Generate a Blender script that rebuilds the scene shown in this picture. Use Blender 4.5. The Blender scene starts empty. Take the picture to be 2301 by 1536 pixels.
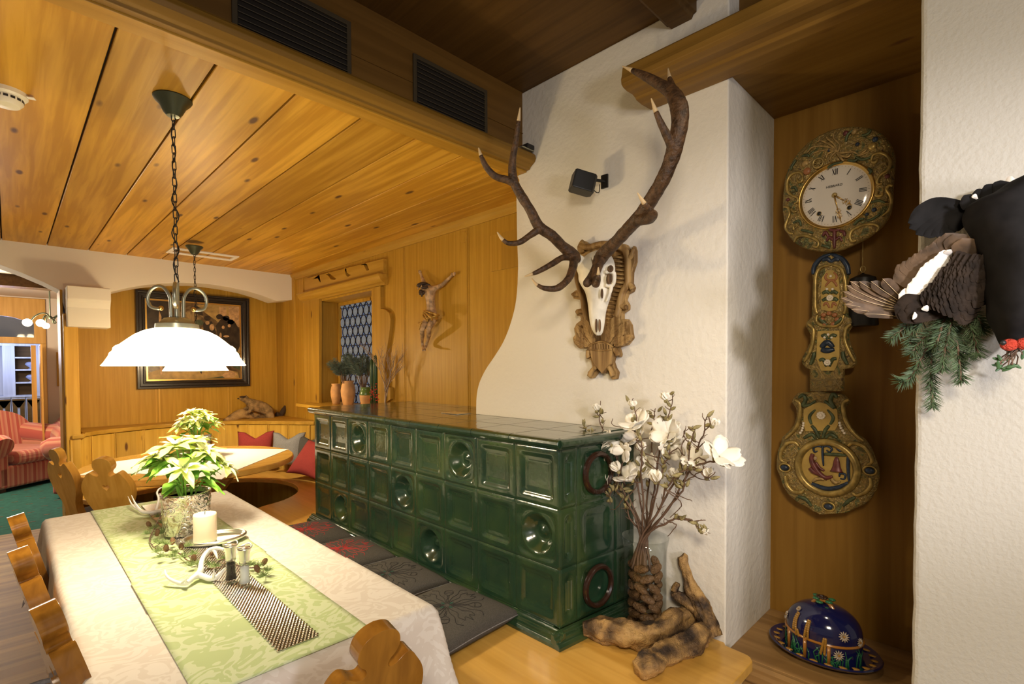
import bpy, bmesh, math, random
from math import sin, cos, pi, radians, sqrt, atan2, hypot
from mathutils import Vector, Matrix, noise
from mathutils.geometry import tessellate_polygon
random.seed(7)
S = bpy.context.scene
COL = S.collection
# ---------------------------------------------------------------- camera
HC = 1.45
FP, PX, PY = 1133.0, 1150.5, 848.0
_p, _a, _y = radians(1.38), .0044, radians(45)
_f0 = Vector((sin(_y), cos(_y), 0)); _r0 = Vector((cos(_y), -sin(_y), 0)); _u0 = Vector((0, 0, 1))
CF = _f0*cos(_p)-_u0*sin(_p); _u = _u0*cos(_p)+_f0*sin(_p)
CU = _u*cos(_a)+_r0*sin(_a); CR = _r0*cos(_a)-_u*sin(_a)
cam = bpy.data.cameras.new('camera'); co = bpy.data.objects.new('camera', cam); COL.objects.link(co)
cam.sensor_width = 36; cam.lens = FP/2301*36; cam.shift_y = 80/2301; cam.clip_start = .02
M = Matrix((CR, CU, -CF)).transposed().to_4x4(); M.translation = (0, 0, HC)
co.matrix_world = M
S.camera = co
# ---------------------------------------------------------------- view, world, general lights
S.view_settings.view_transform = 'Standard'; S.view_settings.look = 'None'
S.view_settings.exposure = 0.32; S.view_settings.gamma = 1; S.view_settings.use_curve_mapping = False
W = bpy.data.worlds.new('world'); S.world = W; W.use_nodes = True
bg = W.node_tree.nodes['Background']; bg.inputs[0].default_value = (1.0, .86, .68, 1); bg.inputs[1].default_value = .16
def lamp(name, kind, loc, power, col, size=.1, rot=None, sy=None, spread=None):
    l = bpy.data.lights.new(name, kind); l.energy = power; l.color = col
    if kind == 'AREA':
        l.size = size
        if sy: l.shape = 'RECTANGLE'; l.size_y = sy
        if spread: l.spread = spread
    else: l.shadow_soft_size = size
    o = bpy.data.objects.new(name, l); o.location = loc
    if rot is not None: o.rotation_euler = rot
    COL.objects.link(o); return o
def aim(o, tgt):
    d = Vector(tgt)-o.location; o.rotation_euler = d.to_track_quat('-Z', 'Y').to_euler()
WARM = (1, .86, .60)
l = lamp('niche_fill_spot', 'SPOT', (.25, -.85, 1.75), 75, (.97, .94, 1), .06); l.data.spot_size = radians(46); l.data.spot_blend = .8; aim(l, (2.05, .62, 1.45))  # unseen cool fill, added to brighten the niche's side face and clock
l = lamp('bench_fill_spot', 'SPOT', (1.45, .25, 2.70), 24, (1, .84, .60), .05); l.data.spot_size = radians(52); l.data.spot_blend = .7; aim(l, (1.45, .95, .45))  # unseen warm fill, added to brighten the bench
# added warm fill standing for unseen lamps, then daylight and the farther rooms
l = lamp('room_fill_light', 'AREA', (-.5, -.5, 2.25), 13, (1, .86, .66), .4, spread=radians(105)); aim(l, (1.55, .85, .55))
l = lamp('window_daylight', 'AREA', (-.3, -2.0, 1.2), 27, (.96, .93, 1), .4); aim(l, (1.9, .9, 1.3))
l = lamp('lounge_light', 'POINT', (-.5, 7.6, 1.95), 105, (1, .82, .62), .2)
l = lamp('back_room_light', 'POINT', (-.1, 11.2, 1.7), 38, (.55, .65, 1), .2)
# ---------------------------------------------------------------- pixel of the photograph -> point on a plane of the room
def ray(x, y): return CF+CR*((x-PX)/FP)-CU*((y-PY)/FP)
def OZ(x, y, z): d = ray(x, y); t = (z-HC)/d.z; return Vector((d.x*t, d.y*t, z))
def OX(x, y, X): d = ray(x, y); t = X/d.x; return Vector((X, d.y*t, HC+d.z*t))
def OY(x, y, Y): d = ray(x, y); t = Y/d.y; return Vector((d.x*t, Y, HC+d.z*t))
def OD(x, y, D):
    d = ray(x, y); return Vector((0, 0, HC))+d*D
def zm(ox, oy, s, pts): return [(ox+x/s, oy+y/s) for x, y in pts]
# ---------------------------------------------------------------- materials
MATS = {}
def nt(m): return m.node_tree
def newmat(name):
    m = bpy.data.materials.new(name); m.use_nodes = True; MATS[name] = m
    return m, m.node_tree.nodes, m.node_tree.links, m.node_tree.nodes['Principled BSDF']
def basic(name, col, rough=.5, metal=0, spec=.5, emit=None, es=0, trans=0, ior=1.45, bump=0, bscale=60, var=0, vscale=8, sheen=0, coat=0):
    m, N, L, P = newmat(name)
    P.inputs['Base Color'].default_value = (*col, 1); P.inputs['Roughness'].default_value = rough
    P.inputs['Metallic'].default_value = metal; P.inputs['Specular IOR Level'].default_value = spec
    P.inputs['Transmission Weight'].default_value = trans; P.inputs['IOR'].default_value = ior
    P.inputs['Sheen Weight'].default_value = sheen; P.inputs['Coat Weight'].default_value = coat
    P.inputs['Coat Roughness'].default_value = .08
    if emit: P.inputs['Emission Color'].default_value = (*emit, 1); P.inputs['Emission Strength'].default_value = es
    tc = N.new('ShaderNodeTexCoord')
    if bump:
        n = N.new('ShaderNodeTexNoise'); n.inputs['Scale'].default_value = bscale; n.inputs['Detail'].default_value = 5
        L.new(tc.outputs['Object'], n.inputs['Vector'])
        b = N.new('ShaderNodeBump'); b.inputs['Strength'].default_value = bump; b.inputs['Distance'].default_value = .01
        L.new(n.outputs['Fac'], b.inputs['Height']); L.new(b.outputs[0], P.inputs['Normal'])
    if var:
        n = N.new('ShaderNodeTexNoise'); n.inputs['Scale'].default_value = vscale; n.inputs['Detail'].default_value = 4
        L.new(tc.outputs['Object'], n.inputs['Vector'])
        r = N.new('ShaderNodeValToRGB'); r.color_ramp.elements[0].position = .35; r.color_ramp.elements[1].position = .65
        r.color_ramp.elements[0].color = (*[c*(1-var) for c in col], 1); r.color_ramp.elements[1].color = (*[min(1, c*(1+var*.6)) for c in col], 1)
        L.new(n.outputs['Fac'], r.inputs[0]); L.new(r.outputs[0], P.inputs['Base Color'])
    return m
def ramp(N, stops):
    r = N.new('ShaderNodeValToRGB'); e = r.color_ramp.elements
    while len(e) < len(stops): e.new(.5)
    for i, (p, c) in enumerate(stops): e[i].position = p; e[i].color = (*c, 1)
    return r
def wood(name, c1, c2, axis='Y', board=0, baxis='X', off=0, rough=.45, knots=True, grain=1.0, bumpy=.06, coat=0, gs=1.0, knotcol=(.12, .05, .015)):
    """stretched-noise grain along axis, per-board tint along baxis, sparse knots"""
    m, N, L, P = newmat(name)
    tc = N.new('ShaderNodeTexCoord')
    sx = {'X': (1.2, 26, 26), 'Y': (26, 1.2, 26), 'Z': (26, 26, 1.2)}[axis]
    src = tc.outputs['Object']
    if board:
        sep = N.new('ShaderNodeSeparateXYZ'); L.new(src, sep.inputs[0])
        a = N.new('ShaderNodeMath'); a.operation = 'ADD'; a.inputs[1].default_value = -off; L.new(sep.outputs[baxis], a.inputs[0])
        d = N.new('ShaderNodeMath'); d.operation = 'DIVIDE'; d.inputs[1].default_value = board; L.new(a.outputs[0], d.inputs[0])
        f = N.new('ShaderNodeMath'); f.operation = 'FLOOR'; L.new(d.outputs[0], f.inputs[0])
        wn = N.new('ShaderNodeTexWhiteNoise'); wn.noise_dimensions = '1D'; L.new(f.outputs[0], wn.inputs['W'])
        vm = N.new('ShaderNodeVectorMath'); vm.operation = 'MULTIPLY_ADD'; vm.inputs[1].default_value = (3, 3, 3)
        L.new(wn.outputs['Color'], vm.inputs[0]); L.new(src, vm.inputs[2]); src = vm.outputs[0]
    mp = N.new('ShaderNodeMapping'); mp.inputs['Scale'].default_value = [s*gs for s in sx]; L.new(src, mp.inputs[0])
    n = N.new('ShaderNodeTexNoise'); n.inputs['Scale'].default_value = 1; n.inputs['Detail'].default_value = 6; n.inputs['Distortion'].default_value = .6
    L.new(mp.outputs[0], n.inputs['Vector'])
    # broad cathedral figure
    mp2 = N.new('ShaderNodeMapping'); mp2.inputs['Scale'].default_value = [.22*s*gs for s in sx]; L.new(src, mp2.inputs[0])
    n2 = N.new('ShaderNodeTexNoise'); n2.inputs['Scale'].default_value = 1; n2.inputs['Detail'].default_value = 2; L.new(mp2.outputs[0], n2.inputs['Vector'])
    mul = N.new('ShaderNodeMath'); mul.operation = 'MULTIPLY'; mul.inputs[1].default_value = 22; L.new(n2.outputs['Fac'], mul.inputs[0])
    sn = N.new('ShaderNodeMath'); sn.operation = 'SINE'; L.new(mul.outputs[0], sn.inputs[0])
    m1 = N.new('ShaderNodeMath'); m1.operation = 'MULTIPLY_ADD'; m1.inputs[1].default_value = .10*grain; L.new(sn.outputs[0], m1.inputs[0]); L.new(n.outputs['Fac'], m1.inputs[2])
    r = ramp(N, [(.32, c2), (.68, c1)]); L.new(m1.outputs[0], r.inputs[0]); out = r.outputs[0]
    if board:
        mx = N.new('ShaderNodeMix'); mx.data_type = 'RGBA'; mx.blend_type = 'MULTIPLY'; mx.inputs[0].default_value = 1
        rr = ramp(N, [(0, (.80, .78, .74)), (1, (1.1, 1.08, 1.04))]); L.new(wn.outputs['Value'], rr.inputs[0])
        L.new(out, mx.inputs[6]); L.new(rr.outputs[0], mx.inputs[7]); out = mx.outputs[2]
    if knots:
        ks = {'X': (2.0, 6, 6), 'Y': (6, 2.0, 6), 'Z': (6, 6, 2.0)}[axis]
        mp3 = N.new('ShaderNodeMapping'); mp3.inputs['Scale'].default_value = ks; L.new(src, mp3.inputs[0])
        v = N.new('ShaderNodeTexVoronoi'); v.inputs['Scale'].default_value = 1.3; v.inputs['Randomness'].default_value = 1; L.new(mp3.outputs[0], v.inputs['Vector'])
        kr = ramp(N, [(.065, (1, 1, 1)), (.125, (0, 0, 0))]); L.new(v.outputs['Distance'], kr.inputs[0])
        mx2 = N.new('ShaderNodeMix'); mx2.data_type = 'RGBA'; L.new(kr.outputs[0], mx2.inputs[0]); L.new(out, mx2.inputs[6]); mx2.inputs[7].default_value = (*knotcol, 1); out = mx2.outputs[2]
    L.new(out, P.inputs['Base Color']); P.inputs['Specular IOR Level'].default_value = .22 if not coat else .4; P.inputs['Roughness'].default_value = rough; P.inputs['Coat Weight'].default_value = coat; P.inputs['Coat Roughness'].default_value = .12
    if bumpy:
        b = N.new('ShaderNodeBump'); b.inputs['Strength'].default_value = bumpy*4; b.inputs['Distance'].default_value = .002
        L.new(m1.outputs[0], b.inputs['Height']); L.new(b.outputs[0], P.inputs['Normal'])
    return m
PINE1, PINE2 = (.60, .34, .085), (.42, .21, .038)
wood('pine_ceiling', (.68, .385, .050), (.50, .255, .024), 'Y', .248, 'X', -.013, .42, True, 1.6, gs=1.7)
wood('shaded_fascia_trim', (.27, .145, .024), (.19, .098, .014), 'X', 0, rough=.4, knots=False)  # moulding darker than its flat strip: shade put into the wood colour
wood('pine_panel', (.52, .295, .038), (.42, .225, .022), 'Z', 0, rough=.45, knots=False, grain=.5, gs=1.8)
wood('pine_knotty', (.62, .37, .065), (.48, .265, .035), 'Z', .16, 'X', 0, .42, True, .8)
wood('pine_knotty_y', (.54, .315, .048), (.43, .235, .026), 'Z', .17, 'Y', 0, .42, True, .8)
wood('pine_rail_x', (.50, .28, .042), (.38, .20, .022), 'X', 0, rough=.4)
wood('pine_rail_y', (.54, .315, .048), (.43, .235, .026), 'Y', 0, rough=.4)
wood('bench_wood', (.66, .38, .085), (.54, .29, .052), 'Y', 0, rough=.3, knots=False, grain=.6, coat=.2)
wood('table_wood', (.66, .38, .09), (.54, .29, .055), 'X', 0, rough=.22, knots=False, coat=.4)
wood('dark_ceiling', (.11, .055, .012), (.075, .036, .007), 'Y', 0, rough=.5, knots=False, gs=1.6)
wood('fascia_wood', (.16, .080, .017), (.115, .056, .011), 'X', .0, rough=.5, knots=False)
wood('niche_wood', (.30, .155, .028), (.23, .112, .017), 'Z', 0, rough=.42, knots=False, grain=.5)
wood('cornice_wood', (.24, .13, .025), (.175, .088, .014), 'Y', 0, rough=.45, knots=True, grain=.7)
wood('niche_shelf_wood', (.33, .19, .07), (.22, .12, .04), 'Y', 0, rough=.35, knots=False)
wood('chair_wood', (.33, .145, .020), (.20, .078, .010), 'Z', 0, rough=.18, knots=False, coat=.7)
wood('pale_chair_wood', (.64, .35, .07), (.50, .25, .038), 'Z', 0, rough=.25, knots=False, coat=.5)
wood('floor_wood', (.50, .36, .12), (.30, .20, .055), 'X', .19, 'Y', 0, .5, False, 1.4, gs=.8)
wood('door_wood', (.60, .33, .08), (.48, .25, .05), 'Z', 0, rough=.4, knots=False)
wood('grey_wood', (.55, .56, .62), (.42, .43, .50), 'Z', 0, rough=.5, knots=False)
wood('carved_oak', (.38, .235, .085), (.17, .09, .028), 'Z', 0, rough=.5, knots=False, grain=1.5, bumpy=.3, gs=2.2)
wood('bark', (.24, .14, .07), (.07, .04, .02), 'Z', 0, rough=.8, knots=False, grain=2, bumpy=.4, gs=3)
basic('plaster', (.68, .635, .54), .85, bump=.35, bscale=38)
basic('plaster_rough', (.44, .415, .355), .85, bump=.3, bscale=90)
basic('plaster_beam', (.74, .69, .59), .8, bump=.08, bscale=20)
basic('lounge_plaster', (.66, .56, .44), .85)
basic('black_gap', (.012, .008, .004), .9)
basic('vent_metal', (.045, .032, .014), .7)
def glaze():
    m, N, L, P = newmat('green_glaze')
    tc = N.new('ShaderNodeTexCoord')
    n = N.new('ShaderNodeTexNoise'); n.inputs['Scale'].default_value = 4.5; n.inputs['Detail'].default_value = 3; L.new(tc.outputs['Object'], n.inputs['Vector'])
    r = ramp(N, [(.25, (.008, .028, .018)), (.5, (.015, .041, .019)), (.75, (.040, .070, .021))]); L.new(n.outputs['Fac'], r.inputs[0])
    L.new(r.outputs[0], P.inputs['Base Color']); P.inputs['Roughness'].default_value = .22
    P.inputs['Coat Weight'].default_value = .7; P.inputs['Coat Roughness'].default_value = .10
    n2 = N.new('ShaderNodeTexNoise'); n2.inputs['Scale'].default_value = 28; n2.inputs['Detail'].default_value = 2; L.new(tc.outputs['Object'], n2.inputs['Vector'])
    b = N.new('ShaderNodeBump'); b.inputs['Strength'].default_value = .12; b.inputs['Distance'].default_value = .01; L.new(n2.outputs['Fac'], b.inputs['Height'])
    L.new(b.outputs[0], P.inputs['Normal']); L.new(b.outputs[0], P.inputs['Coat Normal'])
glaze()
def damask(name, c1, c2, scale, rough=.75, lo=.47, hi=.53):
    m, N, L, P = newmat(name)
    tc = N.new('ShaderNodeTexCoord')
    n = N.new('ShaderNodeTexNoise'); n.inputs['Scale'].default_value = scale; n.inputs['Detail'].default_value = 2.5; n.inputs['Distortion'].default_value = 1.6; L.new(tc.outputs['Object'], n.inputs['Vector'])
    w = N.new('ShaderNodeMath'); w.operation = 'MULTIPLY'; w.inputs[1].default_value = 34; L.new(n.outputs['Fac'], w.inputs[0])
    s = N.new('ShaderNodeMath'); s.operation = 'SINE'; L.new(w.outputs[0], s.inputs[0])
    a = N.new('ShaderNodeMath'); a.operation = 'MULTIPLY_ADD'; a.inputs[1].default_value = .5; a.inputs[2].default_value = .5; L.new(s.outputs[0], a.inputs[0])
    r = ramp(N, [(lo, c1), (hi, c2)]); L.new(a.outputs[0], r.inputs[0]); L.new(r.outputs[0], P.inputs['Base Color'])
    P.inputs['Roughness'].default_value = rough; P.inputs['Specular IOR Level'].default_value = .25
    return m
damask('cloth_white', (.60, .545, .49), (.655, .61, .56), 9)
damask('cloth_runner', (.53, .60, .38), (.42, .51, .25), 8)
basic('cloth_plain', (.82, .79, .74), .8, bump=.2, bscale=300)
basic('white_enamel', (.85, .83, .78), .25)
basic('gold', (.70, .45, .13), .3, 1)
basic('brass_old', (.50, .36, .13), .42, .55, var=.35, vscale=60)
basic('silver', (.80, .78, .72), .30, 1)
basic('silver_beads', (.60, .57, .55), .22, 1)
basic('iron_green', (.10, .115, .075), .35, .7)
basic('lamp_metal', (.42, .43, .34), .3, .8)
basic('black_iron', (.02, .018, .016), .4, .3)
basic('black_plastic', (.015, .015, .015), .45)
basic('bone', (.80, .74, .60), .5, var=.12, vscale=22)
basic('antler_brown', (.085, .042, .017), .5, var=.55, vscale=55, bump=.5, bscale=120)
basic('antler_tip', (.60, .44, .24), .4)
basic('felt_grey', (.078, .070, .060), .95, bump=.4, bscale=500, var=.25, vscale=260)
basic('felt_light', (.25, .24, .235), .95, bump=.4, bscale=400, var=.2, vscale=200)
basic('felt_red', (.30, .035, .028), .9, bump=.3, bscale=400, var=.15, vscale=200)
basic('stitch_red', (.42, .03, .03), .9)
basic('stitch_dark', (.025, .022, .02), .9)
basic('stitch_green', (.02, .07, .05), .9)
basic('terracotta', (.62, .33, .13), .6, var=.2, vscale=14)
basic('green_glass_glaze', (.10, .17, .04), .3)
basic('needle', (.10, .15, .07), .6, var=.4, vscale=30)
basic('needle_blue', (.15, .20, .15), .6, var=.35, vscale=20)
basic('larch', (.22, .30, .10), .6)
basic('twig', (.13, .075, .045), .7)
basic('silver_twig', (.36, .27, .20), .45, .3)
basic('cone_brown', (.20, .105, .045), .6, var=.4, vscale=40)
basic('leaf_green', (.22, .48, .055), .42, var=.3, vscale=16)
basic('bract', (.66, .76, .20), .45, var=.12, vscale=14)
basic('bract_white', (.92, .92, .52), .5)
basic('petal', (.80, .75, .63), .6)
basic('sepal', (.27, .22, .09), .7, var=.5, vscale=50)
basic('wax', (.86, .76, .56), .5)
MATS['wax'].node_tree.nodes['Principled BSDF'].inputs['Subsurface Weight'].default_value = .3
basic('candle_green', (.03, .07, .025), .4)
basic('berry_red', (.55, .03, .02), .3)
basic('dark_blue', (.006, .008, .055), .12, coat=.8)
basic('maj_green', (.02, .12, .045), .15, coat=.8)
basic('maj_brown', (.32, .13, .02), .18, coat=.8)
basic('maj_yellow', (.30, .15, .02), .2, coat=.8)
basic('maj_white', (.42, .34, .25), .2, coat=.8)
basic('enamel_dial', (.74, .68, .60), .14, coat=.5)
basic('ink', (.01, .01, .012), .4)
basic('feather_black', (.008, .007, .007), .75, spec=.2, var=.4, vscale=30)
basic('covert_brown', (.022, .014, .009), .8, spec=.2, var=.5, vscale=40)
basic('feather_brown', (.10, .060, .032), .7, var=.5, vscale=35)
basic('feather_white', (.80, .74, .66), .7)
basic('shaft', (.50, .36, .2), .5)
basic('comb_red', (.50, .045, .02), .6, bump=.8, bscale=300)
basic('carpet', (.025, .13, .105), .95, var=.2, vscale=20)
basic('smoke_white', (.72, .68, .55), .4)
basic('skin_wood', (.46, .30, .16), .5, var=.45, vscale=40)
basic('hair_wood', (.05, .03, .018), .6, var=.3, vscale=60)
basic('gilt_cloth', (.55, .34, .08), .35, .4, var=.4, vscale=50)
basic('fur', (.30, .19, .08), .9, bump=.8, bscale=160, var=.45, vscale=30)
basic('fur_dark', (.06, .035, .02), .9, bump=.8, bscale=160)
basic('ring_brown', (.030, .012, .007), .25, coat=.5)
basic('pepper', (.05, .035, .022), .8, var=.6, vscale=300)
basic('salt', (.85, .84, .80), .8)
basic('porcelain_blue', (.35, .38, .55), .3)
def glass(name, col=(1, 1, 1), rough=0.0, ior=1.45):
    m, N, L, P = newmat(name)
    P.inputs['Base Color'].default_value = (*col, 1); P.inputs['Transmission Weight'].default_value = 1
    P.inputs['Roughness'].default_value = rough; P.inputs['IOR'].default_value = ior
    return m
def clearglass(name):
    m = bpy.data.materials.new(name); m.use_nodes = True; MATS[name] = m; N, L = m.node_tree.nodes, m.node_tree.links; N.remove(N['Principled BSDF'])
    t = N.new('ShaderNodeBsdfTransparent'); t.inputs[0].default_value = (.95, .96, .955, 1); g = N.new('ShaderNodeBsdfGlossy'); g.inputs['Roughness'].default_value = .02
    f = N.new('ShaderNodeLayerWeight'); f.inputs[0].default_value = .5; pw = N.new('ShaderNodeMath'); pw.operation = 'POWER'; pw.inputs[1].default_value = 4; L.new(f.outputs['Facing'], pw.inputs[0]); pm = N.new('ShaderNodeMath'); pm.operation = 'MULTIPLY_ADD'; pm.inputs[1].default_value = .45; pm.inputs[2].default_value = .03; L.new(pw.outputs[0], pm.inputs[0]); x = N.new('ShaderNodeMixShader'); L.new(pm.outputs[0], x.inputs[0]); L.new(t.outputs[0], x.inputs[1]); L.new(g.outputs[0], x.inputs[2]); L.new(x.outputs[0], N['Material Output'].inputs[0])
clearglass('clear_glass'); glass('pane_glass', (.8, .86, .9), .05)
def emis(name, col, s):
    m, N, L, P = newmat(name); P.inputs['Base Color'].default_value = (.9, .85, .7, 1)
    P.inputs['Emission Color'].default_value = (*col, 1); P.inputs['Emission Strength'].default_value = s; return m
emis('shade_glow', (1, .88, .66), 24)
def _shade():
    m = MATS['shade_glow']; N = m.node_tree.nodes; L = m.node_tree.links; tr_ = N.new('ShaderNodeBsdfTransparent'); mx = N.new('ShaderNodeMixShader')
    tr_.inputs[0].default_value = (1, .93, .82, 1); mx.inputs[0].default_value = .86; L.new(N['Principled BSDF'].outputs[0], mx.inputs[1]); L.new(tr_.outputs[0], mx.inputs[2]); L.new(mx.outputs[0], N['Material Output'].inputs[0])
_shade()
emis('bulb_glow', (1, .80, .5), 25); emis('spot_glow', (1, .9, .7), 12)
emis('night_window', (.25, .36, .66), .22); emis('roundel', (.46, .52, .62), .16)
MATS['roundel'].node_tree.nodes['Principled BSDF'].inputs['Roughness'].default_value = .12; MATS['roundel'].node_tree.nodes['Principled BSDF'].inputs['Base Color'].default_value = (.10, .12, .13, 1); MATS['night_window'].node_tree.nodes['Principled BSDF'].inputs['Base Color'].default_value = (.05, .06, .08, 1)
def stripes():
    m, N, L, P = newmat('stripe_fabric')
    tc = N.new('ShaderNodeTexCoord'); sep = N.new('ShaderNodeSeparateXYZ'); L.new(tc.outputs['Object'], sep.inputs[0])
    a = N.new('ShaderNodeMath'); a.operation = 'MULTIPLY'; a.inputs[1].default_value = 9.5; L.new(sep.outputs['X'], a.inputs[0])
    f = N.new('ShaderNodeMath'); f.operation = 'FRACT'; L.new(a.outputs[0], f.inputs[0])
    r = ramp(N, [(0, (.46, .10, .07)), (.30, (.46, .10, .07)), (.34, (.62, .33, .18)), (.5, (.60, .22, .14)), (.6, (.50, .12, .09)), (.9, (.62, .30, .19))]); r.color_ramp.interpolation = 'LINEAR'
    L.new(f.outputs[0], r.inputs[0]); L.new(r.outputs[0], P.inputs['Base Color']); P.inputs['Roughness'].default_value = .9; P.inputs['Sheen Weight'].default_value = .3
stripes()
def multi(name, cols, scale, rough=.4, metal=0, bump=.5, bscale=None, coat=0):
    m, N, L, P = newmat(name)
    tc = N.new('ShaderNodeTexCoord')
    n = N.new('ShaderNodeTexNoise'); n.inputs['Scale'].default_value = scale; n.inputs['Detail'].default_value = 3; n.inputs['Distortion'].default_value = 1.2; L.new(tc.outputs['Object'], n.inputs['Vector'])
    k = len(cols); r = ramp(N, [(.28+.44*i/(k-1), c) for i, c in enumerate(cols)]); L.new(n.outputs['Fac'], r.inputs[0]); L.new(r.outputs[0], P.inputs['Base Color'])
    P.inputs['Roughness'].default_value = rough; P.inputs['Metallic'].default_value = metal; P.inputs['Coat Weight'].default_value = coat
    n2 = N.new('ShaderNodeTexNoise'); n2.inputs['Scale'].default_value = bscale or scale*2.2; n2.inputs['Detail'].default_value = 2; n2.inputs['Distortion'].default_value = 2.5; L.new(tc.outputs['Object'], n2.inputs['Vector'])
    b = N.new('ShaderNodeBump'); b.inputs['Strength'].default_value = bump; b.inputs['Distance'].default_value = .006; L.new(n2.outputs['Fac'], b.inputs['Height']); L.new(b.outputs[0], P.inputs['Normal'])
    return m
multi('embossed_brass', [(.10, .06, .02), (.13, .14, .05), (.34, .22, .06), (.20, .14, .05), (.42, .29, .09), (.12, .07, .03)], 26, .38, .35, 1.0)
multi('drift_wood', [(.020, .011, .006), (.035, .018, .008), (.17, .095, .034), (.36, .21, .07), (.44, .265, .088), (.34, .19, .06)], 11, .7, 0, 1.0, 60)
MATS['drift_wood'].node_tree.nodes['Noise Texture'].inputs['Distortion'].default_value = .3
multi('painting_canvas', [(.05, .028, .012), (.16, .10, .04), (.09, .05, .02), (.38, .26, .11), (.14, .085, .035)], 5, .35, 0, .05)
multi('pot_relief', [(.30, .22, .14), (.75, .72, .66), (.85, .83, .78), (.55, .45, .3), (.8, .78, .72)], 20, .15, .9, 1.0, 26)
# ---------------------------------------------------------------- mesh builder
class MB:
    def __init__(s): s.bm = bmesh.new()
    def face(s, vs):
        try: s.bm.faces.new(vs)
        except ValueError: pass
    def bx(s, x0, x1, y0, y1, z0, z1, mat=None):
        v = [s.bm.verts.new((x, y, z)) for x in (x0, x1) for y in (y0, y1) for z in (z0, z1)]
        if mat is not None:
            for q in v: q.co = mat @ q.co
        for f in ((0, 1, 3, 2), (4, 6, 7, 5), (0, 4, 5, 1), (2, 3, 7, 6), (0, 2, 6, 4), (1, 5, 7, 3)): s.face([v[i] for i in f])
        return s
    def tube(s, pts, rad, n=8, cap=True, flat=None):
        pts = [Vector(p) for p in pts]; k = len(pts)
        if not hasattr(rad, '__len__'): rad = [rad]*k
        t0 = (pts[1]-pts[0]).normalized(); up = Vector((0, 0, 1)) if abs(t0.z) < .9 else Vector((1, 0, 0))
        nrm = t0.cross(up).normalized(); rings = []
        for i, p in enumerate(pts):
            t = (pts[min(i+1, k-1)]-pts[max(i-1, 0)])
            if t.length < 1e-9: t = t0
            t.normalize(); nrm = (nrm-t*nrm.dot(t))
            if nrm.length < 1e-6: nrm = t.orthogonal()
            nrm.normalize(); b = t.cross(nrm)
            rings.append([s.bm.verts.new(p+(nrm*cos(2*pi*j/n)*rad[i]+b*sin(2*pi*j/n)*rad[i]*(flat or 1))) for j in range(n)])
        for a, b in zip(rings, rings[1:]):
            for j in range(n): s.face([a[j], a[(j+1) % n], b[(j+1) % n], b[j]])
        if cap: s.face(rings[0][::-1]); s.face(rings[-1])
        return s
    def lathe(s, prof, c=(0, 0, 0), n=32, sx=1, sy=1, mat=None, wob=None, cap=True):
        c = Vector(c); rings = []
        for i, (r, z) in enumerate(prof):
            ring = []
            for j in range(n):
                a = 2*pi*j/n; rr, zz = (r, z) if wob is None else wob(r, z, a, i)
                q = Vector((rr*cos(a)*sx, rr*sin(a)*sy, zz))
                q = (mat @ q) if mat is not None else q+c
                ring.append(s.bm.verts.new(q))
            rings.append(ring)
        for a, b in zip(rings, rings[1:]):
            for j in range(n): s.face([a[j], a[(j+1) % n], b[(j+1) % n], b[j]])
        if cap and prof[0][0] > 1e-5: s.face(rings[0][::-1])
        if cap and prof[-1][0] > 1e-5: s.face(rings[-1])
        return s
    def ball(s, c, r, n=10, m=7, mat=None):
        rx, ry, rz = (r, r, r) if not hasattr(r, '__len__') else r
        c = Vector(c); rows = []
        for i in range(m+1):
            t = pi*i/m
            row = []
            for j in range(1 if i in (0, m) else n):
                a = 2*pi*j/n; q = Vector((rx*sin(t)*cos(a), ry*sin(t)*sin(a), rz*cos(t)))
                if mat is not None: q = mat @ q
                row.append(s.bm.verts.new(q+c))
            rows.append(row)
        for a, b in zip(rows, rows[1:]):
            for j in range(n):
                p, q = a[j % len(a)], a[(j+1) % len(a)]; u, v = b[j % len(b)], b[(j+1) % len(b)]
                fs = []
                for w in (p, u, v, q):
                    if w not in fs: fs.append(w)
                if len(fs) > 2: s.face(fs)
        return s
    def prism(s, poly, fn, d0, d1, holes=()):
        """poly in 2D; fn(u,v,d)->Vector; caps tessellated, holes allowed"""
        loops = [list(poly)]+[list(h) for h in holes]
        flat = [p for l in loops for p in l]
        tris = tessellate_polygon([[Vector((p[0], p[1], 0)) for p in l] for l in loops])
        A = [s.bm.verts.new(fn(u, v, d0)) for u, v in flat]; B = [s.bm.verts.new(fn(u, v, d1)) for u, v in flat]
        for t in tris: s.face([A[i] for i in t]); s.face([B[i] for i in t][::-1])
        o = 0
        for l in loops:
            k = len(l)
            for i in range(k): s.face([A[o+i], A[o+(i+1) % k], B[o+(i+1) % k], B[o+i]])
            o += k
        return s
    def grid(s, fn, nu, nv, closeu=False):
        R = [[s.bm.verts.new(fn(i/nu, j/nv)) for j in range(nv+1)] for i in range(nu if closeu else nu+1)]
        for i in range(nu):
            for j in range(nv): s.face([R[i][j], R[(i+1) % len(R)][j], R[(i+1) % len(R)][j+1], R[i][j+1]])
        return s
    def sweep(s, prof, p0, p1, up=(0, 0, 1), out=None):
        """straight moulding: prof [(out, up)] from p0 to p1"""
        p0, p1 = Vector(p0), Vector(p1); out = Vector(out); up = Vector(up)
        A = [s.bm.verts.new(p0+out*a+up*b) for a, b in prof]; B = [s.bm.verts.new(p1+out*a+up*b) for a, b in prof]; k = len(prof)
        for i in range(k): s.face([A[i], A[(i+1) % k], B[(i+1) % k], B[i]])
        for t in tessellate_polygon([[Vector((a, b, 0)) for a, b in prof]]): s.face([A[i] for i in t]); s.face([B[i] for i in t][::-1])
        return s
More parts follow.
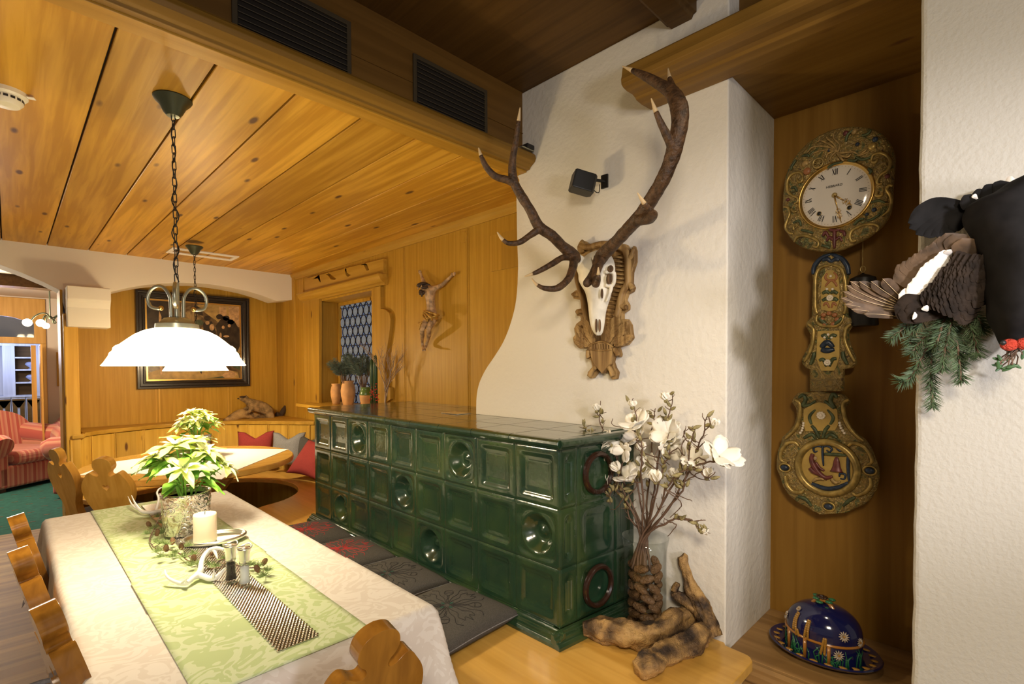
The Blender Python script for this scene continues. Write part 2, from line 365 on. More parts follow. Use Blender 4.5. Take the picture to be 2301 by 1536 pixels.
    def build(s, name, mat, parent=None, smooth=False, bevel=0, auto=None, solid=0, sub=0, merge=False, bseg=2):
        if merge: bmesh.ops.remove_doubles(s.bm, verts=s.bm.verts, dist=1e-5)
        bmesh.ops.recalc_face_normals(s.bm, faces=s.bm.faces)
        me = bpy.data.meshes.new(name); s.bm.to_mesh(me); s.bm.free()
        o = bpy.data.objects.new(name, me); COL.objects.link(o)
        for mm in (mat if isinstance(mat, (list, tuple)) else [mat]): me.materials.append(MATS[mm])
        if smooth: me.polygons.foreach_set('use_smooth', [True]*len(me.polygons))
        if auto:
            me.polygons.foreach_set('use_smooth', [True]*len(me.polygons)); me.set_sharp_from_angle(angle=radians(auto))
        if solid: q = o.modifiers.new('s', 'SOLIDIFY'); q.thickness = solid; q.offset = 0
        if bevel: q = o.modifiers.new('b', 'BEVEL'); q.width = bevel; q.segments = bseg; q.limit_method = 'ANGLE'; q.angle_limit = radians(35)
        if sub: q = o.modifiers.new('u', 'SUBSURF'); q.levels = sub; q.render_levels = sub
        if parent is not None: attach(o, parent)
        return o
def attach(o, parent):
    o.parent = parent; m = parent.matrix_basis.copy(); p = parent.parent
    if p is not None: m = (p.matrix_basis @ parent.matrix_parent_inverse.copy()) @ m if False else m
    if parent.get('_root'): o.matrix_parent_inverse = Matrix.Translation(-parent.location)
def thing(name, label, cat, loc=(0, 0, 0), group=None):
    o = bpy.data.objects.new(name, None); COL.objects.link(o); o.location = loc; o.empty_display_size = .05
    o['label'] = label; o['category'] = cat; o['_root'] = 1
    if group: o['group'] = group
    return o
def tag(o, label, cat, group=None):
    o['label'] = label; o['category'] = cat
    if group: o['group'] = group
    return o
def struct(o): o['kind'] = 'structure'; return o
def copy_tree(o, parent=None):
    c = o.copy(); COL.objects.link(c)
    if parent is not None: c.parent = parent; c.matrix_parent_inverse = o.matrix_parent_inverse.copy()
    for ch in list(KIDS.get(o.name, [])) or [k for k in bpy.data.objects if k.parent == o]: copy_tree(ch, c)
    return c
KIDS = {}
def smooth_path(pts, sub=6):
    """Catmull-Rom through points (tuples of any length)"""
    out = []; n = len(pts)
    for i in range(n-1):
        p0, p1, p2, p3 = pts[max(i-1, 0)], pts[i], pts[i+1], pts[min(i+2, n-1)]
        for k in range(sub):
            t = k/sub
            out.append(tuple(.5*((2*b)+(-a+c)*t+(2*a-5*b+4*c-d)*t*t+(-a+3*b-3*c+d)*t**3) for a, b, c, d in zip(p0, p1, p2, p3)))
    out.append(tuple(pts[-1])); return out
def closed_path(pts, sub=5):
    n = len(pts); out = []
    for i in range(n):
        p0, p1, p2, p3 = pts[i-1], pts[i], pts[(i+1) % n], pts[(i+2) % n]
        for k in range(sub):
            t = k/sub
            out.append(tuple(.5*((2*b)+(-a+c)*t+(2*a-5*b+4*c-d)*t*t+(-a+3*b-3*c+d)*t**3) for a, b, c, d in zip(p0, p1, p2, p3)))
    return out
def nz(p, s=1.0, seed=0): return noise.noise(Vector(p)*s+Vector((seed*7.3, seed*3.1, seed)))
def skin_body(name, nodes, edges, mat, parent=None, sub=2, root=0):
    """one continuous surface over a joint skeleton: nodes [(pos, radius)]"""
    me = bpy.data.meshes.new(name); me.from_pydata([tuple(p) for p, r in nodes], edges, []); me.update()
    o = bpy.data.objects.new(name, me); COL.objects.link(o)
    sk = o.modifiers.new('skin', 'SKIN'); sk.use_smooth_shade = True
    for i, (p, r) in enumerate(nodes):
        v = me.skin_vertices[0].data[i]; v.radius = (r, r) if not hasattr(r, '__len__') else r; v.use_root = (i == root)
    o.modifiers.new('sub', 'SUBSURF').levels = sub; o.modifiers['sub'].render_levels = sub
    me.materials.append(MATS[mat])
    if parent is not None: attach(o, parent)
    return o
# ================================================================ THE ROOM
ZC, YC, ZU = 2.40, 1.77, 2.785          # boarded ceiling, its near edge, upper ceiling
XW, XP, XN = 1.81, 2.13, 2.279          # chimney wall, panelled wall, niche back
YA, YP = 5.35, 5.80                     # arched wall, painting wall
def plane(name, mat, **k):
    b = MB(); b.bx(*k['b']); return struct(b.build(name, mat))
plane('floor', 'floor_wood', b=(-4, 2.9, -2.5, 6.2, -.05, 0))
struct(MB().bx(-4, 2.9, 6.2, 13.5, -.05, 0).build('floor_lounge', 'carpet'))
# carpet dots
b = MB()
for i in range(-6, 9):
    for j in range(14):
        x = i*.22+(.11 if j % 2 else 0); y = 6.3+j*.22
        b.bx(x, x+.05, y, y+.012, 0, .002)
struct(b.build('floor_lounge_motifs', 'cone_brown'))
# boarded ceiling
b = MB(); x = -2.245-.248*3
while x < XP+.4:
    b.bx(x+.0035, x+.248-.0035, YC, YP+.1, ZC, ZC+.02); x += .248
struct(b.build('ceiling', 'pine_ceiling', bevel=.002, bseg=1))
struct(MB().bx(-3.2, 2.7, YC, YP+.2, ZC+.014, ZC+.03).build('ceiling_backing', 'black_gap'))
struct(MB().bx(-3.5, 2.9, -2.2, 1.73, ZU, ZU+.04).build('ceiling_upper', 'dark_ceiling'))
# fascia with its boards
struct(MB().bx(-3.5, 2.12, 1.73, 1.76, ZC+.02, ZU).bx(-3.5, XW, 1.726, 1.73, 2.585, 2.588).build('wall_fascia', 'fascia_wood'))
prof = [(0, 2.47), (.075, 2.468), (.088, 2.455), (.092, 2.44), (.085, 2.425), (.066, 2.412), (.054, 2.405), (.052, 2.397), (.030, 2.395), (.030, 2.402), (0, 2.41)]
struct(MB().bx(-3.5, XW-.002, 1.700, 1.775, 2.389, 2.402).build('trim_11', 'pine_rail_x', bevel=.002))
struct(MB().sweep([(a, b-2.4) for a, b in prof], (-3.5, 1.73, 2.4), (XW-.002, 1.73, 2.4), out=(0, -1, 0)).build('trim_1', 'shaded_fascia_trim', bevel=.002))
# ceiling beam end near the wall
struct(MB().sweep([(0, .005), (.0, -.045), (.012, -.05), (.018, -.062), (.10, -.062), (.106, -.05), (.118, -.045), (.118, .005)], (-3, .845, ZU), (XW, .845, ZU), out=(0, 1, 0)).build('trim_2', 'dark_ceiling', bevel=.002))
# chimney wall with the curved flank
prof = [(1175, 392), (1166, 405), (1160, 430), (1160, 480), (1161, 540), (1163, 600), (1159, 670), (1148, 720), (1131, 765), (1110, 800), (1090, 830), (1076, 860), (1070, 890), (1069, 929)]
pl = [OX(x, y, XW) for x, y in prof]; pl = [(p.y, p.z) for p in pl]
sm = smooth_path(pl[1:], 4)
poly = [(.728, .3), (.728, ZU), (1.735, ZU), (1.735, 2.40), (1.775, 2.40)]+[q for q in sm if q[1] < 2.395]+[(sm[-1][0], .3)]
struct(MB().prism(poly, lambda u, v, d: Vector((d, u, v)), XW, 2.31, ).build('wall_chimney', 'plaster', bevel=.006, bseg=3))
# niche: left cheek is the chimney wall's end, back, soffit, shelf
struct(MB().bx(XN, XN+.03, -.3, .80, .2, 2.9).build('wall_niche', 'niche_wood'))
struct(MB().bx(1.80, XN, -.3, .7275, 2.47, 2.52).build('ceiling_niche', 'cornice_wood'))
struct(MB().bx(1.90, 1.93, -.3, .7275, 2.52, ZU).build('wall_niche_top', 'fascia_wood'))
sh = MB(); sh.bx(1.83, XN, -.3, .7275, .385, .412)
sh.sweep([(0, .0), (0, .03), (.02, .032), (.035, .026), (.035, .012), (.045, .006), (.045, -.02), (.03, -.035), (.03, -.06), (0, -.06)], (1.83, -.3, .38), (1.83, .7275, .38), out=(-1, 0, 0))
struct(sh.build('trim_3', 'niche_shelf_wood', bevel=.002))
struct(MB().bx(1.80, XW+.03, -.3, .727, 0, .33).build('wall_niche_base', 'plaster'))
# moulded cornice above the niche
cp = [(1.81, 2.451), (1.74, 2.446), (1.70, 2.449), (1.692, 2.456), (1.675, 2.460), (1.64, 2.458), (1.61, 2.462), (1.598, 2.468), (1.595, 2.485), (1.60, 2.50), (1.605, 2.53), (1.625, 2.545), (1.66, 2.55), (1.70, 2.58), (1.81, 2.60)]
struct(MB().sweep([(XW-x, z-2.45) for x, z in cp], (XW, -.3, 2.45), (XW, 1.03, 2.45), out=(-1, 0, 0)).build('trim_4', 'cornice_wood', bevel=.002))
# pier at the right
pr_ = MB(); N_ = 60
ys = [(.166+.003*nz((0, 0, i*.9), 1.7, 3)) for i in range(N_+1)]
poly = [(ys[i], 2.785*i/N_) for i in range(N_+1)]+[(-1.6, 2.785), (-1.6, 0)]
struct(pr_.prism(poly, lambda u, v, d: Vector((d, u, v)), 1.50, 1.795).build('wall_pier', 'plaster_rough', bevel=.012, bseg=3))
# panelled right wall with the window opening
yo0, yo1 = 3.76, 4.76
zt = OX(836, 652, XP).z; zb = 1.0
pw = MB()
fx = lambda u, v, d: Vector((d, u, v))
pw.prism([(1.6, .3), (1.6, ZC+.01), (YP+.03, ZC+.01), (YP+.03, .3)], fx, XP, XP+.02, holes=[[(yo0, zb), (yo1, zb), (yo1, zt), (yo0, zt)]])
pw.bx(XP+.02, XP+.24, yo1, yo1+.02, zb, zt).bx(XP+.02, XP+.24, yo0-.02, yo0, zb, zt).bx(XP+.02, XP+.24, yo0, yo1, zt, zt+.02).bx(XP+.02, XP+.24, yo0, yo1, zb-.02, zb)
struct(pw.build('wall_right', 'pine_panel'))
b = MB()
for px_ in (910, 1053):
    y = OX(px_, 800, XP).y
    b.bx(XP-.004, XP, y-.013, y-.004, 1.1, 2.34).bx(XP-.004, XP, y+.004, y+.013, 1.1, 2.34)
b.bx(XP-.006, XP, 5.10, 5.115, .9, ZC); b.bx(XP-.02, XP, 5.30, YP, .9, ZC)
struct(b.build('trim_5', 'pine_knotty_y', bevel=.002))
# crown strip, round cover, patch panel on that wall
struct(MB().sweep([(0, -.055), (.010, -.055), (.014, -.035), (.03, -.02), (.034, 0), (0, 0)], (XP, 1.775, ZC), (XP, YA, ZC), out=(-1, 0, 0)).build('trim_6', 'pine_rail_y'))
c = OX(1043, 533, XP)
struct(MB().lathe([(0, .006), (.035, .006), (.038, .003), (.038, 0)], n=28, mat=Matrix.Translation(c) @ Matrix.Rotation(-pi/2, 4, 'Y')).build('trim_7', 'pine_panel', auto=40))
a, c2 = OX(1103, 524, XP), OX(1160, 620, XP)
struct(MB().bx(XP-.006, XP, 1.85, a.y, 2.03, 2.25).build('trim_8', 'pine_knotty_y'))
# window glazing: bottle-glass roundels in lead
wx = XP+.20
w = struct(MB().bx(wx+.02, wx+.03, yo0, yo1, zb, zt).build('window_1', 'night_window'))
r_ = MB(); ld = MB(); dr = .052; row = 0; z = zb+dr
while z < zt:
    y = yo0+dr*(1 if row % 2 == 0 else 2)
    while y < yo1-dr*.5:
        m = Matrix.Translation((wx+.012, y, z)) @ Matrix.Rotation(-pi/2, 4, 'Y')
        r_.lathe([(0, .010), (.006, .009), (.009, .004), (.022, .0035), (.030, .006), (.042, .003), (.046, 0)], n=16, mat=m)
        ld.lathe([(.045, 0), (.045, .006), (.051, .006), (.051, 0)], n=16, mat=m, cap=False)
        y += 2*dr
    z += dr*1.76; row += 1
struct(r_.build('window_1_roundels', 'roundel', smooth=True)); struct(ld.build('window_1_leads', 'black_iron'))
fr = MB().prism([(yo0, zb), (yo1, zb), (yo1, zt), (yo0, zt)], fx, wx-.01, wx+.02, holes=[[(yo0+.03, zb+.03), (yo1-.03, zb+.03), (yo1-.03, zt-.03), (yo0+.03, zt-.03)]])
struct(fr.build('window_1_frame', 'pine_knotty_y'))
# window surround: side casings, shelf moulding, carved valance
XS = XP-.03
def PXs(pts, X=XS): return [(OX(x, y, X).y, OX(x, y, X).z) for x, y in pts]
side = zm(600, 450, 3.0717, [(727, 600), (783, 590), (783, 745), (815, 752), (842, 775), (852, 820), (848, 880), (838, 960), (822, 1060), (815, 1150), (815, 1240), (828, 1285), (850, 1290), (850, 1372), (822, 1395), (800, 1420), (727, 1420)])
struct(MB().prism(PXs(side), fx, XS, XP).build('window_1_casing', 'pine_knotty_y', bevel=.003))
left = zm(600, 450, 3.0717, [(252, 690), (358, 680), (358, 1420), (262, 1420)])
struct(MB().prism(PXs(left), fx, XS, XP).build('window_1_left_casing', 'pine_knotty_y', bevel=.003))
y0, y1 = PXs(zm(600, 450, 3.0717, [(255, 600)]))[0][0], PXs(zm(600, 450, 3.0717, [(812, 600)]))[0][0]
zs = PXs(zm(600, 450, 3.0717, [(815, 535)]))[0][1]
struct(MB().sweep([(0, .035), (.085, .032), (.09, .02), (.078, .012), (.07, -.01), (.05, -.028), (.03, -.035), (.03, -.05), (0, -.05)], (XP, y1, zs), (XP, y0+.05, zs), out=(-1, 0, 0)).build('window_1_shelf', 'pine_rail_y', bevel=.002))
val = PXs(zm(600, 450, 3.0717, [(262, 640), (262, 540), (805, 402), (805, 505)]))
def hole(pts): return PXs(zm(600, 450, 3.0717, pts))
holes = [hole(p) for p in ([(318, 545), (362, 510), (372, 566), (362, 560), (352, 538)], [(408, 512), (425, 500), (445, 515), (478, 540), (470, 548), (440, 545), (425, 520)],
                           [(520, 475), (548, 462), (552, 500), (580, 515), (560, 526), (545, 515), (538, 480)], [(648, 448), (668, 428), (690, 440), (706, 480), (690, 486), (680, 470), (668, 445)])]
struct(MB().prism(val, fx, XP-.032, XP, holes=holes).build('window_1_valance', 'pine_rail_y', bevel=.002, bseg=1))
# ---- arched white wall
arch = [(640.5, 671), (622, 676), (590, 664), (553.6, 653), (510, 644), (469, 638), (438, 635.5), (407, 635), (366, 636.5), (325.6, 640), (290, 646), (251, 655)]
pts = [OY(x, y, YA) for x, y in arch]; pts = [(p.x, p.z) for p in pts]; pts[0] = (XP+.02, 2.15)
pts2 = [(.60, 2.07), (.60, 1.86), (.34, 1.86), (.30, 2.06)]
la = [OY(x, y, YA) for x, y in [(133.5, 651), (98, 633.5), (50, 613), (0, 594.4), (-60, 580)]]
pts3 = [(p.x, p.z) for p in la]+[(-2.6, 2.30), (-2.6, 2.45), (XP+.02, 2.45)]
struct(MB().prism(pts+pts2+pts3, lambda u, v, d: Vector((u, d, v)), YA, YA+.25).build('wall_arch', 'plaster_beam', bevel=.004))
cb = MB()
p0, p1 = OY(150, 640, 5.1), OY(251, 728, 5.1)
cb.sweep([(0, -.31), (.20, -.31), (.20, -.16), (.225, -.12), (.25, -.10), (.25, 0), (0, 0)], (p0.x, YA, p0.z), (p1.x, YA, p0.z), out=(0, -1, 0))
struct(cb.build('wall_corbel', 'plaster_beam', bevel=.006))
# post below the corbel, painting wall
px0, px1 = OY(146, 900, 5.25).x, OY(172, 900, 5.25).x
struct(MB().bx(px0, px1+.02, 5.24, YP+.03, 0, 1.87).bx(px0-.012, px0+.004, 5.30, 5.62, 0, 2.06).build('wall_post', 'pine_knotty', bevel=.006))
b = MB(); b.bx(px0, XP+.02, YP, YP+.03, .3, ZC+.01)
struct(b.build('wall_back', 'pine_panel'))
b = MB()
for px_ in (352, 514):
    x = OY(px_, 800, YP).x; b.bx(x-.02, x-.006, YP-.005, YP, .9, ZC).bx(x+.006, x+.02, YP-.005, YP, .9, ZC)
struct(b.build('trim_9', 'pine_knotty'))
# ---- lounge and back room
def PXY(pts, Y): return [(OY(x, y, Y).x, OY(x, y, Y).z) for x, y in pts]
fy = lambda u, v, d: Vector((u, d, v))
YL = 9.6
(dx0, dz0), (dx1, dz1) = PXY([(-60, 772), (90, 772)], YL)
ft = PXY([(0, 758)], YL)[0][1]
wl = MB().prism([(-3, 0), (-3, 2.75), (3.4, 2.75), (3.4, 0)], fy, YL+.03, YL+.15, holes=[[(-1.0, .01), (dx1+.05, .01), (dx1+.05, 2.2), (-1.0, 2.2)]])
struct(wl.build('wall_lounge', 'lounge_plaster'))
struct(MB().bx(-3.5, 3.4, YP+.1, 13.5, 2.42, 2.46).build('ceiling_lounge', 'lounge_plaster'))
zz = PXY([(0, 663), (0, 680), (0, 699)], 7.5)
struct(MB().bx(-3, 3, 7.4, 7.6, 2.30, 2.42).build('trim_10', 'dark_ceiling'))
f2 = PXY([(104, 772)], YL)[0][0]
tr = [(-1.1, 0), (-1.1, 2.32), (f2, 2.32), (f2, 0), (dx1, 0), (dx1, dz1), (-1.0, dz1), (-1.0, 0)]
q = PXY([(-10, 722), (28, 712), (76, 726), (78, 758), (-40, 758)], YL)
df = MB().prism([(-1.15, dz1), (-1.15, 2.40), (f2, 2.40), (f2, dz1)], fy, YL, YL+.05, holes=[[(-1.0, q[3][1]), (q[2][0], q[3][1]), (q[2][0], q[2][1]), (q[1][0], q[1][1]), (-.5, 2.2), (-1.0, 2.2)]])
df.bx(dx1, f2, YL, YL+.05, 0, dz1+.0)
struct(df.build('door_1', 'door_wood', bevel=.004))
struct(MB().bx(-1.0, dx1, YL+.03, YL+.04, dz1, 2.3).build('door_1_transom', 'pane_glass'))
struct(MB().bx(dx1-.10, dx1-.05, YL-.2, YL-.16, .02, dz1-.03).bx(dx1-.02, dx1, YL-.6, YL-.16, 0, dz1-.03).build('door_1_leaf', 'door_wood'))
struct(MB().bx(-3, 3, 13.4, 13.5, 0, 2.42).build('wall_far', 'lounge_plaster'))
struct(MB().bx(.9, .95, YL, 13.5, 0, 2.42).build('wall_far_side', 'lounge_plaster'))
# blue-lit cabinet in the back room
YB = 11.9
cab = thing('display_cabinet', 'tall pale cabinet with open shelves seen through the doorway, lit bluish', 'cabinet', (0, YB, 0))
X = lambda px, py: OY(px, py, YB)
xs = [X(-60, 800).x, X(5, 800).x, X(33, 800).x, X(80, 800).x, X(92, 800).x]; zt_, zm_ = X(40, 777).z, X(40, 888).z
MB().bx(xs[0], xs[4], YB+.35, YB+.38, 0, zt_).bx(xs[0], xs[4], YB-.02, YB+.38, zm_-.03, zm_).bx(xs[0], xs[4], YB-.02, YB+.38, zt_, zt_+.04).bx(xs[3], xs[4], YB, YB+.36, zm_, zt_).bx(xs[1], xs[2], YB, YB+.36, zm_, zt_).build('carcass', 'grey_wood', cab)
for k, yy in enumerate((803, 831, 860)):
    z = X(40, yy).z; MB().bx(xs[2], xs[3], YB+.02, YB+.35, z-.012, z+.012).build('shelf', 'grey_wood', cab)
MB().bx(xs[2]+.002, xs[3]-.002, YB+.335, YB+.35, zm_, zt_).build('back_panel', 'fascia_wood', cab)
for xa, xb in ((25, 58), (58, 92), (-8, 25)):
    a, c = X(xa, 900).x, X(xb, 900).x; zl = .05
    hx = lambda m_: [(a+m_*1.2, zl+m_), (c-m_*1.2, zl+m_), (c-m_*1.2, zm_-.20), ((a+c)/2+.08, zm_-.05-m_*.6), ((a+c)/2-.08, zm_-.05-m_*.6), (a+m_*1.2, zm_-.20)]
    d = MB().bx(a+.004, c-.004, YB-.005, YB+.02, .03, zm_-.03).build('door', 'grey_wood', cab)
    MB().prism(hx(.015), fy, YB-.02, YB-.005, holes=[hx(.06)]).build('moulding', 'fascia_wood', d)
for yy, xx in ((831, 70), (860, 72)):
    c = X(xx, yy); c.y = YB+.15; c.z += .012
    o = MB().lathe([(.0, 0), (.03, .0), (.035, .01), (.012, .02), (.015, .03), (.07, .075), (.075, .09), (.055, .12), (.03, .13)], c, 20).build('blue_white_jug', 'porcelain_blue', auto=40)
    tag(o, 'small blue and white jug on the %s shelf of the far cabinet' % ('middle' if yy == 831 else 'lowest open'), 'jug')
# small wooden picture on the lounge wall
p = PXY([(126, 791), (139, 867)], YL+.03)
o = MB().bx(p[0][0], p[1][0]+.05, YL+.005, YL+.028, p[1][1], p[0][1]).build('wooden_plaque', 'pine_panel', bevel=.004); tag(o, 'narrow upright wooden plaque on the lounge wall beside the post', 'plaque')
# ================================================================ TILED STOVE
BZ = .45
st = thing('tiled_stove', 'long green glazed tiled stove with square and round relief tiles on the wooden bench', 'stove', (1.6, 2.2, BZ))
xs0, ys0, ys1 = 1.388, 1.150, 3.185
zr = [.498, .711, .929, 1.150]
def tile_h(u, v, w, h, rnd):
    x, y = (u-.5)*w, (v-.5)*h
    d = min(w/2-abs(x), h/2-abs(y))                     # distance from the tile edge
    cx, cy = w/2-.030, h/2-.030; rr = .018
    qx, qy = abs(x)-(cx-rr), abs(y)-(cy-rr)
    sd = hypot(max(qx, 0), max(qy, 0))+min(max(qx, qy), 0)-rr      # signed distance to the inner frame
    z = 0
    if d < .004: z -= .004*(1-d/.004)
    def step(a, b, t): t = max(0, min(1, (t-a)/(b-a))); return t*t*(3-2*t)
    if not rnd:
        z -= .007*step(0, .005, -sd); z += .004*step(.006, .010, -sd); z -= .009*step(.010, .016, -sd); z += .003*step(.017, .021, -sd); z -= .003*step(.023, .027, -sd)
    else:
        z -= .007*step(-.012, -.006, -sd)
        r = hypot(x, y)/.078
        if r < 1: z -= .038*(1-step(.42, 1, r)); z += .006*step(.9, .80, r)*0
        if r < 1.2: z += .005*math.exp(-((r-1.0)/.09)**2)
        if r < .45: z += .010*(1-step(0, .42, r))-.003*math.exp(-((r-.28)/.05)**2)
    return z
def tile(b, o, du, dv, dn, w, h, rnd=False, n=30):
    b.grid(lambda u, v: o+du*(u*w)+dv*(v*h)+dn*tile_h(u, v, w, h, rnd), n if w > .15 else 14, n)
b = MB(); tw = (ys1-ys0)/9
rings = {(3, 3), (3, 7), (2, 5), (2, 9), (1, 2), (1, 6)}
for r in range(3):
    for c in range(9):
        rd = (r+1, 9-c) in rings
        tile(b, Vector((xs0, ys0+c*tw, zr[r])), Vector((0, 1, 0)), Vector((0, 0, 1)), Vector((-1, 0, 0)), tw, zr[r+1]-zr[r], rd)
eu = Vector((cos(radians(6)), -sin(radians(6)), 0)); en = Vector((-sin(radians(6)), -cos(radians(6)), 0))
cols = [0, .095, .305, .44]
for r in range(3):
    for c in range(3):
        tile(b, Vector((xs0, ys0, zr[r]))+eu*cols[c], eu, Vector((0, 0, 1)), en, cols[c+1]-cols[c], zr[r+1]-zr[r], False, 26)
b.bx(1.44, 1.80, ys0+.06, ys1+.0, BZ+.02, 1.15); b.bx(1.44, 2.10, 2.2, ys1-.01, .47, 1.15); b.bx(1.388, 2.1, ys1-.008, ys1, .49, 1.15)
b.build('tile_body', 'green_glaze', st, auto=55)
for r in (0, 2):
    c = Vector((xs0, ys0, (zr[r]+zr[r+1])/2))+eu*.20+en*.004
    m = Matrix((eu, Vector((0, 0, 1)), en)).transposed().to_4x4(); m.translation = c
    MB().lathe([(.063, 0), (.063, .010), (.069, .016), (.078, .014), (.083, .006), (.083, 0)], n=40, mat=m, cap=False).build('vent_ring', 'ring_brown', st, auto=40)
# plinth moulding: front and end
pb = [(0, 0), (.045, 0), (.045, .012), (.038, .022), (.030, .024), (.028, .034), (.016, .038), (.014, .048), (0, .050)]
b = MB(); b.sweep(pb, (xs0-.002, ys0-.03, BZ), (xs0-.002, ys1+.03, BZ), out=(-1, 0, 0))
q0 = Vector((xs0, ys0, BZ))-eu*.045; q1 = Vector((xs0, ys0, BZ))+eu*.43
b.sweep(pb, q0, q1, out=en); b.bx(xs0, 1.8, ys0+.03, ys1, BZ, BZ+.05)
b.build('plinth', 'green_glaze', st, bevel=.002)
# top: bull-nosed edge tiles and flat tiles
b = MB(); zt_ = 1.150
nose = [(0, .002), (.014, 0), (.022, .004), (.030, .012), (.033, .020), (.031, .030), (.024, .036), (.012, .038), (0, .038)]
y = ys0-.02
cuts = [y]+[ys0+tw*k for k in range(1, 9)]+[ys1+.03]
for a, c in zip(cuts, cuts[1:]): b.sweep(nose, (xs0, a+.0012, zt_), (xs0, c-.0012, zt_), out=(-1, 0, 0))
b.sweep(nose, Vector((xs0-.0, ys0-.0, zt_))-eu*.018, Vector((xs0, ys0, zt_))+eu*.425, out=en)
m = MB()
for i, (xa, xc) in enumerate(((xs0, 1.565), (1.565, 1.79), (1.79, 2.01), (2.01, 2.125))):
    yy = ys0; k = 0
    while yy < ys1+.02:
        yn = min(yy+.2262, ys1+.03)
        x1 = min(xc, 1.806) if yy < 2.02 else xc
        if x1 > xa+.01: b.bx(xa+.0015, x1-.0015, yy+.0015, yn-.0015, zt_+.002, zt_+.0365)
        yy = yn
b.bx(xs0, 1.806, ys0, ys1+.03, zt_, zt_+.032); b.bx(1.80, 2.12, 2.02+.22, ys1+.03, zt_, zt_+.032)
b.build('top_slab', 'green_glaze', st, bevel=.002, bseg=1)
# white cover plate lying on the stove top by the wall
a = OZ(1028, 929, 1.19)
tag(MB().bx(1.70, 1.80, 2.12, 2.26, 1.187, 1.190).build('cover_plate', 'silver', bevel=.001), 'thin metal cover plate on the stove top beside the white wall', 'plate')

# ================================================================ BENCH
bench = thing('corner_bench', 'built-in honey wood bench running along the stove and round the oval table', 'bench', (1.2, 2.5, 0))
inner = [(.95, 3.2), (1.0, 3.48), (1.1, 3.68), (1.256, 3.80), (1.44, 3.87), (1.60, 4.02), (1.68, 4.2), (1.705, 4.4), (1.66, 4.62), (1.545, 4.80), (1.35, 4.95), (1.1, 5.03), (.85, 5.03), (.6, 4.95), (.45, 4.88), (.38, 4.98)]
inner = [(q[0], q[1]) for q in smooth_path(inner, 4)]
bk = [(.336, 5.235), (.47, 5.40), (.60, 5.48), (.80, 5.555), (1.03, 5.595), (1.26, 5.56), (1.45, 5.47), (1.62, 5.35), (1.75, 5.20), (1.92, 5.0), (2.087, 4.78)]
bk = [(q[0], q[1]) for q in smooth_path(bk, 4)]
cr = [(1.755+.03*cos(t), .650+.03*sin(t)) for t in [-pi/2+pi/2*k/4 for k in range(5)]]
seat = [(.95, .615), (1.755, .615)]+cr[1:]+[(1.79, .72), (1.806, .73), (1.806, 3.2), (2.12, 3.2), (2.12, 4.74)]+bk[::-1]+[(.336, 5.1)]+inner[::-1]
MB().prism(seat, lambda u, v, d: Vector((u, v, d)), .415, BZ, ).build('seat', 'bench_wood', bench, bevel=.005)
wall = [(1.02, .66)]+[(1.02, 3.2)]+[(q[0]+.06, q[1]-.02) for q in inner[4:20]]
b = MB()
off = []
for i, q in enumerate(inner):
    a_, c_ = inner[max(i-1, 0)], inner[min(i+1, len(inner)-1)]; dx, dy = c_[0]-a_[0], c_[1]-a_[1]; L_ = hypot(dx, dy) or 1
    off.append((q[0]+dy/L_*.05, q[1]-dx/L_*.05))
path = [(1.76, .67), (1.0, .67)]+off[:5]
for (a_, c_) in zip(path, path[1:]):
    v = [b.bm.verts.new((*a_, 0)), b.bm.verts.new((*c_, 0)), b.bm.verts.new((*c_, .415)), b.bm.verts.new((*a_, .415))]; b.face(v)
b.build('front_panel', 'pine_knotty', bench, solid=.01)
b = MB()
n_ = len(bk)
b.grid(lambda u, v: Vector((*bk[round(u*(n_-1))], v*.88)), n_-1, 1)
b.build('backrest', 'pine_knotty', bench, solid=.012, smooth=True)
b = MB(); acc = 0; last = bk[0]
for q in bk[1:]:
    acc += hypot(q[0]-last[0], q[1]-last[1])
    if acc > .19:
        nx, ny = q[0]-.95, q[1]-4.3; L_ = hypot(nx, ny); nx /= L_; ny /= L_
        for s_ in (-1, 1):
            c = Vector((q[0]-nx*.009-ny*s_*.007, q[1]-ny*.009+nx*s_*.007, 0))
            b.bx(-.0035, .0035, -.003, .003, BZ, .885, Matrix.Translation(c) @ Matrix.Rotation(atan2(ny, nx), 4, 'Z'))
        acc = 0
    last = q
b.build('batten', 'pine_knotty', bench)
led = [(q[0]+(.95-q[0])*.012, q[1]+(4.3-q[1])*.012) for q in bk]
led = led+[(2.125, 4.79), (2.125, 5.30), (2.125, YP), (.42, YP), (.42, 5.23)]
MB().prism(led, lambda u, v, d: Vector((u, v, d)), .885, .92).build('ledge', 'pine_rail_x', bench, bevel=.006)

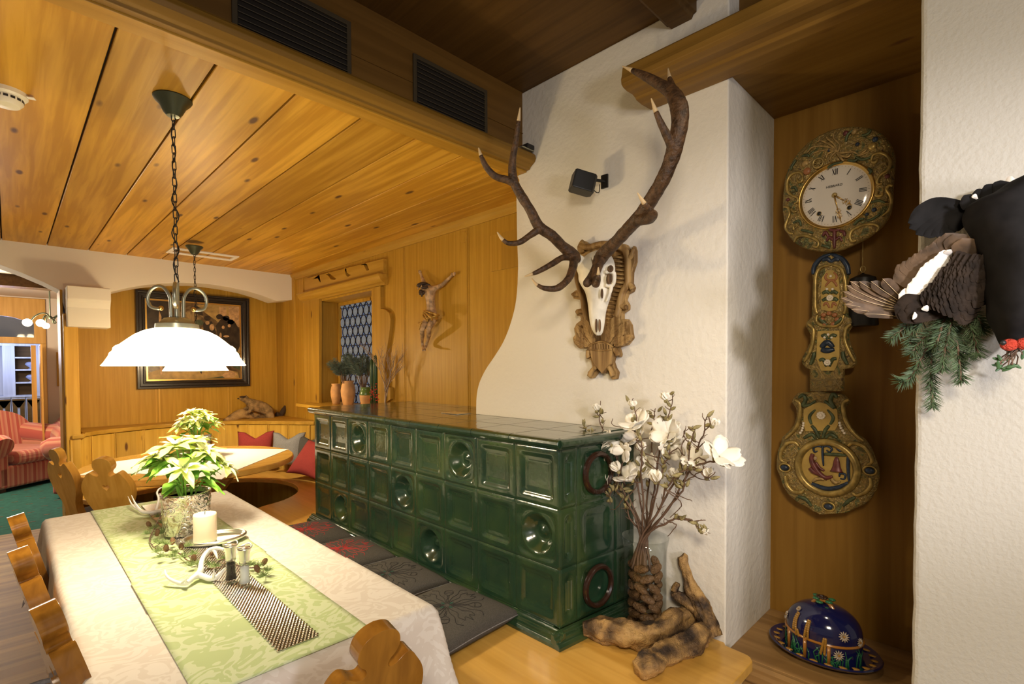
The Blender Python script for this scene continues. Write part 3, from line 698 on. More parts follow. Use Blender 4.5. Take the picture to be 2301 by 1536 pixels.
# ================================================================ DINING TABLE
TZ = .742; X0, X1, Y0, Y1 = .115, .865, 1.21, 3.19
t = thing('dining_table', 'long wooden dining table under white and green cloths', 'table', (.49, 2.2, 0))
MB().bx(X0+.01, X1-.01, Y0+.01, Y1-.01, TZ-.032, TZ-.004).build('tabletop', 'table_wood', t, bevel=.004)
for sx_ in (.2, .78):
    for sy_ in (1.42, 3.0): MB().bx(sx_-.035, sx_+.035, sy_-.035, sy_+.035, 0, TZ-.032).build('leg', 'table_wood', t, bevel=.005)
def cloth(name, mat, x0, x1, y0, y1, z, dx0=0, dx1=0, dy0=0, dy1=0, th=.0012, lump=.0009, seed=0, fold=.012):
    """cloth lying on the table, hanging by dx0.. over each side"""
    step_ = .014
    nu = max(2, int((x1-x0+dx0+dx1)/step_)); nv = max(2, int((y1-y0+dy0+dy1)/step_)); R_ = .012
    def pos(u, v):
        a = x0-dx0+u*(x1-x0+dx0+dx1); c = y0-dy0+v*(y1-y0+dy0+dy1)
        ex = (x0-a if a < x0 else a-x1 if a > x1 else 0); ey = (y0-c if c < y0 else c-y1 if c > y1 else 0)
        sx_ = -1 if a < x0 else 1; sy_ = -1 if c < y0 else 1
        x = min(max(a, x0), x1); y = min(max(c, y0), y1)
        if ex == 0 and ey == 0:
            return Vector((x, y, z+lump*nz((a, c, seed), 5)+lump*.6*nz((a, c, seed+3), 14)))
        m_, k_ = max(ex, ey), min(ex, ey); L0_ = hypot(ex, ey)
        drop = hypot(ex, ey)
        out = .016*min(1, L0_/.02)+.06*drop
        out += fold*nz((a*3, c*3, seed+8), 1.6)*min(1, m_/.1)
        L_ = hypot(ex, ey); fl = .30*k_
        x += sx_*(ex/L_)*(out+fl); y += sy_*(ey/L_)*(out+fl)
        rz = R_*(1-math.exp(-m_/R_)) if m_ < .05 else m_-.0
        return Vector((x, y, z-max(0, drop-.004)))
    return MB().grid(pos, nu, nv).build(name, mat, None, smooth=True, solid=th)
o = cloth('tablecloth', 'cloth_white', X0, X1, 1.715, Y1, TZ+.001, .30, .30, 0, .30); tag(o, 'long white damask tablecloth covering the far part of the dining table', 'tablecloth')
o = cloth('tablecloth', 'cloth_white', X0-.001, X1+.001, Y0, 1.735, TZ+.0042, .302, .302, .30, 0, seed=4); tag(o, 'white damask tablecloth over the near end of the dining table, crease running across it', 'tablecloth')
o = cloth('table_runner', 'cloth_runner', .272, .680, 2.0, Y1+.004, TZ+.0062, 0, 0, 0, .22, seed=6, lump=.0005); tag(o, 'pale green table runner under the poinsettia and candle', 'table runner')
o = cloth('table_runner', 'cloth_runner', .268, .672, Y0-.004, 2.02, TZ+.0088, 0, 0, 0, 0, seed=9, lump=.0005); tag(o, 'pale green leaf-patterned table runner at the near end of the table', 'table runner')
# silver bead strip
ZS = TZ+.0105
b = MB(); pit = .0096; r = 0; y = 1.27
while y < 3.10:
    for k in range(11):
        x = .455+.02*(1.27-y)*0+k*pit+(pit/2 if r % 2 else 0)+(y-1.27)*.004
        if (x-.52)**2+(y-2.46)**2 < .07**2: continue
        m_ = b.bm.verts.new((x, y, ZS+.0042)); q = [b.bm.verts.new((x+.0046*cos(t_), y+.0046*sin(t_), ZS+.0022)) for t_ in (0, pi/3, 2*pi/3, pi, 4*pi/3, 5*pi/3)]
        q2 = [b.bm.verts.new((x+.0048*cos(t_), y+.0048*sin(t_), ZS)) for t_ in (0, pi/3, 2*pi/3, pi, 4*pi/3, 5*pi/3)]
        for i in range(6): b.face([q[i], q[(i+1) % 6], m_]); b.face([q2[i], q2[(i+1) % 6], q[(i+1) % 6], q[i]])
    y += pit*.9; r += 1
tag(b.build('bead_strip', 'silver_beads'), 'narrow strip of silver beads running down the green runner', 'table decoration')

# ================================================================ ROUND TABLE
RC = Vector((.95, 4.23, 0)); RR = .665; RZ = .77
t = thing('round_table', 'round honey wood table in the corner bench with a crossed pedestal', 'table', RC)
MB().lathe([(0, RZ-.045), (RR-.03, RZ-.045), (RR-.004, RZ-.036), (RR, RZ-.02), (RR-.002, RZ-.006), (RR-.008, RZ), (0, RZ)], RC, 72).build('tabletop', 'table_wood', t, auto=30)
for a_ in (45, 135):
    m_ = Matrix.Translation(RC) @ Matrix.Rotation(radians(a_), 4, 'Z')
    MB().prism([(-.42, .045), (-.34, .045), (.02, .36), (.34, .045), (.42, .045), (.10, .40), (.34, .725), (.24, .725), (0, .46), (-.24, .725), (-.34, .725), (-.10, .40)], lambda u, v, d: m_ @ Vector((u, d, v)), -.03, .03).build('pedestal_leg', 'table_wood', t, bevel=.005)
MB().lathe([(0, 0), (.40, 0), (.40, .045), (0, .045)], RC, 40).build('foot', 'table_wood', t, auto=40)
cl = [Vector((*OZ(x, y, RZ)[:2], 0)) for x, y in [(649, 1009), (492, 1008), (345, 1026), (262, 1037), (176, 1068), (235, 1066), (310, 1064), (498, 1077), (530, 1057)]]
b = MB(); P_ = [(q.x, q.y) for q in cl]
cc = (sum(q[0] for q in P_)/len(P_), sum(q[1] for q in P_)/len(P_))
b.prism(P_, lambda u, v, d: Vector((u, v, RZ+.001+d)), 0, .002)
tag(b.build('table_cloth', 'cloth_plain'), 'small white cloth laid diagonally across the round table', 'tablecloth')

# ================================================================ PENDANT LAMPS
def pendant():
    t = thing('pendant_lamp', '', 'lamp', (0, 0, 0)); z = 1.455
    prof = [(.058, .132), (.075, .130), (.10, .122), (.125, .108), (.148, .089), (.163, .073), (.172, .066), (.180, .058), (.182, .048), (.190, .040), (.193, .030), (.205, .012), (.214, .0), (.212, -.001), (.200, .010), (.185, .030), (.16, .066), (.12, .100), (.06, .124)]
    def wob(r, h, a, i):
        k = 1 if 5 <= i <= 12 else 0
        return r+k*.0045*sin(a*11+.6), h+(.004*sin(a*11+1.2) if 6 <= i <= 10 else 0)
    MB().lathe([(r, z+h) for r, h in prof], n=88, wob=wob).build('lamp_shade', 'shade_glow', t, smooth=True)
    MB().lathe([(0, z+.172), (.022, z+.172), (.040, z+.168), (.052, z+.156), (.055, z+.150), (.066, z+.148), (.068, z+.132), (.062, z+.126), (0, z+.126)], n=36).build('shade_holder', 'lamp_metal', t, auto=40)
    MB().ball((0, 0, z+.055), (.034, .034, .045), 16, 10).build('bulb', 'bulb_glow', t, smooth=True)
    MB().tube([(0, 0, z+.165), (0, 0, z+.295)], .0085, 16).build('stem', 'lamp_metal', t, smooth=False, auto=40)
    for k, a_ in enumerate((135, 15, -105)):
        c, s_ = cos(radians(a_)), sin(radians(a_))
        pp = [(.022, .17), (.022, .22), (.026, .250), (.045, .278), (.070, .284), (.094, .268), (.104, .240), (.094, .212), (.070, .204), (.060, .205)]
        pp = smooth_path(pp, 5)
        sc = MB().tube([(r*c, r*s_, z+h) for r, h in pp], .0058, 10).build('scroll', 'lamp_metal', t, smooth=True)
        MB().ball((.057*c, .057*s_, z+.2055), .0085, 12, 8).build('scroll_tip', 'gold', sc, smooth=True)
    b = MB(); zz_ = z+.295; k = 0
    while zz_ < ZC-.075:
        m_ = Matrix.Translation((0, 0, zz_+.016)) @ Matrix.Rotation(pi/2*(k % 2)+.3, 4, 'Z')
        pts_ = [m_ @ Vector((.0065*cos(q), 0, (.0105 if sin(q) > 0 else -.0105)+.0065*sin(q))) for q in [2*pi*j/12 for j in range(12)]]
        b.tube(pts_+[pts_[0]], .0017, 6, cap=False); zz_ += .0285; k += 1
    b.build('chain', 'black_iron', t, smooth=True)
    pts_ = [(.012*sin(q*3.1+1), .012*cos(q*2.3), z+.30+(ZC-.07-z-.30)*q/10) for q in range(11)]
    MB().tube(smooth_path(pts_, 5), .0022, 6).build('cable', 'black_iron', t, smooth=True)
    MB().lathe([(0, ZC), (.058, ZC), (.060, ZC-.004), (.055, ZC-.012), (.040, ZC-.028), (.030, ZC-.05), (.020, ZC-.062), (0, ZC-.064)], n=40).build('ceiling_rose', 'iron_green', t, auto=40)
    return t
L1 = pendant(); L1.location = (.433, 2.127, 0); L1['label'] = 'lit pendant lamp with frilled white glass shade hanging over the dining table'; L1['group'] = 'pendant lamps over the tables'
L2 = copy_tree(L1); L2.location = (1.022, 4.433, -.034); L2['label'] = 'farther lit pendant lamp with white glass shade, hanging over the round table'; L2['group'] = 'pendant lamps over the tables'
for q in (L1, L2):
    lamp('pendant_light', 'POINT', (q.location.x, q.location.y, 1.51), 66 if q is L1 else 64, WARM, .048)

# ================================================================ CHAIRS
hb = [(0, 0), (.02, -.004), (.036, -.014), (.045, -.03), (.047, -.05), (.040, -.068), (.028, -.08), (.024, -.093), (.032, -.102), (.048, -.097), (.06, -.088), (.072, -.083), (.084, -.09), (.096, -.108), (.112, -.135), (.121, -.165), (.121, -.2), (.112, -.24), (.090, -.29), (.068, -.33), (.058, -.37), (.064, -.41), (.085, -.45), (.092, -.48)]
hb = [(q[0], q[1]) for q in smooth_path(hb, 3)]
outl = [(w*1.06, .91+h) for w, h in hb]; outl = outl+[(-w, h) for w, h in outl[::-1] if w > 1e-6]
def heart(cx, cy, s_): return [(cx+s_*.058*sin(q)**3, cy+s_*(.046*cos(q)-.018*cos(2*q)-.007*cos(3*q)-.003*cos(4*q))) for q in [2*pi*k/22 for k in range(22)]]
def chair(mat, label, th=.019):
    t = thing('carved_chair', label, 'chair')
    tl = radians(13)
    def fb(u, v, d):
        h = v-.44; return Vector((u, -.17-h*sin(tl)+d*cos(tl), .44+h*cos(tl)+d*sin(tl)))
    MB().prism(outl, fb, -th, th, holes=[heart(0, .745, .34)]).build('backrest', mat, t, bevel=.0055, bseg=3, auto=40)
    MB().prism([(-.17, -.20), (.17, -.20), (.20, -.16), (.22, .15), (.19, .20), (-.19, .20), (-.22, .15), (-.20, -.16)], lambda u, v, d: Vector((u, v, d)), .415, .443).build('seat', mat, t, bevel=.006)
    for sx_ in (-1, 1):
        for sy_ in (-1, 1):
            MB().tube([(sx_*.13, sy_*.12, .415), (sx_*.155, sy_*.15, .25), (sx_*.19, sy_*.19, 0)], [.020, .019, .013], 8).build('leg', mat, t, auto=30)
    return t
CH = chair('chair_wood', '')
def place(src, x, y, rot, label, first=False):
    c = src if first else copy_tree(src)
    c.location = (x, y, 0); c.rotation_euler = (0, 0, radians(rot)); c['label'] = label; c['group'] = 'carved chairs round the tables'
    return c
place(CH, .545, 1.228, 0, 'dark glossy carved wooden chair at the near end of the dining table', True)
CHs = chair('chair_wood', '', .024)
place(CHs, .320, 1.63, -83, 'glossy carved chair along the left side of the table, nearest the camera', True)
place(CHs, .285, 2.17, -85, 'glossy carved chair in the middle of the row along the table\'s left side')
place(CHs, .285, 2.66, -87, 'glossy carved chair farthest along the left side of the dining table')
CP = chair('pale_chair_wood', '')
place(CP, .385+.18, 3.60+.19, -44, 'pale carved chair with a heart hole, pushed to the round table behind the poinsettia', True)
place(CP, .47, 4.30, -68, 'pale carved chair beside the post with a grey seat pad')
def cushion_mesh(w, d, h, pinch=.75, n=18, corner=.035):
    def f(u, v, s_):
        x, y = (u-.5)*2, (v-.5)*2
        e = (1-abs(x)**3.2)*(1-abs(y)**3.2)
        k = 1-.06*(1-abs(y)**2)*abs(x)**6; k2 = 1-.06*(1-abs(x)**2)*abs(y)**6
        return Vector((x*w/2*k, y*d/2*k2, s_*h/2*max(e, 0)**.42+h/2*.2))
    b = MB(); b.grid(lambda u, v: f(u, v, 1), n, n); b.grid(lambda u, v: f(u, v, -1), n, n); return b
for q in bpy.data.objects:
    if q.get('category') == 'chair' and q['label'].startswith('pale'): q.scale = (1.06, 1.06, 1.06)
pad = cushion_mesh(.36, .36, .045).build('seat_pad', 'felt_grey', merge=True, smooth=True); pad.location = (.48, 4.30, .492); pad.rotation_euler = (0, 0, radians(-68)); tag(pad, 'flat grey felt pad on the pale chair beside the post', 'seat pad')
# round stool with a grey roll round its rim, left of the chairs
c = OZ(86, 1545, .47); t = thing('round_stool', 'round wooden seat with a rolled grey fabric rim at the lower left edge', 'stool', (c.x, c.y, 0))
MB().lathe([(0, .44), (.055, .44), (.057, .452), (0, .456)], (c.x, c.y, 0), 32).build('seat', 'pale_chair_wood', t, auto=40)
MB().tube([(c.x+.060*cos(q), c.y+.060*sin(q), .456) for q in [2*pi*k/32 for k in range(33)]], .009, 10, cap=False).build('rim_roll', 'felt_light', t, smooth=True)
for q in range(3): MB().tube([(c.x+.03*cos(q*2.1), c.y+.03*sin(q*2.1), .44), (c.x+.09*cos(q*2.1), c.y+.09*sin(q*2.1), 0)], [.012, .009], 8).build('leg', 'pale_chair_wood', t)

# ================================================================ SEAT CUSHIONS ON THE BENCH
def orn(w):
    """embroidered flower figure: list of open curves in cushion coordinates"""
    C = []
    for k in range(4):
        a = k*pi/2; ca, sa = cos(a), sin(a); R = lambda p: (p[0]*ca-p[1]*sa, p[0]*sa+p[1]*ca)
        for s_ in (-1, 1):
            C.append([R(p) for p in [(.01, s_*.004), (.04, s_*.012), (.075, s_*.012), (.10, s_*.030), (.13, s_*.024), (.115, s_*.010), (.148, 0)]])
            C.append([R(p) for p in [(.012, s_*.010), (.035, s_*.030), (.05, s_*.055), (.085, s_*.060), (.10, s_*.085), (.078, s_*.10), (.066, s_*.085), (.078, s_*.076)]])
            C.append([R(p) for p in [(.02, s_*.012), (.055, s_*.032), (.09, s_*.040), (.125, s_*.062), (.15, s_*.05)]])
    return C
def seat_cushion(st_):
    t = thing('bench_cushion', '', 'cushion'); w = .41; h = .08
    cushion_mesh(w, w, h, n=26).build('cover', 'felt_grey', t, merge=True, smooth=True)
    def zt__(x, y):
        x, y = x/w*2, y/w*2; e = max((1-abs(x)**3.2)*(1-abs(y)**3.2), 0); return h/2*e**.42+h*.1
    b = MB()
    for cv in orn(w):
        cv = smooth_path(cv, 6); b.tube([(x, y, zt__(x, y)+.0002) for x, y in cv], .0014, 5)
    b.build('embroidery', st_, t, smooth=True)
    b = MB()
    for k in range(4):
        a = k*pi/2; L_ = .022
        lf = [(.012, 0), (.012+L_*.5, .006), (.012+L_, 0), (.012+L_*.5, -.006)]
        b.prism([(x*cos(a)-y*sin(a), x*sin(a)+y*cos(a)) for x, y in lf], lambda u, v, d: Vector((u, v, zt__(u, v)+d)), -.001, .0012)
    b.build('flower_centre', 'stitch_red' if st_ == 'stitch_red' else 'stitch_green', t)
    pp = [(sx_*w/2*.985, sy_*w/2*.985) for sx_, sy_ in ((-1, -1), (1, -1), (1, 1), (-1, 1), (-1, -1))]
    b = MB(); L_ = []
    for a, c in zip(pp, pp[1:]):
        for k in range(12): q = k/12; f_ = 1-.055*(1-(2*q-1)**2); mx = (a[0]+(c[0]-a[0])*q, a[1]+(c[1]-a[1])*q); ax = 0 if abs(a[0]-c[0]) < 1e-6 else 1; L_.append((mx[0]*(f_ if ax == 0 else 1), mx[1]*(f_ if ax == 1 else 1), h*.1))
    b.tube(L_+[L_[0]], .0022, 6, cap=False); b.build('piping', 'felt_light', t, smooth=True)
    return t
cd = seat_cushion('stitch_dark'); cr_ = seat_cushion('stitch_red')
for o, y, rot, lb in ((cd, 1.535, 3, 'grey felt bench cushion with dark flower stitching, nearest the camera'), (copy_tree(cd), 1.965, -2, 'grey felt bench cushion with dark flower stitching, second from the near end'),
                      (cr_, 2.40, -3, 'grey felt bench cushion with red flower stitching, beside the dark-stitched ones'), (copy_tree(cr_), 2.835, -5, 'grey felt bench cushion with red flower stitching, farthest along the stove')):
    o.location = (1.175, y, BZ+.032); o.rotation_euler = (radians(0), 0, radians(rot)); o['label'] = lb; o['group'] = 'felt cushions on the bench before the stove'
# ================================================================ STAG TROPHY
Z6 = lambda pts: zm(1050, 130, 2.0473, pts)
ZB = lambda pts: zm(1260, 540, 4.655, pts)
def frX(pts, X): return [(OX(x, y, X).y, OX(x, y, X).z) for x, y in pts]
tr = thing('stag_trophy', 'stag skull with large dark antlers on a carved oak-leaf plaque on the white wall', 'hunting trophy', OX(1350, 690, XW))
PO = ZB([(185, 30), (240, 0), (300, 40), (400, 20), (480, 0), (600, 20), (680, 40), (720, 110), (760, 50), (775, 100), (775, 220), (740, 330), (735, 440), (760, 490), (745, 530), (690, 560), (670, 620), (700, 670), (700, 720), (640, 760), (640, 820), (690, 820), (725, 880), (735, 960), (745, 1020), (690, 1090), (600, 1120), (620, 1190), (610, 1222), (560, 1190), (540, 1270), (560, 1330), (590, 1380), (575, 1450), (530, 1455), (500, 1400), (480, 1340), (430, 1395), (390, 1350), (375, 1380), (330, 1440), (300, 1445), (275, 1380), (330, 1320), (310, 1250), (280, 1240), (262, 1180), (270, 1130), (190, 1130), (140, 1080), (120, 1020), (150, 980), (135, 920), (160, 870), (210, 830), (200, 790), (165, 790), (155, 720), (210, 710), (205, 620), (130, 610), (115, 550), (150, 520), (190, 520), (150, 440), (150, 370), (120, 320), (150, 200), (230, 190), (190, 110)])
pl_ = MB().prism(frX(PO, 1.785), lambda u, v, d: Vector((d, u, v)), 1.785, XW).build('plaque', 'carved_oak', tr, bevel=.004, bseg=3)
def wob_tube(b, px, X, r0, seed=0, n=10):
    """branch-like tube through image points; X depth list"""
    pts = [OX(x, y, X if not hasattr(X, '__len__') else X[i]) for i, (x, y) in enumerate(px)]
    rr = r0 if hasattr(r0, '__len__') else [r0]*len(pts)
    sp = smooth_path([(*p, r) for p, r in zip(pts, rr)], 5)
    b.tube([q[:3] for q in sp], [q[3]*(1+.10*nz(q[:3], 60, seed)) for q in sp], n)
b = MB()
wob_tube(b, ZB([(220, 130), (210, 60), (300, 70), (420, 40), (540, 50), (660, 90), (700, 200), (700, 330), (700, 440), (650, 540), (620, 640), (600, 740), (585, 800)]), 1.768, .014)
wob_tube(b, ZB([(230, 170), (175, 280), (170, 400), (200, 520), (235, 640), (255, 760), (270, 850), (300, 950)]), 1.768, .012)
for p in ([(700, 200), (745, 150), (765, 90)], [(700, 440), (735, 480), (750, 500)], [(615, 680), (670, 700), (690, 700)], [(205, 560), (150, 560), (130, 575)], [(245, 740), (190, 745), (170, 755)], [(210, 60), (215, 30), (235, 15)],
          [(400, 1290), (330, 1360), (300, 1420)], [(470, 1290), (520, 1350), (545, 1420)], [(560, 1130), (590, 1180), (600, 1205)], [(290, 1150), (285, 1200), (295, 1225)]):
    wob_tube(b, ZB(p), 1.768, [.011, .010, .0115])
b.build('carved_branch', 'carved_oak', tr, smooth=True)
# carved ribs behind the skull
b = MB()
for k in range(17):
    y = 180+k*44; xr_ = 690-max(0, (y-420))*.33; xl_ = 480
    p = [OX(*q, 1.775) for q in ZB([(xl_, y-10), ((xl_+xr_)/2, y-6), (xr_, y+6)])]
    b.tube(p, [.0035, .0045, .003], 6)
b.build('carved_ribs', 'carved_oak', tr, smooth=True)
def oak(b, base, tip, w, X):
    bx_, by_ = base; tx, ty = tip; L_ = hypot(tx-bx_, ty-by_); ux, uy = (tx-bx_)/L_, (ty-by_)/L_
    poly = []
    for s_ in (1, -1):
        seq = [(k/20) for k in range(21)]
        if s_ < 0: seq = seq[::-1]
        for t_ in seq:
            ww = w*sin(pi*min(1, t_*.93+.05))**.7*(.78+.24*abs(sin(t_*pi*4.5)))
            poly.append((bx_+ux*L_*t_-uy*ww*s_, by_+uy*L_*t_+ux*ww*s_))
    b.prism(frX(ZB(poly), X), lambda u, v, d: Vector((d, u, v)), X, X+.016)
    b.tube([OX(*q, X-.001) for q in ZB([base, tip])], [.0028, .001], 6)
    for k in range(1, 7):
        t_ = k/7.5
        for s_ in (1, -1):
            c = (bx_+ux*L_*t_, by_+uy*L_*t_); e = (bx_+ux*L_*(t_+.16)-uy*w*.75*s_, by_+uy*L_*(t_+.16)+ux*w*.75*s_)
            b.tube([OX(*q, X-.0005) for q in ZB([c, e])], [.0018, .0006], 5)
b = MB()
for ba, ti, w, X in (((480, 1080), (590, 770), 55, 1.758), ((520, 1090), (690, 850), 50, 1.765), ((560, 1100), (735, 990), 45, 1.760), ((340, 1080), (230, 800), 48, 1.758), ((310, 1090), (160, 890), 45, 1.765), ((290, 1100), (135, 1030), 45, 1.760)):
    oak(b, ba, ti, w, X)
b.build('carved_oak_leaves', 'carved_oak', tr, bevel=.001, bseg=1)
b = MB()
b.prism(frX(ZB([(300, 1115), (340, 1085), (400, 1065), (460, 1070), (535, 1105), (535, 1200), (510, 1290), (430, 1390), (350, 1300), (315, 1220)]), 1.755), lambda u, v, d: Vector((d, u, v)), 1.755, 1.785)
for k in range(8): x = 325+k*27; b.tube([OX(*q, 1.752) for q in ZB([(x, 1085), (x+3, 1135)])], [.003, .003], 6)
wob_tube(b, ZB([(290, 1110), (350, 1075), (420, 1058), (480, 1072), (545, 1112)]), 1.753, .004)
wob_tube(b, ZB([(305, 1140), (420, 1152), (535, 1140)]), 1.753, .003)
b.build('carved_shield', 'carved_oak', tr, bevel=.003)
# skull
sec = [(130, 300, 460, .028, 1.735), (165, 240, 500, .040, 1.73), (210, 178, 540, .052, 1.715), (280, 172, 562, .060, 1.70), (340, 192, 566, .062, 1.70), (400, 196, 566, .062, 1.70), (460, 225, 548, .056, 1.70), (520, 262, 535, .052, 1.70), (600, 285, 520, .048, 1.70), (680, 300, 492, .044, 1.70), (760, 308, 470, .040, 1.70), (840, 314, 460, .034, 1.70), (900, 325, 452, .028, 1.70), (960, 350, 440, .020, 1.70), (992, 378, 418, .010, 1.702)]
sec = smooth_path(sec, 3); b = MB()
def skf(u, v):
    s_ = sec[round(u*(len(sec)-1))]; y, xl, xr, dp, X0_ = s_
    c = OX(*ZB([((xl+xr)/2, y)])[0], X0_); e = OX(*ZB([(xr, y)])[0], X0_); hw = abs(e.y-c.y); a = v*2*pi
    ca, sa = cos(a), sin(a)
    return Vector((X0_-dp*sa*(1 if sa > 0 else .5)*(1-.15*abs(ca)), c.y+hw*ca, c.z+.002*nz((u*9, v*9, 0), 1)))
b.grid(skf, len(sec)-1, 30)
s0, s1 = skf(0, 0), skf(1, 0)
b.ball(OX(*ZB([(385, 185)])[0], 1.715), (.045, .040, .030), 14, 9)
b.tube([OX(*ZB([(230, 240)])[0], 1.70), OX(*ZB([(175, 205)])[0], 1.66)], [.026, .024], 14)
b.tube([OX(*ZB([(400, 235)])[0], 1.68), OX(*ZB([(385, 160)])[0], 1.64)], [.024, .024], 14)
wob_tube(b, ZB([(470, 330), (550, 335), (560, 400), (540, 470), (470, 465)]), [1.655, 1.665, 1.67, 1.675, 1.66], .008)
wob_tube(b, ZB([(530, 470), (520, 530), (480, 640)]), [1.67, 1.672, 1.67], [.008, .007, .004])
b.build('skull', 'bone', tr, smooth=True)
b = MB()
for (x, y), r, X in (((508, 400), (.010, .013, .021), 1.652), ((520, 297), (.010, .013, .014), 1.655), ((432, 555), (.006, .005, .020), 1.648)):
    MB().ball(OX(*ZB([(x, y)])[0], X), r, 14, 10).build('skull_opening', 'bark', tr, smooth=True)
for (x, y), r in (((372, 890), (.006, .005, .028)), ((408, 890), (.006, .005, .026))): MB().ball(OX(*ZB([(x, y)])[0], 1.668), r, 12, 9).build('skull_opening', 'bark', tr, smooth=True)
def antler(name, beams):
    b = MB(); tips = []
    for pts in beams:
        P_ = [(*OX(*q, X), r*.00165/2.0473*1.0) for (x, y, X, r) in pts for q in Z6([(x, y)])]
        sp = smooth_path(P_, 7); n_ = len(sp); cut = n_
        for i, q in enumerate(sp):
            if q[3] < .0074: cut = i; break
        body = sp[:cut+1] if cut > 2 else sp
        b.tube([q[:3] for q in body], [q[3]*(1+.07*nz(q[:3], 90, 5)+.05*nz(q[:3], 30, 2)) for q in body], 14)
        if cut < n_-2: tips.append(MB()); tips[-1].tube([q[:3] for q in sp[cut:]], [q[3] for q in sp[cut:]], 12)
    o = b.build(name, 'antler_brown', tr, smooth=True); [tp_.build('antler_tip', 'antler_tip', o, smooth=True) for tp_ in tips]
antler('antler', [
    [(497, 930, 1.645, 30), (485, 905, 1.62, 30), (440, 868, 1.57, 27), (390, 818, 1.51, 26), (330, 775, 1.46, 26), (290, 700, 1.42, 23), (240, 620, 1.39, 22), (212, 560, 1.37, 22), (208, 480, 1.36, 17), (224, 380, 1.35, 13), (236, 290, 1.34, 9), (243, 228, 1.335, 2.5)],
    [(215, 575, 1.37, 20), (180, 560, 1.35, 18), (130, 545, 1.32, 16), (90, 505, 1.29, 14), (65, 455, 1.27, 10), (52, 413, 1.26, 2.5)],
    [(335, 785, 1.46, 20), (290, 815, 1.43, 15), (240, 848, 1.39, 13), (190, 852, 1.36, 11), (158, 830, 1.34, 8), (138, 801, 1.33, 2.5)],
    [(492, 915, 1.63, 20), (440, 918, 1.57, 16), (385, 950, 1.51, 14), (320, 985, 1.46, 11), (263, 1005, 1.43, 2.5)],
    [(492, 920, 1.63, 24), (484, 970, 1.58, 20), (462, 1020, 1.54, 18), (415, 1058, 1.49, 16), (360, 1060, 1.45, 12), (320, 1042, 1.43, 8), (296, 1014, 1.42, 2.5)]])
antler('antler', [
    [(600, 945, 1.645, 30), (625, 905, 1.62, 32), (680, 850, 1.57, 28), (745, 780, 1.51, 28), (805, 715, 1.47, 28), (850, 645, 1.44, 28), (900, 560, 1.42, 27), (938, 470, 1.41, 28), (960, 390, 1.40, 30), (978, 300, 1.40, 31), (972, 220, 1.41, 32), (940, 158, 1.42, 26), (890, 125, 1.42, 20), (820, 85, 1.42, 16), (760, 58, 1.42, 9), (714, 38, 1.42, 2)],
    [(958, 185, 1.42, 18), (940, 125, 1.44, 13), (930, 90, 1.46, 8), (924, 48, 1.48, 2)],
    [(952, 430, 1.40, 20), (925, 370, 1.37, 16), (890, 300, 1.34, 12), (865, 240, 1.32, 8), (846, 186, 1.31, 2)],
    [(795, 740, 1.47, 26), (835, 738, 1.44, 22), (855, 722, 1.40, 18), (845, 705, 1.37, 12), (815, 670, 1.34, 9), (783, 620, 1.32, 2)],
    [(622, 905, 1.62, 26), (605, 950, 1.59, 22), (592, 990, 1.56, 20), (585, 1030, 1.53, 17), (594, 1040, 1.50, 15), (602, 1010, 1.475, 11), (603, 963, 1.46, 2.5)],
    [(610, 930, 1.62, 22), (580, 990, 1.58, 20), (556, 1030, 1.53, 19), (551, 1035, 1.50, 19)]])
# ================================================================ SPEAKER AND SMALL DEVICE
sp = thing('wall_speaker', 'small black loudspeaker on a bracket on the white wall between the antlers', 'speaker', OX(1356, 410, XW))
c = OX(1312, 412, 1.70); m_ = Matrix.Translation(c) @ Matrix.Rotation(radians(-38), 4, 'Z') @ Matrix.Rotation(radians(14), 4, 'Y')
MB().prism([(-.05, -.036), (.035, -.036), (.045, -.02), (.045, .02), (.035, .036), (-.05, .036)], lambda u, v, d: m_ @ Vector((u, v, d)), -.038, .038).build('cabinet', 'black_plastic', sp, bevel=.004)
MB().bx(-.052, -.049, -.033, .033, -.034, .034, m_).build('grille', 'black_iron', sp)
p = OX(1360, 408, XW)
MB().bx(XW-.008, XW, p.y-.016, p.y+.016, p.z-.028, p.z+.028).tube([(XW-.004, p.y, p.z), (XW-.05, p.y+.02, p.z), c], .007, 8).build('bracket', 'black_iron', sp)
MB().tube(smooth_path([tuple(Vector((XW-.012, p.y+.02, p.z-.01))), (XW-.02, p.y+.018, p.z-.045), (XW-.035, p.y+.03, p.z-.04), (XW-.05, p.y+.04, p.z-.01)], 5), .002, 6).build('cable', 'black_iron', sp)
q = OX(1180, 333, 1.80)
dv = thing('small_sensor', 'small grey and black device on the moulding where it meets the white wall', 'sensor', (1.77, 1.66, 2.470))
MB().bx(1.72, 1.80, 1.645, 1.70, 2.470, 2.476).build('plate', 'lamp_metal', dv)
MB().bx(1.75, 1.80, 1.64, 1.69, 2.476, 2.498).build('housing', 'black_plastic', dv, bevel=.004)
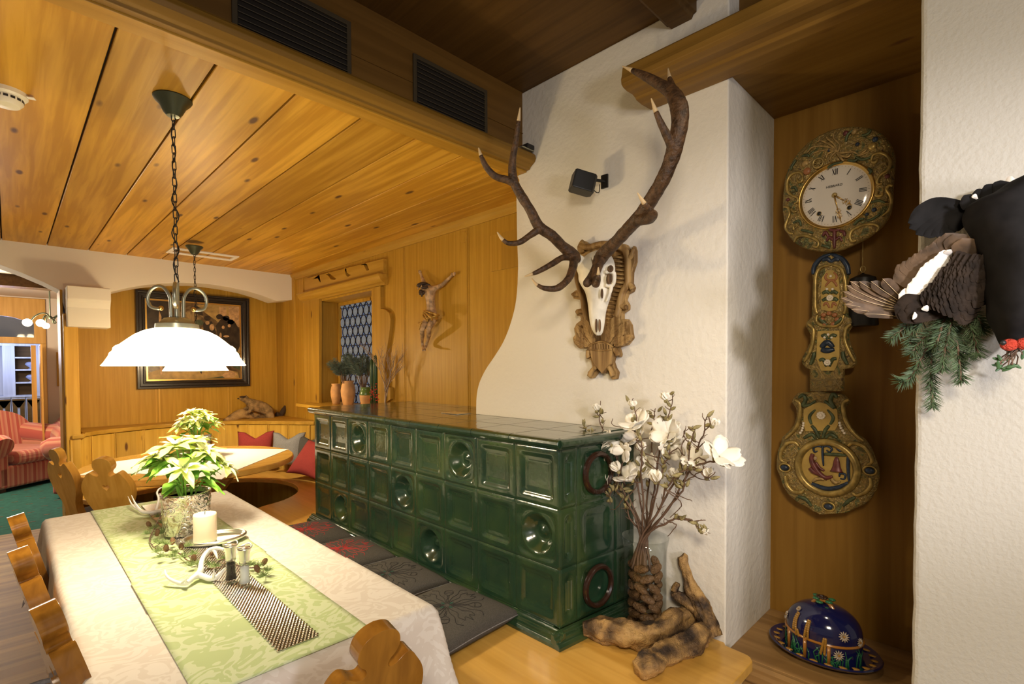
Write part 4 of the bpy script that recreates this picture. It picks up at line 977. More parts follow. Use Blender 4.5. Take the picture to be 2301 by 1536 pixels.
# ================================================================ VENTS, SMOKE DETECTOR, CEILING SLOT
for (x0, y0, x1, y1, lb) in ((933.8, 139.6, 1086, 298, 'right louvred air vent in the dark fascia, next to the white wall'), (532, -40, 777.5, 167, 'left louvred air vent in the dark fascia, cut by the top of the photo')):
    a, c = OY(x0, 200, 1.73), OY(x1, y1, 1.73); z0 = c.z; z1 = OY(x0, y0, 1.73).z if y0 > 0 else z0+.19
    if y0 < 0: z0 = OY(777.5, 167, 1.73).z; a = OY(532, 61, 1.73); z1 = OY(777.5, 59, 1.73).z
    else: z1 = OY(1086, 211, 1.73).z
    v = thing('air_vent', lb, 'vent', ((a.x+c.x)/2, 1.73, z0), 'air vents in the fascia')
    F = .016
    MB().prism([(a.x-F, z0-F), (c.x+F, z0-F), (c.x+F, z1+F), (a.x-F, z1+F)], fy, 1.718, 1.7255, holes=[[(a.x, z0), (c.x, z0), (c.x, z1), (a.x, z1)]]).build('frame', 'vent_metal', v, bevel=.0015)
    MB().bx(a.x, c.x, 1.7245, 1.7255, z0, z1).build('backing', 'black_gap', v)
    b = MB(); n_ = 9
    for k in range(n_):
        z = z0+(z1-z0)*(k+.5)/n_
        b.bx(a.x, c.x, -.010, 0, -.0012, .0012, Matrix.Translation((0, 1.7235, z)) @ Matrix.Rotation(radians(28), 4, 'X'))
    b.build('louvres', 'vent_metal', v)
c = OZ(12, 205, ZC)
sd = thing('smoke_detector', 'round white smoke detector on the boarded ceiling at the left edge', 'smoke detector', c)
MB().lathe([(0, ZC), (.058, ZC), (.058, ZC-.014), (.052, ZC-.020), (0, ZC-.020)], (c.x, c.y, 0), 40).build('base', 'smoke_white', sd, auto=40)
MB().lathe([(0, ZC-.02), (.046, ZC-.02), (.046, ZC-.036), (.036, ZC-.048), (0, ZC-.052)], (c.x, c.y, 0), 40).build('sensor_cap', 'smoke_white', sd, auto=40)
b = MB()
for k in range(16):
    a_ = 2*pi*k/16; b.bx(.044, .0468, -.006, .006, -.004, .004, Matrix.Translation((c.x, c.y, ZC-.028)) @ Matrix.Rotation(a_, 4, 'Z'))
b.build('slots', 'black_plastic', sd)
MB().bx(.058, .078, -.010, .010, -.010, -.009, Matrix.Translation((c.x, c.y, ZC)) @ Matrix.Rotation(radians(-20), 4, 'Z')).build('label_tag', 'white_enamel', sd)
pp = [OZ(x, y, ZC) for x, y in ((370, 560), (395, 552), (537, 574), (515, 582))]
x0, x1, y0, y1 = .94, 1.43, 4.74, 4.97
fr = MB().prism([(x0, y0), (x1, y0), (x1, y1), (x0, y1)], lambda u, v, d: Vector((u, v, d)), ZC-.010, ZC, holes=[[(x0+.03, y0+.05), (x1-.03, y0+.05), (x1-.03, y1-.05), (x0+.03, y1-.05)]])
o = fr.build('ceiling_slot_frame', 'cloth_plain', bevel=.002); tag(o, 'long narrow cream frame set in the boarded ceiling behind the lamps', 'ceiling frame')
# ================================================================ PAINTING
pa = thing('framed_painting', 'large dark-framed painting of a crowd on the back wall behind the lamp', 'painting', (1.34, YP, 1.7))
q0, q1 = OY(303, 650, YP-.02), OY(561, 869, YP-.02); x0, x1, z0, z1 = q0.x, q1.x, OY(310, 874, YP-.02).z, q0.z
F = .075
def frm(o_, i_, ya, yb): return MB().prism([(x0+o_, z0+o_), (x1-o_, z0+o_), (x1-o_, z1-o_), (x0+o_, z1-o_)], fy, ya, yb, holes=[[(x0+i_, z0+i_), (x1-i_, z0+i_), (x1-i_, z1-i_), (x0+i_, z1-i_)]])
b = frm(0, .022, YP-.045, YP-.002)
for o_, i_, ya in ((.022, .050, -.030), (.050, .062, -.036), (.062, F, -.022)):
    b.prism([(x0+o_, z0+o_), (x1-o_, z0+o_), (x1-o_, z1-o_), (x0+o_, z1-o_)], fy, YP+ya, YP-.002, holes=[[(x0+i_, z0+i_), (x1-i_, z0+i_), (x1-i_, z1-i_), (x0+i_, z1-i_)]])
basic('frame_black', (.022, .016, .013), .3, coat=.3)
b.build('frame', 'frame_black', pa, bevel=.004)
frm(F-.002, F+.012, YP-.020, YP-.002).build('gilt_slip', 'gold', pa)
cv_ = MB().bx(x0+F, x1-F, YP-.012, YP-.004, z0+F, z1-F); cvm = ['painting_canvas']
PZ = lambda pts: [(OY(x, y, YP-.013).x, OY(x, y, YP-.013).z) for x, y in zm(290, 630, 5.907, pts)]
basic('paint_dark', (.035, .022, .012), .4, var=.5, vscale=18); basic('paint_ochre', (.42, .27, .085), .45, var=.35, vscale=14); basic('paint_skin', (.50, .30, .14), .45, var=.3, vscale=40); basic('paint_grey', (.22, .18, .10), .45, var=.5, vscale=20); basic('paint_green', (.07, .09, .045), .45, var=.5, vscale=20)
def pats(name, mat, polys, lift):
    if mat not in cvm: cvm.append(mat)
    cv_.bm.faces.ensure_lookup_table(); k0 = len(cv_.bm.faces)
    for p in polys: cv_.prism(PZ(p), fy, YP-.012-lift, YP-.0118)
    cv_.bm.faces.ensure_lookup_table()
    for f_ in cv_.bm.faces[k0:]: f_.material_index = cvm.index(mat)
def ell(cx, cy, rx, ry, n=16, rot=0): return [(cx+rx*cos(2*pi*k/n)*cos(rot)-ry*sin(2*pi*k/n)*sin(rot), cy+rx*cos(2*pi*k/n)*sin(rot)+ry*sin(2*pi*k/n)*cos(rot)) for k in range(n)]
pats('painted_sky', 'paint_ochre', [[(900, 330), (1150, 300), (1490, 330), (1490, 560), (1200, 560), (1000, 420)], [(240, 1350), (260, 1220), (600, 1130), (1100, 1150), (1440, 1210), (1470, 1330), (700, 1340)]], .0003)
pats('painted_buildings', 'paint_skin', [[(1195, 350), (1290, 345), (1300, 560), (1200, 520)], [(1320, 340), (1480, 350), (1480, 620), (1330, 600)], [(1230, 1260), (1320, 1180), (1440, 1240), (1380, 1290), (1260, 1290)]], .0005)
pats('painted_crowd', 'paint_dark', [[(980, 560), (1100, 540), (1160, 700), (1180, 900), (1000, 800)], [(1150, 600), (1250, 470), (1400, 540), (1480, 680), (1490, 830), (1420, 980), (1200, 860)], [(220, 260), (560, 280), (600, 520), (440, 620), (230, 700)], [(870, 330), (970, 370), (980, 470), (890, 440)], [(920, 1180), (980, 1170), (960, 1240)], [(1070, 1160), (1110, 1150), (1100, 1200)]]+[ell(cx, cy, 45, 34) for cx, cy in ((1200, 480), (1290, 500), (1350, 550), (1040, 500))], .0007)
pats('painted_green', 'paint_green', [[(1380, 1020), (1490, 950), (1500, 1200), (1380, 1150)], [(1020, 1300), (1240, 1270), (1300, 1310), (1060, 1330)], ell(930, 560, 60, 40)], .0009)
pats('painted_faces', 'paint_skin', [ell(1100, 620, 32, 44), ell(1040, 560, 28, 26), ell(1250, 620, 20, 22), ell(1330, 600, 20, 22), ell(1290, 740, 40, 14), ell(1215, 730, 14, 40), [(400, 1090), (440, 1090), (445, 1240), (420, 1260)], [(400, 400), (430, 480), (425, 620), (400, 620), (395, 500)]], .0011)
cv_.build('canvas', cvm, pa)
# ================================================================ CARVED CRUCIFIX FIGURE
ZR = lambda pts: zm(920, 590, 7.317, pts)
cf = thing('carved_christ_figure', 'carved wooden figure with outstretched arms hanging on the panelled wall', 'wooden figure', OX(960, 700, XP))
def R3(x, y, X): q = ZR([(x, y)])[0]; return OX(*q, X)
k_ = .00050
nodes = [(R3(370, 850, 2.07), 62*k_), (R3(360, 740, 2.07), 56*k_), (R3(345, 620, 2.065), 70*k_), (R3(340, 500, 2.06), 80*k_), (R3(320, 430, 2.06), 66*k_), (R3(245, 415, 2.04), 34*k_), (R3(175, 415, 2.02), 46*k_),
         (R3(410, 425, 2.075), 40*k_), (R3(480, 395, 2.085), 33*k_), (R3(545, 360, 2.09), 28*k_), (R3(620, 285, 2.10), 24*k_), (R3(680, 225, 2.10), 17*k_), (R3(715, 190, 2.10), 27*k_),
         (R3(270, 400, 2.075), 38*k_), (R3(235, 310, 2.09), 30*k_), (R3(205, 240, 2.10), 24*k_), (R3(190, 190, 2.10), 17*k_), (R3(172, 155, 2.10), 24*k_),
         (R3(405, 930, 2.075), 62*k_), (R3(350, 1010, 2.04), 48*k_), (R3(312, 1090, 2.015), 36*k_), (R3(320, 1180, 2.05), 36*k_), (R3(300, 1290, 2.085), 20*k_), (R3(272, 1360, 2.09), 22*k_), (R3(250, 1410, 2.06), 20*k_),
         (R3(300, 930, 2.055), 58*k_), (R3(250, 1020, 2.02), 46*k_), (R3(208, 1100, 1.995), 34*k_), (R3(210, 1190, 2.03), 34*k_), (R3(210, 1300, 2.075), 19*k_), (R3(218, 1370, 2.08), 22*k_), (R3(235, 1425, 2.05), 20*k_)]
edges = [(0, 1), (1, 2), (2, 3), (3, 4), (4, 5), (5, 6), (4, 7), (7, 8), (8, 9), (9, 10), (10, 11), (11, 12), (4, 13), (13, 14), (14, 15), (15, 16), (16, 17), (0, 18), (18, 19), (19, 20), (20, 21), (21, 22), (22, 23), (23, 24), (0, 25), (25, 26), (26, 27), (27, 28), (28, 29), (29, 30), (30, 31)]
body = skin_body('body', nodes, edges, 'skin_wood', cf)
b = MB()
b.ball(R3(175, 370, 2.025), (.022, .021, .018), 12, 8)
for p in ([(190, 360, 2.02), (250, 370, 2.04), (310, 360, 2.06), (345, 385, 2.07)], [(180, 350, 2.01), (240, 340, 2.03), (290, 345, 2.06)], [(210, 400, 2.01), (250, 410, 2.02), (300, 395, 2.04)]):
    b.tube(smooth_path([tuple(R3(*q)) for q in p], 4), [.012-.0005*i for i in range(4*(len(p)-1)+1)], 8)
b.build('hair', 'hair_wood', cf, smooth=True)
b = MB()
b.ball(R3(190, 475, 2.005), (.015, .015, .014), 10, 8)
for p in ([(175, 480, 2.0), (178, 505, 2.0), (172, 530, 2.0)], [(200, 480, 2.0), (206, 520, 2.0), (202, 560, 2.0)], [(222, 470, 2.01), (236, 500, 2.01), (226, 525, 2.01)]):
    b.tube([R3(*q) for q in p], [.010, .009, .004], 8)
b.build('beard', 'hair_wood', cf, smooth=True)
b = MB(); b.tube([R3(152, 398, 1.998), R3(138, 424, 1.992), R3(146, 436, 1.998)], [.003, .0050, .0035], 6); b.ball(R3(200, 385, 1.998), (.004, .004, .006), 8, 6)
b.ball(R3(165, 410, 1.993), (.004, .006, .003), 8, 6); b.build('face_features', 'skin_wood', cf, smooth=True)
b = MB()
pts_ = [R3(122+48*(1+cos(q)), 350+18*sin(q*2+1)+30*(1-cos(q))*.3, 2.0+.045*(1-sin(q))*.5) for q in [2*pi*k/20 for k in range(21)]]
b.tube(pts_, .003, 6); b.build('crown', 'hair_wood', cf, smooth=True)
b = MB()
for p in ([(240, 800, 2.02), (300, 850, 2.0), (350, 900, 2.0), (375, 940, 2.02)], [(240, 830, 2.02), (280, 890, 2.0), (310, 930, 2.0)], [(260, 790, 2.02), (350, 820, 2.01), (440, 850, 2.03), (480, 860, 2.07)], [(350, 900, 2.01), (420, 880, 2.02), (470, 870, 2.06)], [(230, 860, 2.04), (250, 910, 2.03), (300, 960, 2.02)], [(160, 990, 2.06), (190, 1000, 2.05), (210, 970, 2.05)], [(165, 1090, 2.06), (180, 1060, 2.06), (190, 1010, 2.05)]):
    b.tube(smooth_path([tuple(R3(*q)) for q in p], 4), [.0085]*(4*(len(p)-1)+1), 7, flat=.8)
b.ball(R3(390, 890, 2.068), (.034, .038, .030), 16, 10); b.ball(R3(330, 900, 2.055), (.032, .030, .030), 16, 10)
b.build('loincloth', 'gilt_cloth', cf, smooth=True)
for base, dirs in (((715, 190, 2.085), [(745, 150), (758, 165), (760, 185), (690, 170), (745, 215)]), ((172, 155, 2.085), [(150, 128), (165, 122), (180, 124), (196, 135), (150, 160)])):
    for i, (x, y) in enumerate(dirs): MB().tube([R3(*base), R3((base[0]+x)/2, (base[1]+y)/2, base[2]-.008), R3(x, y, base[2]-.004)], [.0055, .0048, .0035], 6).build('finger', 'skin_wood', cf, smooth=True)
for x in (215, 228, 240, 252, 262): MB().tube([R3(x, 1420, 2.045), R3(x-2, 1445, 2.03)], [.0045, .0035], 6).build('toe', 'skin_wood', cf, smooth=True)
# ================================================================ MARMOT
ZM5 = lambda x, y: zm(480, 860, 5.12, [(x, y)])[0]
def M3(x, y, Y): return OY(*ZM5(x, y), Y)
ma = thing('stuffed_marmot', 'stuffed brown marmot crouching on driftwood on the bench ledge', 'marmot', M3(560, 430, 5.57))
kk = .00083; YM = 5.55
nodes = [(M3(635, 320, YM), 80*kk), (M3(560, 275, YM), 86*kk), (M3(480, 255, YM), 76*kk), (M3(420, 230, YM), 58*kk), (M3(375, 195, YM), 42*kk), (M3(335, 180, YM-.01), 36*kk), (M3(298, 185, YM-.02), 18*kk),
         (M3(440, 290, YM-.06), 34*kk), (M3(410, 330, YM-.08), 22*kk), (M3(370, 345, YM-.09), 17*kk),
         (M3(400, 280, YM+.06), 30*kk), (M3(360, 300, YM+.06), 20*kk), (M3(315, 325, YM+.05), 15*kk),
         (M3(645, 350, YM-.06), 52*kk), (M3(655, 395, YM-.09), 30*kk), (M3(640, 415, YM-.10), 20*kk), (M3(690, 405, YM-.09), 18*kk),
         (M3(700, 360, YM), 45*kk)]
edges = [(0, 1), (1, 2), (2, 3), (3, 4), (4, 5), (5, 6), (2, 7), (7, 8), (8, 9), (2, 10), (10, 11), (11, 12), (0, 13), (13, 14), (14, 15), (14, 16), (0, 17)]
skin_body('body', nodes, edges, 'fur', ma)
b = MB(); tp = smooth_path([(*M3(720, 360, YM+.01), .026), (*M3(770, 370, YM+.02), .024), (*M3(800, 320, YM+.02), .026), (*M3(828, 262, YM+.02), .012)], 6); b.tube([q[:3] for q in tp], [q[3] for q in tp], 10)
b.build('tail', 'fur_dark', ma, smooth=True)
b = MB(); b.ball(M3(283, 180, YM-.03), (.009, .009, .008), 8, 6); b.ball(M3(335, 165, YM-.045), .006, 8, 6); b.build('eyes_and_nose', 'black_plastic', ma, smooth=True)
b = MB(); b.ball(M3(385, 165, YM-.03), (.013, .008, .014), 8, 6); b.ball(M3(370, 155, YM+.03), (.013, .008, .014), 8, 6); b.build('ears', 'fur', ma, smooth=True)
b = MB(); b.ball(M3(335, 160, YM-.015), (.032, .028, .012), 12, 8); b.build('dark_crown', 'fur_dark', ma, smooth=True)
b = MB()
for j, (p, r) in enumerate((([(115, 435), (200, 400), (280, 360), (350, 345), (430, 365), (520, 385), (600, 410), (690, 428)], [.012, .022, .028, .028, .020, .020, .022, .014]), ([(560, 400), (620, 420), (680, 425)], [.02, .022, .012]))):
    sp_ = smooth_path([(*M3(x, y+8, YM-.03-.02*j), r_) for (x, y), r_ in zip(p, r)], 6)
    b.tube([q[:3] for q in sp_], [q[3]*(1+.3*nz(q[:3], 14, j)) for q in sp_], 12, flat=1.7)
b.build('driftwood_perch', 'drift_wood', ma, smooth=True)
# ================================================================ PILLOWS
def pillow(name, mat, w, loc, rz, tilt, label, vee=.05, roll=0, group='pillows on the corner bench'):
    n = 22; b = MB()
    def f(u, v, s_):
        x, y = (u-.5)*2, (v-.5)*2
        e = max((1-abs(x)**2.6)*(1-abs(y)**2.6), 0)
        kx = 1-.10*(1-y*y)*1; ky = 1-.10*(1-x*x)
        Y_ = y*w/2*ky
        if y > 0: Y_ -= vee*max(0, 1-abs(x)*1.7)*y**1.5
        return Vector((x*w/2*(1-.10*(1-y*y)*abs(x)), s_*w*.17*e**.55*(1+.15*nz((x, y, s_), 2)), Y_))
    b.grid(lambda u, v: f(u, v, 1), n, n); b.grid(lambda u, v: f(u, v, -1), n, n)
    o = b.build(name, mat, merge=True, smooth=True); o.location = loc
    o.rotation_euler = (Matrix.Rotation(radians(rz), 4, 'Z') @ Matrix.Rotation(radians(tilt), 4, 'X') @ Matrix.Rotation(radians(roll), 4, 'Y')).to_euler()
    tag(o, label, 'pillow', group); return o
pillow('pillow', 'felt_light', .32, (1.20, 5.40, .66), -8, -12, 'grey pillow leaning behind the far poinsettia', 0.01)
pillow('pillow', 'felt_red', .33, (1.645, 5.10, .675), -35, -14, 'dark red pillow with a dented top, left of the grey pair', .055)
pillow('pillow', 'felt_light', .32, (1.845, 4.83, .675), -48, -14, 'grey pillow with a dented top beside the upright red one', .055)
pillow('pillow', 'felt_grey', .30, (1.975, 4.63, .655), -62, -12, 'grey-brown pillow half hidden between the grey one and the stove', .03)
pillow('pillow', 'felt_red', .36, (1.905, 4.42, .625), -62, -42, 'large red pillow slumped on the bench behind the oval table', .0, 8)
pillow('pillow', 'felt_red', .36, (1.93, 3.86, .62), -86, -20, 'red pillow mostly hidden behind the stove corner', .0)
# marmot etc done
# ================================================================ COMTOISE CLOCK
XC = 2.165
ZK = lambda pts: zm(1700, 250, 4.389, pts)
ZK2 = lambda pts: zm(1700, 550, 4.389, pts)
ZK3 = lambda pts: zm(1700, 860, 4.518, pts)
def Kp(pts, X=XC): return [OX(x, y, X) for x, y in pts]
ck = thing('pendulum_clock', 'old wall clock with white dial and painted embossed brass surround in the niche', 'clock', OX(1885, 440, XN))
cen = OX(1874.3, 440.5, XC); dc = (cen.y, cen.z)
lp, rp = OX(1800, 455, XC), OX(1963, 423, XC)
tp, bt = OX(1874, 373, XC), OX(1874, 510, XC)
RD = (tp.z-bt.z)/2; dc = ((lp.y+rp.y)/2, (tp.z+bt.z)/2)
RD = ((tp.z-bt.z)+(lp.y-rp.y))/4
outline = ZK([(975, 152), (1100, 165), (1210, 205), (1300, 280), (1350, 380), (1370, 470), (1362, 620), (1352, 760), (1345, 900), (1320, 1020), (1250, 1130), (1130, 1230), (1000, 1300), (870, 1360), (760, 1385), (640, 1385), (500, 1360), (400, 1310), (320, 1230), (285, 1130), (265, 1000), (265, 850), (285, 680), (330, 540), (400, 430), (500, 320), (620, 240), (740, 185), (860, 158)])
ow = [(p.y, p.z) for p in Kp(outline)]; ow = closed_path(ow, 4); NO = len(ow)
def frame_pt(u, v):
    i = round(u*NO) % NO; oy, oz = ow[i]; a = atan2(oz-dc[1], oy-dc[0])
    iy, iz = dc[0]+(RD+.004)*cos(a), dc[1]+(RD+.004)*sin(a)
    y, z = iy+(oy-iy)*v, iz+(oz-iz)*v
    bul = .020*sin(pi*min(1, (v*.85+.10)))**.6*(1 if v < 1 else .0)
    em = .0042*abs(nz((y, z, 0), 75, 1))+.0035*nz((y, z, 3), 150, 2)
    return Vector((XC-bul-em*(1 if v < .98 else 0), y, z))
b = MB(); b.grid(lambda u, v: frame_pt(u, v), NO, 34, closeu=True)
b.build('embossed_surround', 'embossed_brass', ck, smooth=True)
b = MB(); b.prism(ow, lambda u, v, d: Vector((d, u, v)), XC+.001, XC+.006, holes=[[(dc[0]+(RD-.01)*cos(2*pi*k/40), dc[1]+(RD-.01)*sin(2*pi*k/40)) for k in range(40)]]); b.build('surround_back', 'brass_old', ck)
mD = Matrix.Translation((XC-.004, dc[0], dc[1])) @ Matrix.Rotation(-pi/2, 4, 'Y')
MB().lathe([(0, .013), (RD*.4, .0115), (RD*.8, .007), (RD-.004, .002), (RD, 0)], n=64, mat=mD).build('dial', 'enamel_dial', ck, smooth=True)
MB().lathe([(RD-.002, .002), (RD, .012), (RD+.005, .015), (RD+.009, .010), (RD+.011, .0)], n=64, mat=mD).build('dial_bezel', 'gold', ck, smooth=True)
def DP(r, ang, lift=.0145):
    """dial polar (radius fraction, clockwise degrees from twelve)"""
    a = radians(ang); rr = r*RD; h = .0145-.010*min(1, r)**2
    return Vector((XC-.004-h-(lift-.0145)+.0006, dc[0]-rr*sin(a), dc[1]+rr*cos(a)))
def stroke(b, p, q, w):
    d = (q-p); n_ = Vector((0, -d.z, d.y)).normalized()*w
    v = [b.bm.verts.new(s_) for s_ in (p-n_, p+n_, q+n_, q-n_)]; b.face(v)
ROM = {1: 'I', 2: 'II', 3: 'III', 4: 'IIII', 5: 'V', 6: 'VI', 7: 'VII', 8: 'VIII', 9: 'IX', 10: 'X', 11: 'XI', 12: 'XII'}
for hnum, txt in ROM.items():
    wid = {'I': .034, 'V': .075, 'X': .075}; tot = sum(wid[c] for c in txt)+.008*(len(txt)-1); off = -tot/2; b = MB()
    a = radians(hnum*30)
    def LP(x, r): # x across (clockwise), r radial
        yy = -(r*sin(a)+x*cos(a)); zz = r*cos(a)-x*sin(a); rr = hypot(yy, zz)
        return Vector((XC-.004-(.0142-.0105*min(1, rr)**2)-.0012, dc[0]+yy*RD, dc[1]+zz*RD))
    for c in txt:
        w = wid[c]; x0 = off
        if c == 'I': stroke(b, LP(x0+w/2, .66), LP(x0+w/2, .86), .011*RD)
        if c == 'V': stroke(b, LP(x0+.004, .86), LP(x0+w*.5, .66), .011*RD); stroke(b, LP(x0+w-.004, .86), LP(x0+w*.5, .66), .004*RD)
        if c == 'X': stroke(b, LP(x0+.004, .86), LP(x0+w-.004, .66), .011*RD); stroke(b, LP(x0+w-.004, .86), LP(x0+.004, .66), .004*RD)
        off += w+.008
    b.build('numeral', 'ink', ck)
b = MB()
for k in range(60):
    stroke(b, DP(.895, k*6, .0156), DP(.925 if k % 5 else .94, k*6, .0156), .0035*RD)
b.build('minute_track', 'ink', ck)
def text(s_, size, centre, name, mat, par, ang=0, xs_=1.0):
    cu = bpy.data.curves.new(name, 'FONT'); cu.body = s_; cu.size = size; cu.align_x = 'CENTER'; cu.align_y = 'CENTER'; cu.extrude = .0002
    to = bpy.data.objects.new(name, cu); COL.objects.link(to); dg = bpy.context.evaluated_depsgraph_get()
    me = bpy.data.meshes.new_from_object(to.evaluated_get(dg)); bpy.data.objects.remove(to)
    m = Matrix.Translation(centre) @ Matrix(((0, 0, -1), (-1, 0, 0), (0, 1, 0))).to_4x4() @ Matrix.Diagonal((xs_, 1, 1, 1)); me.transform(m)
    o = bpy.data.objects.new(name, me); COL.objects.link(o); me.materials.clear(); me.materials.append(MATS[mat]); attach(o, par); return o
text('HEBRARD', .0118, Vector((XC-.0185, dc[0]+.001, dc[1]+.0335)), 'lettering', 'ink', ck, xs_=1.0)
for an, r_ in ((140, .63), (222, .66)):
    MB().ball(DP(r_, an, .0145), (.002, .0068, .0068), 14, 8).build('winding_hole', 'ink', ck, smooth=True)
    p = DP(r_, an, .0150); b = MB(); b.tube([p+Vector((0, .0075*cos(q), .0075*sin(q))) for q in [2*pi*k/18 for k in range(19)]], .0009, 6, cap=False); b.build('winding_ring', 'brass_old', ck, smooth=True)
def hand(ang, L_, wide):
    b = MB(); pts = [DP(t_, ang, .020) for t_ in (0, .12*L_)]; b.tube([DP(0, ang, .020), DP(L_*.30, ang, .020), DP(L_*.55, ang, .020)], [.0026, .0020, .0012], 6)
    for s_ in (1, -1):
        def q(r, o_): p = DP(r, ang, .020); a = radians(ang); return p+Vector((0, -cos(a)*o_*s_, -sin(a)*o_*s_))
        for r0 in (.50, .66):
            b.tube([q(L_*r0, 0), q(L_*(r0+.05), wide*.9), q(L_*(r0+.12), wide*.5), q(L_*(r0+.17), 0)], .0009, 5)
        b.tube([q(L_*.60, wide*1.2), q(L_*.66, wide*.6), q(L_*.60, .0)], .0009, 5)
        b.tube([q(L_*.78, wide*1.1), q(L_*.84, wide*.3), q(L_*.86, 0)], .0009, 5)
    b.tube([DP(L_*.55, ang, .020), DP(L_*.83, ang, .020)], .0008, 5); b.tube([DP(L_*.83, ang, .020), DP(L_, ang, .020)], [.0024, .0003], 6)
    return b
hand(168, .93, .0075).build('minute_hand', 'gold', ck, smooth=True)
hand(131, .66, .0085).build('hour_hand', 'gold', ck, smooth=True)
MB().lathe([(0, .022), (.006, .021), (.009, .016), (.009, .010)], n=20, mat=mD).build('hand_boss', 'brass_old', ck, auto=40)
def rel(lines, Z, r, X, name, mat, par, sub=6, n=6):
    for ln in lines:
        b = MB(); rr = r
        if isinstance(ln, tuple): ln, rr = ln
        pts = smooth_path([tuple(p) for p in Kp(Z(ln), X)], sub); k = len(pts)
        b.tube(pts, [rr*(.55+.45*sin(pi*min(1, .12+.88*i/(k-1)))) for i in range(k)], n)
        b.build(name, mat, par, smooth=True)
basic('gilt_relief', (.42, .29, .085), .35, .5, var=.4, vscale=45)
basic('green_relief', (.085, .105, .045), .45, .2, var=.4, vscale=60); basic('red_relief', (.14, .035, .03), .4, .1, var=.3, vscale=60); basic('blue_relief', (.03, .045, .075), .35, .2, var=.4, vscale=60)
basic('straw_relief', (.40, .26, .09), .5, .2, var=.4, vscale=90); basic('orange_relief', (.36, .14, .05), .4); basic('pearl', (.80, .70, .55), .35)
XF = XC-.022
curl = [
 [(455, 640), (430, 605), (370, 610), (320, 650), (300, 720), (310, 790), (350, 830), (400, 850), (405, 890), (370, 910)], [(455, 640), (445, 690), (410, 690), (400, 660)],
 [(265, 940), (310, 950), (325, 1010), (300, 1080), (285, 1140), (310, 1190), (360, 1210)],
 [(1130, 490), (1150, 430), (1220, 410), (1290, 440), (1320, 500), (1290, 580), (1230, 620), (1190, 680), (1200, 715), (1240, 710)], [(1130, 490), (1170, 505), (1195, 465)],
 [(1345, 735), (1310, 730), (1285, 770), (1320, 830), (1330, 900), (1300, 980), (1240, 1030)], [(1190, 790), (1180, 830), (1230, 830), (1240, 800)],
 [(370, 1290), (400, 1240), (470, 1225), (560, 1250), (610, 1290), (600, 1335), (560, 1330)], [(985, 1270), (940, 1280), (920, 1230), (950, 1170), (1050, 1120), (1150, 1110), (1205, 1140), (1180, 1190)],
 [(370, 1170), (365, 1130), (400, 1120), (390, 1150)], [(340, 960), (370, 990), (400, 985)]]
rel([(c, .0058) for c in curl], ZK, .0058, XF, 'gilt_scroll', 'gilt_relief', ck, n=8)
straw = [[(800, 400), (770, 330), (700, 270), (690, 250)], [(800, 400), (740, 340), (640, 290), (600, 300)], [(800, 400), (700, 350), (560, 350), (500, 410)], [(800, 400), (720, 380), (590, 400), (540, 440)], [(800, 400), (820, 330), (760, 260), (770, 200)], [(790, 410), (840, 440), (900, 450), (930, 420)], [(790, 410), (840, 470), (860, 490)], [(790, 410), (850, 410), (950, 400), (990, 420)], [(1010, 430), (1060, 400), (1090, 370)], [(1000, 440), (1060, 420), (1110, 395)], [(780, 400), (740, 440), (720, 480)], [(770, 390), (700, 420), (690, 460)]]
rel(straw, ZK, .0038, XF, 'wheat_stalk', 'straw_relief', ck)
rel([[(980, 450), (1050, 475), (1130, 450)], [(900, 480), (960, 490), (1000, 470)], [(450, 440), (500, 430), (520, 450)], [(700, 560), (760, 520), (850, 500)], [(1090, 1080), (1150, 1060), (1220, 1010)], [(1130, 900), (1200, 880), (1270, 900)], [(960, 1120), (1010, 1070), (1060, 1060)], [(360, 1100), (420, 1080), (440, 1130)], [(440, 1170), (500, 1180), (560, 1200)], [(1100, 560), (1130, 590), (1110, 620)], [(340, 760), (380, 750), (400, 790)], [(390, 480), (350, 540), (340, 580)], [(880, 300), (900, 230), (960, 180)], [(1040, 240), (1100, 220), (1130, 180)], [(640, 1320), (690, 1330), (720, 1350)]], ZK, .0052, XF, 'green_leaf', 'green_relief', ck)
rel([[(715, 1165), (770, 1175), (825, 1165)], ([(770, 1170), (768, 1250), (768, 1350)], .007), [(690, 1280), (720, 1240), (770, 1270), (820, 1240), (840, 1280)], [(655, 1230), (680, 1190), (710, 1240)], [(870, 1230), (860, 1190), (820, 1180)]], ZK, .006, XF, 'dark_anvil', 'red_relief', ck)
b = MB(); c = ZK([(607, 510)])[0]
wc = OX(*c, XF)
b.tube([wc+Vector((-.001, .0165*cos(q), .0175*sin(q))) for q in [2*pi*k/24 for k in range(25)]], .0036, 6, cap=False)
for k in range(4): q = pi*k/4; b.tube([wc+Vector((-.001, .015*cos(q), .015*sin(q))), wc-Vector((.001, .015*cos(q), .015*sin(q)))], .0015, 5)
b.build('little_wheel', 'brass_old', ck, smooth=True)
for (x, y), r, mt in (((480, 515), .0125, 'straw_relief'), ((497, 590), .0135, 'orange_relief'), ((995, 325), .007, 'blue_relief'), ((1170, 275), .009, 'blue_relief'), ((1160, 970), .008, 'blue_relief'), ((1088, 1015), .006, 'blue_relief'), ((1290, 640), .008, 'red_relief'), ((310, 870), .007, 'red_relief'), ((1140, 345), .013, 'gilt_relief'), ((880, 215), .009, 'red_relief'), ((960, 200), .010, 'straw_relief'), ((715, 385), .006, 'blue_relief')):
    p = OX(*ZK([(x, y)])[0], XF+.002); MB().ball(p, (.006, r, r), 14, 9).build('relief_boss', mt, ck, smooth=True)
cs = OX(1880, 440, 2.22)
MB().bx(XC+.012, XN, dc[0]-.10, dc[0]+.09, dc[1]-.12, dc[1]+.12).build('movement_case', 'black_iron', ck)
